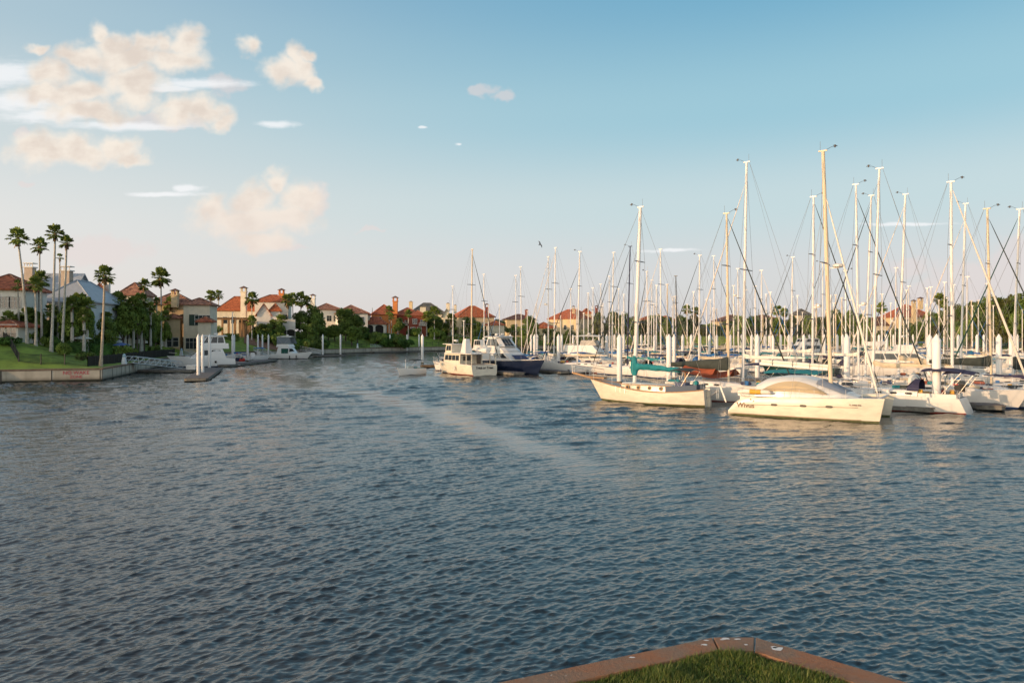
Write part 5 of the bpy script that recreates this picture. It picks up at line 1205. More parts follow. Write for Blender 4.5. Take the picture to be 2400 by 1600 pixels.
# --- the cutter in front, with bowsprit and teal cover
def cutter():
    s, b = Vector((WX(1790, 60.5), 60.5)), Vector((WX(1418, 67.2), 67.2))
    s = Vector((WX(1652, 61.6), 61.6)); h = (b - s); L = h.length + .6; hd = math.atan2(h.y, h.x); c = (s + b) / 2
    r = thing('cutter', 'cream heavy cutter with bowsprit, teak rail and teal sail cover, bow to the left', 'sailboat', (c.x, c.y, 0), hd)
    _, sh = hull_obj(r, L, 3.5, 1.95, 1.15, 1.45, [TEAK, GELO, FOUL, FOUL], rake=1.25, ts=.45, stern=-.1, full=2.6, deep=.5)
    trunk_cabin(r, [(-2.2, 1.05, 1.05, 1.62), (0, 1.12, 1.05, 1.66), (2.2, .98, 1.2, 1.74), (2.7, .72, 1.3, 1.72)], GELO)
    t = MB(); t.bb(-2.25, 2.6, -1.16, -1.09, 1.60, 1.66); t.bb(-2.25, 2.6, 1.09, 1.16, 1.60, 1.66); t.build('cabin_trim', TEAK, r)
    for k in range(4):
        for sgn in (-1, 1):
            m = MB(); x = 1.9 - k*1.05; yy = 1.06 + .02; n = 12
            m.tube([(x, sgn*(yy-.06), 1.38 + .03*(2-k)*.3), (x, sgn*(yy+.035), 1.38 + .03*(2-k)*.3)], [.17, .17], n, 0); m.build('porthole_rim', mat('bronze', (.25, .15, .06), .4, metal=.6), r)
            m = MB(); m.tube([(x, sgn*(yy+.036), 1.38 + .03*(2-k)*.3), (x, sgn*(yy+.045), 1.38 + .03*(2-k)*.3)], [.125, .125], n); m.build('porthole_glass', BGL, r)
    # bowsprit, pulpit, bobstay
    xb = sh[-1][0]; zb = 2.0
    m = MB(); m.rings([[(x, a*w, z + c_*.07) for a, c_ in ((-1, -1), (1, -1), (1, 1), (-1, 1))] for x, w, z in ((xb-1.6, .30, zb+.02), (xb, .26, zb+.07), (xb+1.9, .13, zb+.42))]); m.build('bowsprit', TEAK, r)
    m = MB(); e = xb + 1.85; pl = [(xb-.9, 1.0, zb+.75), (xb+.3, .42, zb+.95), (e, .2, zb+1.15), (e, -.2, zb+1.15), (xb+.3, -.42, zb+.95), (xb-.9, -1.0, zb+.75)]
    m.tube(pl, .028, 6); m.tube([(a, b_, c_-.33) for a, b_, c_ in pl], .02, 5)
    for k, (a, b_, c_) in enumerate(pl): m.tube([(a, b_, c_), (a-.06, b_*.75 if 0 < k < 5 else b_, zb + (.38 if k in (2, 3) else .1 if k in (1, 4) else -.15))], .022, 5)
    m.build('pulpit', STEEL, r)
    stay(r, (xb+1.8, 0, zb+.35), (xb-1.15, 0, .12), .018, 'bobstay')
    rl = rail(r, sh, -4.2, 3.4, h=.68, step=1.5, pulpit=False)
    x0 = .25*L*.33; mt = 17.2; tilt = .52
    dx = tilt*math.cos(-hd); dy = tilt*math.sin(-hd); mz = 1.7
    x0 = (Vector((WX(1482, 65.1), 65.1)) - c).dot(h.normalized())
    P = mast(r, x0, mz, mt, .155, MASTW, (dx, dy), 2, beam=3.6)
    stay(r, P(1), (sh[0][0]+.1, 0, 1.5)); stay(r, P(1), (xb+1.8, 0, zb+.45), .014, 'forestay'); stay(r, P(.78), (xb-.2, 0, zb+.1), .012, 'inner_forestay')
    # boom with teal cover draped over the lower mast
    mb = MB(); mb.tube([(x0-.2, 0, 3.05), (x0-4.3, 0, 2.85)], .08, 8); mb.build('boom', MASTW, r)
    rg = []
    for i in range(13):
        t = i/12; xx = x0 + .28 - 4.6*t; hh = (.95 if i < 1 else .80 if i < 2 else .48 - .18*t); zc = (3.05 if i < 1 else 3.1 if i < 2 else 3.22 - .1*t) - .2*t + .03*math.sin(i*1.9); ww = .26 - .1*t
        rg.append([(xx, ww*math.cos(k*math.pi/5) * (1.0 if k in (0, 5) else .9), zc + hh*.62*math.sin(k*math.pi/5) - .03*math.sin(k*2+i)) for k in range(10)])
    c_ = MB(); c_.rings(rg); cc = [(x0+.22, 3.95), (x0-.02, 4.05), (x0-.5, 3.65), (x0-.75, 3.3)]
    c_.rings([[(x0 + s_*math.cos(k*math.pi/4)*1.0, s_*.8*math.sin(k*math.pi/4), z) for k in range(8)] for z, s_ in ((2.35, .2), (2.7, .34), (3.3, .36), (3.8, .24), (4.1, .19))])
    c_.build('sail_cover', CTEAL, r, True)
    canopy(r, -3.9, -2.1, 1.15, 3.0, CDARK, zbase=1.5, camber=.15); 
    m = MB(); m.bb(-3.2, -2.3, -.5, .5, 1.2, 1.9); m.build('companionway', mat('dark_blue_cloth', (.10, .12, .2), .8), r)
    m = MB(); m.tube([(-3.0, 0, 1.3), (-3.0, 0, 3.1)], .07, 6); m.build('gallows_post', TEAK, r)
    # weather cloth, windvane gear at the stern
    for sgn in (-1, 1):
        m = MB(); pts = []; 
        for i in range(6):
            x = -4.4 + i*.5; w, z = sheer_at(sh, x); pts.append((x, sgn*w*.97, z))
        m.rings([[(a, b_, z_ - .02), (a, b_, z_+.45)] for a, b_, z_ in pts], close=False, caps=False); m.build('weather_cloth', mat('slate_cloth', (.10, .13, .18), .8), r)
    xs = sh[0][0]
    m = MB()
    for sgn in (-1, 1): m.tube([(xs+.1, sgn*.5, 1.3), (xs-.9, sgn*.18, 1.35)], .03, 5); m.tube([(xs+.1, sgn*.4, .55), (xs-.9, sgn*.18, 1.3)], .03, 5); m.tube([(xs-.9, sgn*.18, .7), (xs-.9, sgn*.18, 1.5)], .03, 5)
    m.tube([(xs-.9, -.18, 1.3), (xs-.9, .18, 1.3)], .03, 5); m.build('self_steering_frame', STEEL, r)
    m = MB(); m.rings([[(xs-.9+dx_-w_, -.02, z_), (xs-.9+dx_-w_, .02, z_), (xs-.9+dx_+w_, .02, z_), (xs-.9+dx_+w_, -.02, z_)] for z_, w_, dx_ in ((.45, .06, -.7), (1.0, .06, -.5), (1.75, .07, -.2))]); m.build('steering_vane', GEL, r)
    m = MB(); m.bb(xs-.25, xs+.15, -.05, .05, -.3, 1.5); m.build('rudder', GELO, r)
    m = MB(); m.tube([(-3.9, .1, 1.9), (-3.9, -.3, 1.9)], .2, 8); m.build('teal_cushion', CTEAL, r)
    sgn = 1     # the side the camera sees is port of the heading
    w, z = sheer_at(sh, -3.2)
    brown = mat('lettering_brown', (.28, .14, .06), .7)
    for k in range(3):
        m = MB(); w, z = sheer_at(sh, 2.9 - k*.5); m.bb(2.9-k*.5-.02, 2.9-k*.5+.02, w*.995, w*.995+.02, z-.5, z-.05); m.bb(2.9-k*.5-.02, 2.9-k*.5+.02, -w*.995-.02, -w*.995, z-.5, z-.05)
        m.build('chainplate', STEEL, r)
    return r
cutter()

# --- catamaran
def catamaran():
    hd = math.atan2(-.57, .82); c = Vector((22.0, 54.75))
    r = thing('catamaran', 'large cream catamaran with arched cabin windows and name on its stern, nearest boat', 'catamaran', (c.x, c.y, 0), hd)
    L = 10.1; hulls = []
    for y in (-2.35, 2.35):
        rings = []; n = 22
        for i in range(n):
            s = i/(n-1); x = -L/2 + L*s
            zt = 1.34 + .32*s; u = s * L
            if u < 1.5: zt = .12 + (zt - .12) * math.sin(min(1, (u + .12)/1.5) * math.pi/2) ** .8
            hw = .72 if s < .55 else .72 * (1 - ((s-.55)/.45) ** 2.4)
            hw = max(hw, .03)
            prof_ = [(zt, .93), (zt*.93, .985), (zt*.66, 1.0), (min(.34, zt*.4), .96), (min(.12, zt*.2), .90), (-.05, .8), (-.4, .3)]
            side = [(x + .32*max(0, z/1.6)*s**6, hw*k, z) for z, k in prof_]
            rings.append([(a, b+y, d) for a, b, d in side] + [(a, -b+y, d) for a, b, d in reversed(side)])
        mb = MB(); n2 = 14; mis = [0, 0, 0, 0, 1, 1, 1, 1, 1, 0, 0, 0, 0, 2]; mb.rings(rings, caps=True, mis=mis); o = mb.build('hull', [GELO, FOUL, GEL], r, True); hulls.append(o)
        for sgn in (1, -1):     # cove line and ports on each outer face
            ln = MB(); pts = [(x, y + sgn*(.735 if x < .5 else .735 - .30*((x-.5)/4.7)**2.2*1.55), .93 + .02*x) for x in [-4.2 + .5*k for k in range(18)]]
            pts = [p for p in pts if p[0] < 4.2]
            for a, b in zip(pts, pts[1:]):
                pass
            ln.tube(pts, .013, 4); ln.build('cove_line', mat('cove_brown', (.22, .13, .08), .6), o)
            windows(o, [(-1.9+.2, y + sgn*.73, .93), (-.1+.4, y + sgn*.73, .96), (2.0, y + sgn*.70, .99)], .46, .17, m=BGLT, name='porthole', t=.035)
            wl = MB(); wl.tube([(x, y + sgn*(.69 if x < .4 else .69-.36*((x-.4)/4.9)**2*1.6), .155) for x in [-5.0+.6*k for k in range(16)]], .018, 4); wl.build('waterline_stripe', mat('stripe_brown', (.25, .16, .10), .6), o)
    # wing deck
    d = MB(); d.rings([[(x, -1.7, z0), (x, 1.7, z0), (x, 1.7, z1), (x, 0, z1+.08), (x, -1.7, z1)] for x, z0, z1 in ((-4.6, .75, 1.38), (-2, .7, 1.45), (1.5, .75, 1.55), (3.0, .95, 1.58))]); d.build('bridge_deck', GEL, r, True)
    t = MB(); t.tube([(4.9, -2.3, 1.55), (4.9, 2.3, 1.55)], .09, 8); t.build('crossbeam', MASTW, r)
    net = MB(); net.bb(3.0, 4.85, -1.65, 1.65, 1.42, 1.44); net.build('trampoline', mat('net_grey', (.35, .35, .36), .9), r)
    # coachroof
    cs = [(-3.3, 2.35, 2.35), (-2.7, 2.38, 2.70), (-1.5, 2.42, 2.92), (-.3, 2.40, 2.93), (.8, 2.28, 2.72), (1.9, 2.0, 2.28), (2.9, 1.5, 1.80), (3.5, 1.05, 1.60)]
    def roof_ring(x, w, zt):
        zb = 1.45; n = 12; return [(x, w*math.copysign(abs(math.cos(math.pi*k/n))**.55, math.cos(math.pi*k/n)), zb + (zt-zb)*math.sin(math.pi*k/n)**.62) for k in range(n+1)]
    rr = MB(); rr.rings([roof_ring(*q) for q in cs]); rr.build('coachroof', GEL, r, True)
    for sgn in (1, -1):
        g = MB(); up = []; lo = []
        for i in range(13):
            x = -2.75 + i*.37; 
            j = max(0, min(len(cs)-2, [k for k in range(len(cs)-1) if cs[k][0] <= x][-1])); t = (x-cs[j][0])/(cs[j+1][0]-cs[j][0]); w = cs[j][1]+t*(cs[j+1][1]-cs[j][1]); zt = cs[j][2]+t*(cs[j+1][2]-cs[j][2])
            def yz(f):
                z = 1.45 + (zt-1.45)*f; a = math.asin(min(1, f ** (1/.62))); return (x, sgn*(w*abs(math.cos(a))**.55 + .06), z + .03)
            fl = .27; fu = .27 + .50*math.sin(math.pi*min(1, (i+.2)/12.4))**.55
            lo.append(yz(fl)); up.append(yz(min(.8, fu))); 
        md = [((a[0]+b[0])/2, sgn*(max(abs(a[1]), abs(b[1]))*.5+min(abs(a[1]), abs(b[1]))*.5+.16), (a[2]+b[2])/2+.03) for a, b in zip(lo, up)]
        g.rings([[a, m_, b] for a, m_, b in zip(lo, md, up)], close=False, caps=False); g.build('side_window', mat('beige_window_cover', (.50, .40, .26), .7), r, True)
    g = MB()
    # grey sun covers on the front windows
    for (y0, y1) in ((-1.9, -.15), (.15, 1.9)):
        rg = []
        for x, k in ((.9, 1.0), (1.9, .93), (2.75, .78)):
            j = [q for q in range(len(cs)-1) if cs[q][0] <= x][-1]; t = (x-cs[j][0])/(cs[j+1][0]-cs[j][0]); w = cs[j][1]+t*(cs[j+1][1]-cs[j][1]); zt = cs[j][2]+t*(cs[j+1][2]-cs[j][2]); row = []
            for q in range(6):
                yy = (y0 + (y1-y0)*q/5)*k; cc = min(.98, abs(yy)/w) ** (1/.55); f = math.sin(math.acos(cc))**.62; row.append((x, yy, 1.45+(zt-1.45)*f+.035))
            rg.append(row)
        m = MB(); m.rings(rg, close=False, caps=False); m.build('windscreen_cover', mat('grey_sun_cover', (.36, .38, .42), .8), r, True)
    # helm cockpit hardtop edge, davits with rolled dinghy
    m = MB(); m.bb(-4.6, -3.3, -2.2, 2.2, 1.40, 1.62); m.build('aft_seat', GEL, r)
    rl = MB(); rl.tube([(-4.4, -2.8, 1.72), (-4.0, -2.8, 1.78), (-2.2, -2.8, 1.78), (-2.0, -2.8, 1.72)], [.08, .17, .17, .08], 9); rl.build('rolled_awning', CWHITE, r, True)
    yl = MB(); yl.tube([(-3.5, -2.8, 1.78), (-2.7, -2.8, 1.78)], .185, 9); yl.build('yellow_bag', YEL, r, True)
    for y in (-2.35, 2.35):
        sh = [(-L/2 + L*i/10, .66 if i < 6 else .66*(1-((i/10-.55)/.45)**2.4)+.03, 1.34+.032*i) for i in range(11)]
        mb = MB(); tops = []
        sgn = -1 if y < 0 else 1
        for i in range(1, 11):
            x, w, z = sh[i]; q = (x, y+sgn*w*.9, z+.62); mb.tube([(x, y+sgn*w*.9, z), q], .014, 5); tops.append(q)
        mb.tube(tops, .009, 4); mb.tube([(a, b, c_-.3) for a, b, c_ in tops], .008, 4); mb.build('guard_rail', STEEL, r)
    a = MB(); a.tube([(-4.2, -2.5, 1.4), (-4.5, -2.5, 1.95), (-4.0, -2.6, 2.05)], .025, 6); a.build('stern_rail', STEEL, r)
    mx = 1.5; tl = (WX(1931, 53.9) - WX(1949, 53.9)); dx, dy = tl*math.cos(-hd), tl*math.sin(-hd)
    P = mast(r, mx, 2.35, 19.3, .135, MASTG, (dx, dy), 1, beam=4.6)
    for sgn in (-1, 1): stay(r, P(.80), (-.6, sgn*2.9, 1.5), .014, 'cap_shroud')
    furled(r, (4.6, 0, 1.75), P(.83), CWHITE, .075); radar(r, (Vector(P(.50)).x+.45+.3, Vector(P(.5)).y, Vector(P(.5)).z), .38)
    dk = MB(); dk.tube([(5.0, 0, 1.8), P(.55)], .05, 6)
    b = MB(); b.tube([(mx-.2, 0, 3.45), (mx-5.1, 0, 3.75)], .13, 10); b.build('boom', MASTW, r)
    k = MB(); n = 8; rg = []
    for i in range(n):
        t = i/(n-1); x = mx-.15-4.8*t; rg.append([(x, .17*math.cos(j*math.pi/4), 3.66+.3*t+.13*math.sin(j*math.pi/4)) for j in range(8)])
    k.rings(rg); k.build('sail_bag', CWHITE, r, True)
    for t in (.25, .5, .8):
        q = MB(); n = 10; x = mx-.2-4.9*t; q.tube([(x, .21*math.cos(j*2*math.pi/n), 3.60+.3*t+.24*math.sin(j*2*math.pi/n)) for j in range(n+1)], .02, 4, cap=False); q.build('sail_tie', BOOT, r)
    # writing on the near hull
    br = mat('name_brown', (.18, .11, .07), .6)
    lettering('Wivus', .50, br, r, (-3.75, -3.085, .78), (R(90), 0, 0), ext=.006)
    lettering('TL 9003 RB', .155, br, r, (3.62, -2.935, 1.17), (R(90), 0, R(12.5)), ext=.006)
    q = MB(); q.rings([[(-3.35 + a*.07 + w_*k_, -3.085, 1.17 + b*.07) for k_ in (-1, 1)] for a, b, w_ in ((0, 0, .03), (-.6, 1.2, .045), (.4, 2.0, .02))], close=False, caps=False)
    q.rings([[(-3.22 + a*.06 + w_*k_, -3.086, 1.06 + b*.06) for k_ in (-1, 1)] for a, b, w_ in ((0, 0, .03), (1, .9, .04), (1.5, 1.9, .015))], close=False, caps=False); q.build('bird_emblem', br, r)
    return r
catamaran()
AXL = AX + math.pi
HGRN = mat('dark_green_hull', (0.015, 0.05, 0.04), .2, spec=.7)
def SB(label, xb, xt, yt, d, head, L, w, **kw):
    """boat given by its mast: foot column, head column and row, distance, mast width in photo pixels"""
    return sailboat(label, xb, d, head, L, ZA(yt, d), mr=w * .5 * d / F * .74, tilt=(xt - xb) * d / F, **kw)
def tent(parent, x0, x1, w, z, m, sag=.35, name='awning', drop=.55):
    n = 8; rg = []
    for i in range(n + 1):
        t = i / n; zz = z - sag * 4 * t * (1-t) * .6 + .25 * (1 - t)
        rg.append([(x0+(x1-x0)*t, -w*(1-.35*t), zz-drop), (x0+(x1-x0)*t, -w*.5*(1-.35*t), zz-drop*.42), (x0+(x1-x0)*t, 0, zz), (x0+(x1-x0)*t, w*.5*(1-.35*t), zz-drop*.42), (x0+(x1-x0)*t, w*(1-.35*t), zz-drop)])
    mb = MB(); mb.rings(rg, close=False, caps=False); mb.build(name, m, parent, True)

# ---- first row, behind the catamaran
b = SB('white sloop with huge charcoal boom cover and gold mast, between cutter and catamaran', 1708, 1703, 501, 66, AX, 11.2, 6.6, mm=MASTG, jib=CDARK, jt=.97, cover=CDARK, boomlen=5.7, boomz=3.0, fat=.50, boot=BOOTR, fb=(1.75, 1.35, 1.35))
tent(b, -3.4, -.4, 1.2, 2.95, CRUST)
b = SB('sloop with tall bright white mast, second highest masthead, boom pointing right', 1741, 1750, 381, 67, AXL, 12.5, 8.2, jib=CPALE, jt=.90, cover=CWHITE, boomlen=5.4, boomz=3.85, fat=.16, spr=1, B=3.9)
canopy(b, -6.2, -1.6, 1.5, 2.75, CTEAL, name='awning', zbase=1.3, camber=.22); tent(b, 1.6, 4.6, 1.1, 2.6, CRUST)
b = SB('sloop with dark furled jib and radar dome, mast just left of the catamaran mast', 1904, 1907, 462, 70, AX, 11.5, 6.6, jib=CDARK, jt=.96, cover=CWHITE, boomlen=4.8, boomz=4.3, fat=.14, rad=.42, bim=CNAVY)
b = SB('sloop with dark furled jib crossing a second one, pale mast right of the catamaran mast', 2013, 2006, 433, 72, AX, 12, 6.6, jib=CDARK, jt=.93, cover=CWHITE, boomlen=5, boomz=3.9, fat=.15, bim=CNAVY, rad=.40)
b = SB('white sloop with open scooped stern, navy bimini and red name behind the nearest piling', 2045, 2061, 396, 60, AXL, 12.0, 7.6, jib=None, cover=CTAN, boomlen=5.6, boomz=3.4, fat=.2, spr=1, ts=.86, stern=-.5, bim=CNAVY, dodg=CNAVY, boot=BOOTR, fb=(1.5, 1.25, 1.2))
lettering('SUMMER', .34, mat('name_red', (.45, .04, .04), .6), b, (-.6, 1.76, 1.0), (R(90), 0, R(180)))
for sg in (1, -1):
    q = MB(); q.bb(-5.5, -5.1, sg*.9-.12, sg*.9+.12, 1.6, 2.2); q.build('outboard_motor' if sg > 0 else 'grill', RUB, b)
canopy(b, -6.4, -4.4, 1.3, 3.1, CNAVY, name='stern_canopy', zbase=1.5)
SB('sloop with thick white mast and long pale jib sloping to the right docks', 2232, 2229, 427, 62, AX, 10.5, 8.6, jib=CPALE, jt=.96, cover=None, boomlen=4.5, boomz=3.0, jr=.08, boot=BOOTB, fb=(1.6, 1.3, 1.25), dodg=CWHITE)
SB('sloop with brownish mast, charcoal boom cover and dark jib, right of the last near piling', 2324, 2314, 490, 66, AX, 10.8, 7.4, mm=MASTG, jib=CDARK, jt=.94, cover=CDARK, boomlen=4.9, boomz=3.3, fat=.4, bim=CDARK)
SB('sloop at the right edge with dark green jib crossing another and charcoal cover', 2373, 2390, 491, 70, AXL, 11, 6.4, jib=CGREEN, jt=.95, cover=CDARK, boomlen=4.5, boomz=2.9, fat=.5)
SB('sloop cut by the right edge, only its bow and furled sail in view', 2440, 2436, 470, 60, AX, 11, 7, jib=CWHITE, cover=CNAVY)
# ---- second row
b = SB('tan-covered sloop with bright white mast and mustard sail cover left of the twin pilings', 2106, 2122, 456, 82, AXL, 12, 6.9, jib=CPALE, jt=.93, cover=CTAN, boomlen=5.2, boomz=2.7, fat=.5, spr=1)
SB('sloop with slim mast and dark jib falling left to cross another, right of the catamaran', 2028, 2042, 459, 80, AXL, 11, 5.6, jib=CDARK, jt=.94, cover=CWHITE, boomlen=4.6, boomz=3.0, fat=.16)
SB('sloop with clean white mast and pale jib leaning left behind the nearest piling', 2251, 2263, 478, 88, AXL, 12, 6.2, jib=CPALE, jt=.9, cover=CWHITE, boomlen=5, boomz=3.2, fat=.2, spr=1)
SB('white double-ended sloop with name on its round stern behind the cutter mast', 1520, 1516, 637, 104, AX + R(150), 10.5, 3.6, jib=CDARK, cover=CTEAL, boomlen=4.4, ts=.5)
b = SB('old sloop with two dark windows like a smile on its stern beside a piling', 1353, 1359, 590, 116, AX + R(195), 12, 4.4, jib=CDARK, jt=.85, cover=CTAN, boomlen=4.8, boot=BOOTR, ts=.82, fb=(1.7, 1.2, 1.5), stern=.5)
for sg in (-1, 1):
    q = MB(); q.bb(-6.52, -6.44, sg*.55-.28, sg*.55+.28, .80, 1.12); q.build('stern_window', BGL, b)
q = MB(); q.tube([(-6.50, -.9, .62), (-6.56, -.45, .42), (-6.58, 0, .36), (-6.56, .45, .42), (-6.50, .9, .62)], .045, 5); q.build('smile_stripe', BOOTR, b)
mid = [
 ('sloop with slim mast, shorter one at the far left of the marina behind the trawler', 1062, 1061, 671, 126, AXL, 9.5, 2.6, dict(jib=None, cover=CWHITE)),
 ('sloop with golden mast and dark furled jib directly behind the trawler', 1104, 1107, 585, 118, AX, 12, 4.2, dict(mm=MASTG, jib=CDARK, cover=CDARK)),
 ('sloop with white mast between trawler mast and blue yacht', 1135, 1134, 643, 128, AXL, 10, 2.8, dict(jib=None, cover=CTEAL)),
 ('sloop with thin grey mast left of the pinkish mast behind the blue yacht', 1209, 1209, 646, 130, AX, 10, 2.4, dict(jib=None, cover=CWHITE)),
 ('sloop with thin pinkish mast right of the blue yacht flybridge', 1223, 1220, 626, 124, AXL, 10.5, 2.6, dict(jib=None, cover=CBLUE)),
 ('ketch with white mast carrying a radome and brown furled sail, left mid marina', 1285, 1285, 602, 126, AXL, 12, 3.4, dict(jib=CPALE, cover=CWHITE, rad=.55)),
 ('sloop with dark-sided mast topping the left mid marina group', 1298, 1302, 581, 122, AXL, 12.5, 3.8, dict(jib=CPALE, cover=CTAN)),
 ('short sloop with dull mast before the yellow-lit villa', 1336, 1338, 677, 140, AXL, 9, 2.2, dict(jib=None, cover=CTAN)),
 ('small sloop whose mast stands over the white motor cruiser', 1390, 1390, 675, 145, AX, 9, 2.4, dict(jib=CDARK, cover=CWHITE)),
 ('small sloop with leaning white mast right of the white motor cruiser', 1411, 1408, 666, 140, AX, 9, 2.4, dict(jib=None, cover=CWHITE)),
 ('sloop with grey mast and dark jib left of the tall pale mast in the middle', 1428, 1428, 648, 138, AXL, 10, 2.2, dict(jib=CDARK, cover=CBLUE)),
 ('sloop with pale mast and pencil-thin spreaders in the middle of the marina', 1434, 1438, 592, 120, AXL, 12, 3.6, dict(jib=CDARK, cover=CWHITE)),
 ('small sloop with greyish mast just left of the navy-masted one', 1450, 1450, 677, 142, AX, 9, 2.2, dict(jib=None, cover=CBLUE)),
 ('sloop with navy blue mast and dark furled jib left of the cutter mast', 1470, 1477, 578, 108, AXL, 12, 3.8, dict(mm=CNAVY, jib=CDARK, cover=CTEAL, jt=.97)),
 ('small sloop with thin grey mast right of the cutter mast', 1526, 1528, 657, 135, AXL, 9.5, 2.3, dict(jib=CPALE, cover=CTAN)),
 ('sloop with tall white mast between cutter mast and black mast', 1549, 1548, 584, 118, AXL, 12.5, 4.2, dict(jib=CPALE, cover=CTAN)),
 ('sloop with black mast', 1587, 1584, 647, 122, AX, 10.5, 3.2, dict(mm=MASTD, jib=None, cover=CBLUE)),
 ('sloop with white mast and dark jib sloping left, right of the black mast', 1638, 1640, 599, 110, AXL, 12, 4.2, dict(jib=CDARK, jt=.96, cover=CTAN)),
 ('sloop with hazy white mast and dark jib on its right, left of the gold mast', 1675, 1673, 600, 122, AX, 11.5, 3.2, dict(jib=CDARK, cover=CBLUE)),
 ('sloop with radome on its mast just left of the bright white mast', 1732, 1729, 630, 118, AXL, 10.5, 3.0, dict(jib=None, cover=CWHITE, rad=.72)),
 ('sloop with plain tan mast half way between bright white mast and dark-jib pair', 1784, 1785, 634, 116, AX, 10.5, 3.4, dict(jib=CPALE, cover=CTEAL)),
 ('sloop with tan mast and dark left-sloping jib in the gap right of bright mast', 1853, 1858, 603, 112, AXL, 11.5, 3.8, dict(jib=CDARK, jt=.96, cover=CTEAL)),
 ('sloop with tan mast seen between the catamaran mast and its left neighbour', 1929, 1928, 616, 112, AXL, 11, 3.6, dict(jib=CDARK, cover=CNAVY)),
 ('sloop with mid-height mast standing over the piling right of the catamaran mast', 1982, 1982, 635, 110, AX, 10.5, 3.8, dict(jib=CWHITE, cover=CBLUE)),
 ('sloop with radome mast left of the tan-covered sloop', 2098, 2100, 628, 118, AXL, 10.5, 3.4, dict(jib=CDARK, cover=CWHITE, rad=.45)),
 ('sloop with short clean mast right of the tan-covered sloop', 2128, 2130, 671, 122, AXL, 9.5, 3.2, dict(jib=CDARK, cover=CTAN)),
 ('sloop with short mast above the left twin piling', 2179, 2182, 673, 120, AX, 9.5, 3.0, dict(jib=None, cover=CGREEN)),
 ('sloop with short tan mast before the palm left of the thick white mast', 2211, 2214, 662, 118, AXL, 9.5, 3.4, dict(jib=CDARK, cover=CDARK)),
 ('sloop with crumpled bright blue sail cover under the wooded hill', 2265, 2267, 649, 108, AXL, 10, 3.2, dict(jib=CDARK, cover=CSKY, fat=.3)),
 ('sloop with tan mast under the wooded hill near the leaning pale jib', 2312, 2314, 665, 122, AX, 9.5, 3.0, dict(jib=None, cover=CTAN)),
]
for (lab, xb, xt, yt, d, hd, L, w, kw) in mid:
    SB(lab, xb, xt, yt, d, hd, L, w, fine=False, vane=d < 115, bim=(CNAVY, CBLUE, CTEAL, CBLUE, CDARK)[xb % 5], dodg=(CTAN, CNAVY, CDARK, CBLUE)[xb % 4], hm=(None, None, GELN, None, None, HGRN, None, None)[xb % 8], **kw)

# ---- back rows: six kinds, copied
protos = []
for k, (cov, jb, L) in enumerate(((CBLUE, CWHITE, 9.5), (CTAN, CDARK, 10), (CTEAL, None, 9), (CWHITE, CBLUE, 10.5), (CDARK, CTAN, 9.5), (CWHITE, None, 10))):
    nm = ('blue', 'tan', 'teal', 'white', 'charcoal', 'bare white')[k]
    protos.append((nm, cov, jb, L))
first = {}
rr = random.Random(77)
far = []
for px in np.arange(1352, 2400, 12.2):
    d = rr.choice([150, 158, 190, 198, 228]) + rr.uniform(-4, 4); mt = rr.uniform(11.5, 16.5)
    far.append((px + rr.uniform(-6, 6), d, mt, rr.randrange(6), rr.random() < .5))
for px in (1150, 1176, 1240, 1262, 1318, 1372): far.append((px, 165, rr.uniform(10, 13), rr.randrange(6), True))
for (px, d, mt, k, fl) in far:
    nm, cov, jb, L = protos[k]; hd = AXL if fl else AX
    if k not in first:
        o = sailboat('distant sailboat with %s sail cover, bare slim mast, in the crowded back rows' % nm, px, d, 0.0, L, 14.0, mr=.11, mm=(MASTW, MASTG)[k == 4], jib=jb, cover=cov, fine=False, vane=False, group='sailboats in the back rows of the marina', spr=1 + k % 2, bim=(CBLUE, CTAN, CTEAL, CNAVY, CDARK, None)[k], dodg=(CBLUE, CDARK, CNAVY, CWHITE, CDARK, CTEAL)[k])
        first[k] = o; src = o
    else:
        src = copy_tree(first[k])
    s = mt / 14.0; src.scale = (s, s, s); src.rotation_euler.z = hd; src.location = (WX(px, d), d, 0)

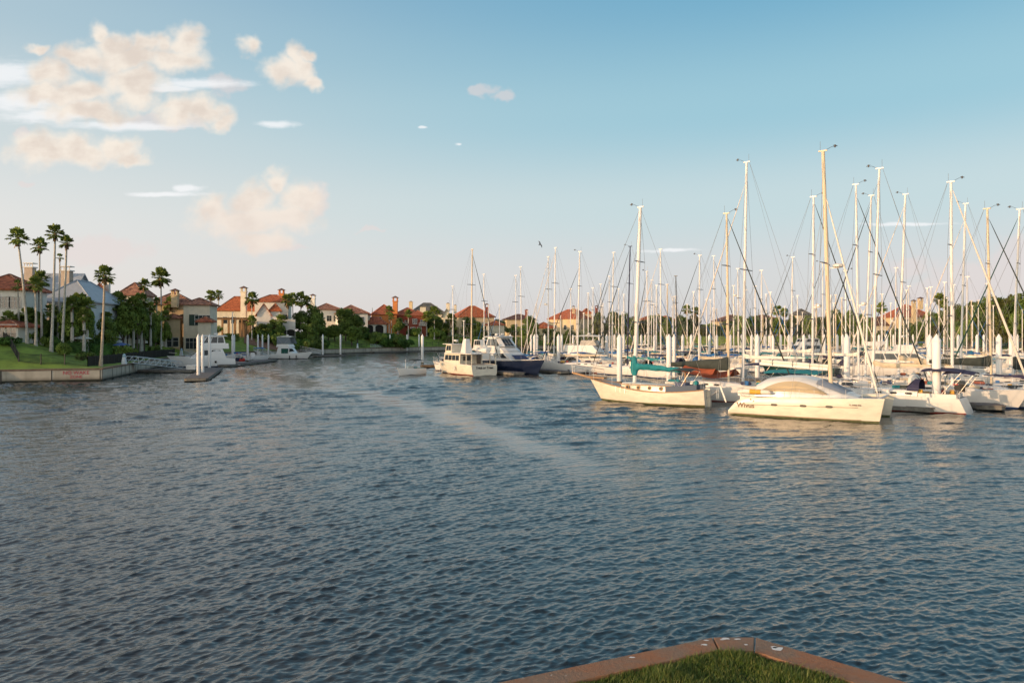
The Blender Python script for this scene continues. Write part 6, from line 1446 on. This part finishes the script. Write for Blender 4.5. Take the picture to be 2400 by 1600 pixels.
# ------------------------------------------------------------------ motor boats
def tier(parent, name, xa, xf, w, z0, z1, ra, rf, rw, m, band=None, nwin=3, front=2, glass=BGL, top=True):
    def P(x, s, f): t = f; xx = (xa + ra*t) if x == 0 else (xf - rf*t); return (xx, s*(w - rw*t), z0 + (z1-z0)*f)
    mb = MB(); n = 3; rg = []
    for f in (0, .5, 1): rg.append([P(0, -1, f), P(1, -1, f)[:1] and (P(1, -1, f)[0]-.35, P(1, -1, f)[1], P(1, -1, f)[2]), (P(1, -1, f)[0], P(1, -1, f)[1]*.6, P(1, -1, f)[2]), (P(1, 1, f)[0], P(1, 1, f)[1]*.6, P(1, 1, f)[2]), (P(1, 1, f)[0]-.35, P(1, 1, f)[1], P(1, 1, f)[2]), P(0, 1, f)])
    mb.rings(rg); o = mb.build(name, m, parent)
    if band:
        f0, f1, a0, a1 = band
        for s in (-1, 1):
            for i in range(nwin):
                u0 = a0 + (a1-a0)*(i+.05)/nwin; u1 = a0 + (a1-a0)*(i+.95)/nwin; q = []
                for u, f in ((u0, f0), (u1, f0), (u1, f1), (u0, f1)):
                    A, B_ = P(0, s, f), P(1, s, f); q.append((A[0]+(B_[0]-.35-A[0])*u, A[1] + s*.012, A[2]))
                g = MB(); g.add(q + [(a, b-s*.05, c) for a, b, c in q], [(0, 1, 2, 3), (0, 4, 5, 1), (1, 5, 6, 2), (2, 6, 7, 3), (3, 7, 4, 0)]); g.build('window', glass, o)
        for i in range(front):
            v0, v1 = -.58 + 1.16*(i+.04)/front, -.58 + 1.16*(i+.96)/front; q = []
            for v, f in ((v0, f0), (v1, f0), (v1, f1), (v0, f1)):
                A = P(1, 1, f); q.append((A[0]+.012, v*A[1], A[2]))
            g = MB(); g.add(q + [(a-.06, b, c) for a, b, c in q], [(0, 1, 2, 3), (0, 4, 5, 1), (1, 5, 6, 2), (2, 6, 7, 3), (3, 7, 4, 0)]); g.build('windscreen', glass, o)
    return o
def motor(label, x, y, head, L, B, fb, mats, cat='motor yacht', group=None, rake=1.6, ts=.9, name='motor_yacht', rl=True, full=2.6, swim=True):
    r = thing(name, label, cat, (x, y, 0), head, group); _, sh = hull_obj(r, L, B, *fb, mats, rake=rake, ts=ts, stern=-.15, full=full)
    if rl: rail(r, sh, .05*L, .44*L, h=.55, step=1.3, pulpit=False)
    if rl:
        p = MB(); xb, wb, zb = sh[-1]; w1, z1 = sheer_at(sh, xb-1.6); p.tube([(xb-1.6, w1*.9, z1+.55), (xb-.3, .25, zb+.6), (xb-.3, -.25, zb+.6), (xb-1.6, -w1*.9, z1+.55)], .02, 5); p.build('bow_rail', STEEL, r)
    if swim:
        s = MB(); s.bb(-L/2-.75, -L/2+.05, -B*.40, B*.40, .28, .36); s.build('swim_platform', GEL, r)
    return r, sh
# white flybridge cruiser by the left dock, bow left
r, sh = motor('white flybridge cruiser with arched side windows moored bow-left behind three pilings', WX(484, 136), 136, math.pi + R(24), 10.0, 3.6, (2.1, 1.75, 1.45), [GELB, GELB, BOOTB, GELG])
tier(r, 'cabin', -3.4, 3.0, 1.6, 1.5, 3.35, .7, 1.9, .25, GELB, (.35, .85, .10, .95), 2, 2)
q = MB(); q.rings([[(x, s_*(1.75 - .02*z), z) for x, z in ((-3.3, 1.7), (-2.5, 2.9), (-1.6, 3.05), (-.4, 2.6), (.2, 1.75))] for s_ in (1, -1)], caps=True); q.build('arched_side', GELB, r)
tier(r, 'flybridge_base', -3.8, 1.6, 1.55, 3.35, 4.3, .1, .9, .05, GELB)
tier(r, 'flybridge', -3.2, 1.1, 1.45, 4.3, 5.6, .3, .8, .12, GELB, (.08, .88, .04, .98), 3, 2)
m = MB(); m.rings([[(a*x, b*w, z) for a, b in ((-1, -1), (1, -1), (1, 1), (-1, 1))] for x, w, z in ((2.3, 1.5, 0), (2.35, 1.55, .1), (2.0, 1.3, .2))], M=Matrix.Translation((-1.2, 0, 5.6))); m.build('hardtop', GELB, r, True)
radar(r, (-1.6, 0, 5.95), .35); stay(r, (-2.2, .8, 5.7), (-2.2, .8, 7.4), .015, 'antenna'); windows(r, [(-1.5, 1.83, .95)], .4, .4, name='porthole')
# white flybridge cruiser further down, bow right
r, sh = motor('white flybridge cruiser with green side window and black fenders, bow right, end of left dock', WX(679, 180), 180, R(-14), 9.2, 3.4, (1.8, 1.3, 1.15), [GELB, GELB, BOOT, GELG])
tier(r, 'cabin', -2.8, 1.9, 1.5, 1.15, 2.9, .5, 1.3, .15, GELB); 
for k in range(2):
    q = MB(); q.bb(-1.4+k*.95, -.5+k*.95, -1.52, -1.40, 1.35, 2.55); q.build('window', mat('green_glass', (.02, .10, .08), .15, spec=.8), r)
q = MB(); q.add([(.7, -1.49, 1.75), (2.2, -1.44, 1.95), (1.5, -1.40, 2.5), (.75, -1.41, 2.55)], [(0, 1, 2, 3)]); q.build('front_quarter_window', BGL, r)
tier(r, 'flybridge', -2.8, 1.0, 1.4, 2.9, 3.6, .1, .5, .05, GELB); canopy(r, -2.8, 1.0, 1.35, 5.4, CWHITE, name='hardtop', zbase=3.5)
for s_ in (-1, 1):
    q = MB(); q.rings([[(a, s_*1.32, z) for a, z in ((-2.7+k*.0, z0), (1.2-.3*(z0-3.6), z0))] for z0 in (3.7, 5.2)], close=False, caps=False); q.build('clear_curtain', mat('clear_vinyl', (.20, .24, .28), .2, spec=.8), r)
radar(r, (-.6, 0, 5.65), .28); fender(r, (1.0, -1.75, .5), RUB); fender(r, (2.6, -1.45, .6), RUB)
# trawler
s, bw = Vector((WX(1134, 107), 107)), Vector((WX(1040, 117.5), 117.5)); h = bw - s; hd = math.atan2(h.y, h.x); c = (s + bw)/2
r, sh = motor('cream trawler with upright wheelhouse, covered aft deck and name on its wide stern', c.x, c.y, hd, h.length + .6, 4.6, (2.35, 1.65, 1.55), [GEL, GELO, BOOTR, FOUL], cat='trawler', rake=1.1, ts=.93, name='trawler', full=3.0, swim=False)
tier(r, 'deckhouse', -2.6, 3.0, 1.95, 1.5, 3.1, .0, .3, .08, GELO, (.38, .85, .06, .95), 4, 3); L2 = (h.length+.6)/2
q = MB(); q.bb(-L2+.1, 1.8, -2.2, 2.2, 3.102, 3.22); q.build('boat_deck', GEL, r)
for s_ in (-1, 1):
    for xx in (-L2+.3, -L2+1.9): q = MB(); q.bb(xx-.05, xx+.05, s_*2.0-.05, s_*2.0+.05, 1.5, 3.1); q.build('deck_post', GELO, r)
q = MB(); q.bb(-2.68, -2.60, -1.6, -.9, 1.6, 2.95); q.build('saloon_door', BGLT, r)
q = MB(); q.bb(-2.66, -2.60, .2, 1.4, 2.1, 2.8); q.build('aft_window', BGL, r)
tier(r, 'pilothouse', .9, 3.4, 1.5, 2.6, 4.45, .0, .4, .06, GELO, (.5, .9, .08, .9), 2, 3); q = MB(); q.bb(.6, 3.4, -1.65, 1.65, 4.452, 4.55); q.build('pilothouse_roof', GEL, r)
q = MB(); q.rings([[(a*x-1.1, b*w, z) for a, b in ((-1, -1), (1, -1), (1, 1), (-1, 1))] for x, w, z in ((.8, .6, 3.22), (.5, .4, 4.7), (.42, .3, 5.3))]); q.build('funnel', GEL, r)
q = MB(); q.tube([(-2.6, -1.2, 3.6), (-4.4, -1.2, 3.6), (-5.4, -1.15, 3.65)], [.1, .42, .34], 8); q.tube([(-2.6, -1.2, 3.6), (-2.2, -1.2, 3.65)], [.42, .05], 8); q.build('tender', GEL, r, True)
Pm = mast(r, -.3, 3.22, 8.0, .07, MASTW, (0, 0), 1, beam=2.5, vane=False); radar(r, (2.2, 0, 4.9), .35)
lettering('Trick or Treat', .50, LETB, r, (-L2+.06, 0, 1.14), (R(90), 0, R(-90)))
fender(r, (-2, 2.5, 1.0)); windows(r, [(2.9+k*.7, s_*(1.75-.28*k), 1.75+.12*k) for k in range(3) for s_ in (-1, 1)], .26, .26, name='porthole', t=.12)
# navy blue yacht
s, bw = Vector((WX(1150, 118), 118)), Vector((WX(1232, 110.5), 110.5)); 
r, sh = motor('navy-hulled motor yacht with white upperworks and blue windscreen cover beside the trawler', WX(1192, 115), 115, R(-52), 14, 4.4, (2.35, 2.0, 1.7), [GEL, GELN, GELN, GELN], rake=1.7, full=2.4)
tier(r, 'cabin', -4.6, 3.6, 1.9, 2.0, 3.4, .3, 2.6, .25, GEL, (.25, .75, .45, .92), 2, 0)
q = MB(); q.rings([[(3.75-2.6*f, v*(1.9-.25*f)*.72, 2.03+1.4*f+.03) for v in (-1, -.3, .3, 1)] for f in (.12, .55)], close=False, caps=False); q.build('windscreen_cover', mat('royal_blue_cover', (.012, .03, .11), .7), r)
tier(r, 'flybridge_base', -4.4, 1.2, 1.75, 3.4, 4.1, .1, 1.3, .1, GEL); tier(r, 'flybridge', -3.9, .4, 1.6, 4.1, 5.5, .4, 1.5, .2, GEL, (.05, .85, .06, .97), 3, 3)
q = MB(); q.rings([[(a*x-2.6, b*w, z) for a, b in ((-1, -1), (1, -1), (1, 1), (-1, 1))] for x, w, z in ((1.8, 1.45, 5.5), (1.9, 1.5, 5.6), (1.6, 1.2, 5.72))]); q.build('hardtop', GEL, r, True)
for s_ in (-.5, .6): radar(r, (-2.4, s_, 5.85), .3)
# white aft-cabin cruiser
r, sh = motor('white motor cruiser with flying bridge and dark side window, bow to the right, mid marina', WX(1394, 121), 121, R(-24), 12.5, 4.2, (2.2, 1.8, 1.7), [GEL, GEL, BOOT, FOUL], rake=1.5)
tier(r, 'cabin', -4.4, 2.6, 1.8, 1.8, 3.1, .3, 1.6, .15, GEL, (.25, .7, .35, .98), 2, 3); tier(r, 'flybridge_base', -5.0, 1.4, 1.65, 3.1, 4.2, .2, 1.0, .1, GEL)
tier(r, 'flybridge', -2.2, 1.0, 1.2, 4.2, 5.0, .2, .5, .1, mat('vinyl_haze', (.35, .33, .30), .3)); canopy(r, -3.4, 1.2, 1.5, 5.7, CWHITE, zbase=4.1); radar(r, (-1.0, 0, 5.95), .3); stay(r, (-1.5, 0, 5.8), (-1.5, 0, 8.4), .03, 'antenna')
# small bowrider under way
x, d = WX(964, 110), 110
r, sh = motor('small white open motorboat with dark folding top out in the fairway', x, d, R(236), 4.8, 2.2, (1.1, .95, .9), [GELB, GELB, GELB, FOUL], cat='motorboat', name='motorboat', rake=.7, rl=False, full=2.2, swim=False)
q = MB(); q.rings([[(a, b, z) for a, b in ((x_, -w), (x_+.3, 0), (x_, w))] for x_, w, z in ((.5, .85, .75), (.25, .7, 1.3))], close=False, caps=False); q.build('windscreen', mat('clear_pane', (.12, .16, .18), .1, spec=.9), r)
q = MB(); q.bb(-1.9, -1.3, -.8, .8, .5, 1.0); q.bb(-.5, 0, .25, .7, .5, 1.15); q.bb(-.5, 0, -.7, -.25, .5, 1.15); q.build('seats', mat('teal_vinyl', (.05, .20, .20), .6), r)
canopy(r, -1.9, .2, .85, 2.1, CDARK, zbase=.8, camber=.2); stay(r, (1.6, .3, .9), (1.6, .3, 2.3), .03, 'pole_light', GELB)
q = MB(); q.bb(-2.75, -2.35, -.2, .2, .3, 1.05); q.build('outboard_motor', RUB, r)
# centre console boats along the far-left docks
def console(label, px, d, head, L=6.5, top=CNAVY):
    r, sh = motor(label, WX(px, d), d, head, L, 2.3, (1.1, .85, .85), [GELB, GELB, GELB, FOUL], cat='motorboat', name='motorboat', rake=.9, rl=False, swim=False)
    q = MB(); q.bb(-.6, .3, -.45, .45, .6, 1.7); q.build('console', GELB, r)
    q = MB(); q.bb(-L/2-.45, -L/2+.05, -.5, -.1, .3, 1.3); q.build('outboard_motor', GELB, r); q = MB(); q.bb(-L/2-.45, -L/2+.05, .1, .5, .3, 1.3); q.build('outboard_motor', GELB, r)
    if top: canopy(r, -1.6, 1.0, .95, 2.5, top, zbase=.9)
    return r
console('white centre-console boat with blue top along the far wall dock left of centre', 918, 262, R(-8), 8.5, CBLUE)
console('small white boat with blue canopy between the left dock pilings', 606, 186, R(180), 6.5, CBLUE); console('white outboard boat nosed into the left dock under the gangway', 594, 172, R(20), 6, None)
console('low white open boat tied at the far wall left end', 884, 264, R(175), 6, None)
b = sailboat('small daysailer with low boom and blue cover beside the white cruiser', 545, 166, R(200), 6.5, ZA(732, 166), mr=.09, jib=None, cover=CBLUE, fine=False, boomlen=2.8, boomz=1.7, vane=False)
def jetski(px, d, head, m, label):
    r = thing('jet_ski', label, 'jet ski', (WX(px, d), d, .45), head); q = MB()
    q.rings([[(x, -w, z0), (x, w, z0), (x, w*.7, z1), (x, -w*.7, z1)] for x, w, z0, z1 in ((-1.4, .45, .1, .45), (-.4, .55, .05, .7), (.3, .5, .08, .75), (1.1, .3, .2, .6), (1.5, .06, .35, .45))]); q.build('hull', m, r, True)
    q = MB(); q.tube([(.2, 0, .7), (.05, 0, 1.0)], .05, 6); q.tube([(.05, -.35, 1.0), (.05, .35, 1.0)], .03, 6); q.build('handlebar', RUB, r)
    q = MB(); q.bb(-1.1, -.1, -.18, .18, .55, .82); q.build('seat', RUB, r)
jetski(568, 150, R(100), RED, 'red jet ski on the left dock between two pilings'); jetski(560, 151, R(85), CNAVY, 'dark jet ski left of the red one on the left dock')
# sportfisher with dinghy on davits at right
r, sh = motor('large white motor yacht with dinghy on its upper deck left of the twin pilings', WX(2125, 98), 98, R(-20), 13, 4.6, (2.6, 2.2, 1.9), [GEL, GEL, BOOT, FOUL], rake=1.6)
tier(r, 'cabin', -5.0, 3.2, 2.0, 2.1, 3.8, .2, 2.2, .15, GEL, (.35, .8, .1, .95), 4, 3); tier(r, 'flybridge', -1.5, 1.6, 1.5, 3.8, 4.6, .2, .8, .1, GEL)
q = MB(); q.rings([[(x, -w, z0), (x, w, z0), (x, w*.9, z1), (x, -w*.9, z1)] for x, w, z0, z1 in ((-5.2, .7, 4.5, 5.0), (-4, .75, 4.4, 5.0), (-3, .6, 4.45, 5.05), (-2.5, .1, 4.8, 5.1))]); q.build('tender', GEL, r, True)
q = MB(); q.tube([(-5.6, 0, 3.8), (-5.6, 0, 4.4), (-4.2, 0, 4.42)], .06, 6); q.build('davit', STEEL, r); q = MB(); q.add([(1.2, -.9, 4.6), (2.6, -.8, 3.9), (2.6, .8, 3.9), (1.2, .9, 4.6)], [(0, 1, 2, 3)]); q.build('slanted_screen', GEL, r)
radar(r, (-.4, .4, 5.6), .3); stay(r, (-.7, .4, 4.6), (-.7, .4, 5.6), .05, 'radar_post', GEL)
r, sh = motor('white motor yacht with stacked decks far behind the blue covers', WX(1880, 178), 178, R(200), 13, 4.4, (2.4, 2.0, 1.8), [GEL, GEL, BOOT, FOUL])
tier(r, 'cabin', -4.5, 3.2, 1.9, 2.0, 3.6, .2, 1.6, .15, GEL, (.3, .8, .1, .95), 4, 3); tier(r, 'flybridge', -4.0, 1.2, 1.6, 3.6, 5.0, .2, .8, .1, GEL, (.4, .9, .1, .9), 3, 2)
r, sh = motor('white flybridge yacht behind the navy-hulled yacht', WX(1144, 134), 134, R(-60), 11, 4.0, (2.2, 1.9, 1.7), [GEL, GEL, BOOTB, FOUL])
tier(r, 'cabin', -4, 2.6, 1.7, 1.9, 3.4, .2, 1.8, .15, GEL, (.3, .8, .1, .95), 3, 3); tier(r, 'flybridge', -3, .8, 1.5, 3.4, 5.0, .2, .8, .1, GEL, (.4, .9, .1, .9), 3, 2); radar(r, (-1.6, 0, 5.1), .3)
# grey inflatable on a foredeck, orange items
def dinghy(px, d, z, m, label, L=3.0, head=0.0):
    r = thing('inflatable_dinghy', label, 'dinghy', (WX(px, d), d, z), head); q = MB()
    q.tube([(-L/2, -.6, .2), (L*.25, -.6, .22), (L*.45, -.3, .28), (L/2, 0, .32), (L*.45, .3, .28), (L*.25, .6, .22), (-L/2, .6, .2)], .22, 8); q.build('tube', m, r, True)
    q = MB(); q.bb(-L/2+.1, L*.3, -.5, .5, .05, .12); q.bb(-L/2+.1, -L/2+.16, -.5, .5, .12, .5); q.build('floor', RUB, r)
dinghy(1622, 84, 1.75, mat('lilac_hypalon', (.28, .27, .38), .6), 'lilac-grey inflatable dinghy on a deck above the charcoal boom cover', 3.4, R(5))
dinghy(1352, 112.8, .1, mat('grey_hypalon', (.45, .45, .46), .6), 'grey inflatable dinghy afloat by the stern with the smile', 2.8, R(10))

# ------------------------------------------------------------------ pilings
PILEW = mat('piling_sleeve_white', (0.82, 0.81, 0.80), 0.55, var=.07, vs=1.2, stretch=(1, 1, .3)); PILET = mat('piling_foot', (0.10, 0.09, 0.05), .9, var=.3, vs=5)
_p = MB(); _p.tube([(0, 0, .35), (0, 0, 5.42)], 1.0, 16); _pm = _p.mesh('sleeve', PILEW, True)
_p = MB(); n = 16; _p.rings([[(s*math.cos(2*math.pi*k/n), s*math.sin(2*math.pi*k/n), z) for k in range(n)] for z, s in ((5.422, 1.07), (5.52, 1.07), (6.05, .04))]); _cm = _p.mesh('cap', PILEW)
_p = MB(); _p.tube([(0, 0, -1.0), (0, 0, .349)], .985, 16); _fm = _p.mesh('foot', PILET, True)
def piling(px, d, label, r=.3, group=None, dz=0.0):
    o = thing('piling', label, 'piling', (WX(px, d), d, dz), rnd.uniform(0, 6), group)
    for nm, me in (('sleeve', _pm), ('cap', _cm), ('foot', _fm)):
        c = bpy.data.objects.new(nm, me); COL.objects.link(c); c.parent = o; c.scale = (r, r, 1.0)
    return o
for (px, d, lab, r) in ((2195, 56.6, 'thickest white piling, nearest of all, standing in the dock at right', .31), (2179, 78, 'white piling just left of and behind the nearest one', .31), (1452, 89, 'tall white piling behind the cutter bow', .32), (1568, 88, 'left of the two white pilings behind the teal sail cover', .32),
    (1580, 97, 'right of the two white pilings behind the teal sail cover', .22), (1985, 81, 'wide white piling right of the catamaran mast', .32), (1775, 95, 'white piling behind the pale booms left of the catamaran cabin', .31), (2341, 86, 'white piling near the right edge behind the leaning pale jib', .31), (2369, 112, 'slim piling near the right edge under the hill', .28),
    (1309, 120.5, 'white piling on the dark dock left of the smiling stern', .27), (1422, 123.5, 'white piling before the white motor cruiser bow', .27), (1196, 117, 'white piling before the navy yacht', .28), (990, 150, 'lone white piling left of the trawler on the brown dock', .27), (1663, 138, 'white piling rising over the rust-coloured awning', .27),
    (464.8, 100.5, 'nearest white piling at the end of the left dock', .22), (475, 107, 'second white piling on the left dock, behind the nearest', .22), (491, 125, 'third white piling on the left dock before the cruiser', .22), (545, 151, 'white piling right of the white cruiser stern', .23), (549, 178, 'slim white piling just behind the one by the cruiser stern', .2), (580.5, 161, 'white piling at the elbow of the left dock', .23),
    (604.5, 190, 'first of three even white pilings left of the green-windowed cruiser', .2), (615, 187, 'second of three even white pilings left of the green-windowed cruiser', .2), (629, 183, 'third of three even white pilings, nearest the green-windowed cruiser', .2),
    (756.5, 204, 'left of two lone white pilings before the green slope', .23), (798, 207, 'right of two lone white pilings before the green slope', .23), (914, 250, 'left white piling by the far console boat', .22), (954, 248, 'right white piling by the far console boat', .22), (982, 255, 'slim white piling just left of the lone one by the brown dock', .22)):
    piling(px, d, lab, r)
rp = random.Random(5)
for px in (1245, 1253, 1259, 1277, 1317, 1343, 1404, 1429, 1440, 1462, 1488, 1494, 1503, 1512, 1534, 1563, 1600, 1620, 1640, 1680, 1712, 1738, 1762, 1792, 1803, 1812, 1830, 1849, 1884, 1897, 1932, 1944, 1962, 1975, 2002, 2022, 2060, 2078, 2094, 2140, 2246, 2290, 2306, 2385):
    d = rp.choice([134, 140, 150, 168, 176, 205, 214]); piling(px, d, 'slim white piling far back among the moored boats', .27, 'slim pilings far back in the marina')

# ------------------------------------------------------------------ docks
DKT = mat('dock_planks', (0.13, 0.12, 0.12), .9, var=.2, vs=1.5, stretch=(1, 5, 1)); DKS = mat('dock_fascia', (0.17, 0.16, 0.14), .9, var=.3, vs=2); DKU = mat('dock_float', (0.02, 0.02, 0.02), .9); DKB = mat('brown_dock_planks', (0.26, 0.15, 0.08), .9, var=.25, vs=2)
def dock(p0, p1, w, label, top=DKT, z=.48, side=DKS, group=None):
    (x0, y0), (x1, y1) = p0, p1; L = math.hypot(x1-x0, y1-y0); r = thing('dock', label, 'dock', (x0, y0, 0), math.atan2(y1-y0, x1-x0), group)
    a = MB(); a.bb(.05, L-.05, -w/2+.05, w/2-.05, z-.10, z); a.build('planking', top, r)
    b = MB(); c = .35; poly = [(0, -w/2), (L-c, -w/2), (L, -w/2+c), (L, w/2-c), (L-c, w/2), (0, w/2)]; b.prism(poly, z-.36, z-.04, 2); b.build('fascia', side, r)
    f = MB(); f.bb(.25, L-.4, -w/2+.2, w/2-.2, -.3, z-.362); f.build('float', DKU, r)
    return r
def Q(px, py, z=.3): d = dep(py, z); return (WX(px, d), d)
dock(Q(500, 864), Q(460, 889), 2.9, 'grey floating dock with clipped end carrying three pilings on the left'); dock(Q(330, 868), Q(462, 868.5), 2.2, 'narrow grey floating walkway below the metal gangway')
dock(Q(640, 843), Q(590, 850), 2.4, 'grey floating dock section beside the green-windowed cruiser'); dock(Q(589, 850.5), Q(524, 857), 2.4, 'grey floating dock section carrying the red jet ski')
dock(Q(738, 834), Q(806, 832), 2.2, 'low dark float under the two lone pilings'); dock(Q(872, 825), Q(992, 822), 2.4, 'long low dark dock on the far left wall'); dock(Q(1048, 857), Q(986, 857), 2.2, 'brown timber dock left of the trawler', DKB, side=DKB)
dock(Q(1170, 871), Q(1216, 875.5), 2.4, 'grey dock end between trawler and navy yacht'); dock(Q(1250, 866), Q(1324, 872), 2.2, 'dark dock finger under the piling left of the smiling stern'); dock(Q(1398, 868), Q(1437, 871), 2.2, 'short dock finger under the piling by the white cruiser')
dock((27.2, 61.0), (32.4, 56.2), 2.0, 'weathered dock finger around the nearest piling'); dock((40, 66), (37.4, 57.6), 2.0, 'weathered dock finger with pale end, right of the scooped stern')
for k, (x0, x1, d) in enumerate(((24, 90, 92), (16, 96, 148), (20, 120, 186), (26, 130, 218))):
    dock((x0, d), (x1, d + 6), 2.2, ('first', 'second', 'third', 'last')[k] + ' long main walkway between the marina rows counted from the front')
def gangway(p0, z0, p1, z1, label):
    (x0, y0), (x1, y1) = p0, p1; r = thing('gangway', label, 'gangway', (x0, y0, 0), math.atan2(y1-y0, x1-x0)); L = math.hypot(x1-x0, y1-y0); m = mat('aluminium', (.60, .62, .62), .4, metal=.4)
    for s in (-.6, .6):
        q = MB(); n = 9; P = lambda t, h: (L*t, s, z0 + (z1-z0)*t + h)
        q.tube([P(-.02, .2), P(-.03, .7), P(0, 1.05)] + [P(k/n, 1.1) for k in range(1, n)] + [P(1, 1.05), P(1.03, .7), P(1.02, .2)], .05, 6); q.tube([P(0, .05), P(1, .05)], .06, 6); q.tube([P(0, .55), P(1, .55)], .03, 5)
        for k in range(1, n): q.tube([P(k/n, .05), P(k/n, 1.1)], .03, 5)
        for k in range(n): q.tube([P(k/n, .05), P((k+1)/n, 1.08 if k % 2 else 1.08)], .025, 5)
        q.build('truss_rail', m, r)
    q = MB(); q.rings([[(0, -.6, z0+.02), (0, .6, z0+.02), (0, .6, z0+.08), (0, -.6, z0+.08)], [(L, -.6, z1+.02), (L, .6, z1+.02), (L, .6, z1+.08), (L, -.6, z1+.08)]]); q.build('walkway', m, r)
gangway((WX(304, 110.8), 110.8), 1.65, (WX(420, 119), 119), .5, 'aluminium truss gangway sloping from the left seawall to the floating walkway')
gangway((WX(438, 152), 152), 1.65, (WX(462, 150), 150), .6, 'short metal gangway behind the white cruiser bow'); gangway((WX(600, 190), 190), 1.65, (WX(632, 184), 184), .5, 'metal gangway behind the three even pilings')
gangway((WX(700, 206), 206), 1.7, (WX(752, 206), 206), .5, 'metal gangway running down right of the green-windowed cruiser'); gangway((WX(873, 238), 238), 1.7, (WX(905, 250), 250), .5, 'dark metal gangway at the far wall by the console boat')
def dock_box(px, d, label, w=1.2, m=GEL):
    r = thing('dock_box', label, 'dock box', (WX(px, d), d, .48)); a = MB(); a.rings([[(a_*w/2*k, b_*.35*k, z) for a_, b_ in ((-1, -1), (1, -1), (1, 1), (-1, 1))] for z, k in ((0, .9), (.55, 1.0))]); a.build('body', m, r)
    a = MB(); a.rings([[(a_*w/2*k, b_*.35*k, z) for a_, b_ in ((-1, -1), (1, -1), (1, 1), (-1, 1))] for z, k in ((.552, 1.05), (.62, 1.05), (.72, .8))]); a.build('lid', m, r)
dock_box(449, 116, 'white dock box on the floating walkway left of the pilings', 1.5)
q = thing('outboard_motor', 'yellow-covered engine on a black stand at the dock beside the nearest piling', 'outboard motor', (WX(2169, 57.6), 57.6, .48))
a = MB(); a.rings([[(a_*x, b_*w, z) for a_, b_ in ((-1, -1), (1, -1), (1, 1), (-1, 1))] for x, w, z in ((.30, .2, .55), (.34, .22, .7), (.32, .2, .95), (.2, .12, 1.05))]); a.build('cover', mat('mustard_cover', (.36, .22, .02), .6), q, True)
a = MB(); a.tube([(.0, 0, .0), (0, 0, .56)], .05, 6); a.tube([(-.35, 0, .5), (.5, 0, .52)], .05, 6); a.tube([(.32, 0, .52), (.2, -.1, 0)], .03, 5); a.tube([(.32, 0, .52), (.48, .1, 0)], .03, 5); a.build('stand', RUB, q)
def buoy(px, d, z, m, label, r=.22):
    o = thing('buoy', label, 'buoy', (WX(px, d), d, z)); a = MB(); a.rings([[(r*math.sin(t)*math.cos(k*math.pi/5), r*math.sin(t)*math.sin(k*math.pi/5), r*(1-math.cos(t))) for k in range(10)] for t in (.15, .8, 1.57, 2.3, 2.95)]); a.build('float', m, o, True)
    a = MB(); a.tube([(0, 0, 2*r-.02), (0, 0, 2*r+.06)], .05, 6); a.build('eye', m, o)
buoy(2161, 59, 1.95, ORANGE, 'round orange buoy hanging in the stern gear left of the nearest piling'); buoy(571, 149, .48, RED, 'red round fender by the red jet ski', .35)
# gull in the air
def bird(px, py, d, label, s=.6, bank=.6):
    r = thing('gull', label, 'bird', (WX(px, d), d, ZA(py, d)), 0.8); rg = []
    b = MB(); b.rings([[(x, w*math.cos(k*math.pi/3), w*math.sin(k*math.pi/3)) for k in range(6)] for x, w in ((-.35, .01), (-.15, .07), (.1, .08), (.25, .05), (.35, .015))]); gm = mat('gull_grey', (.16, .16, .17), .8)
    for sg in (-1, 1):
        rows = []
        for t, c, z in ((0, .16, .03), (.35, .15, .22), (.7, .10, .18), (1.0, .01, .02)): rows.append([(c*.9, sg*t*.62, z), (0, sg*t*.62, z+.025), (-c, sg*t*.62, z)])
        b.rings(rows, close=False, caps=False)
    b.build('body', gm, r); r.rotation_euler = (R(70), R(-20), .8); r.scale = (s, s, s)
bird(1265, 573, 70, 'lone gull banking above the left masts', .62)
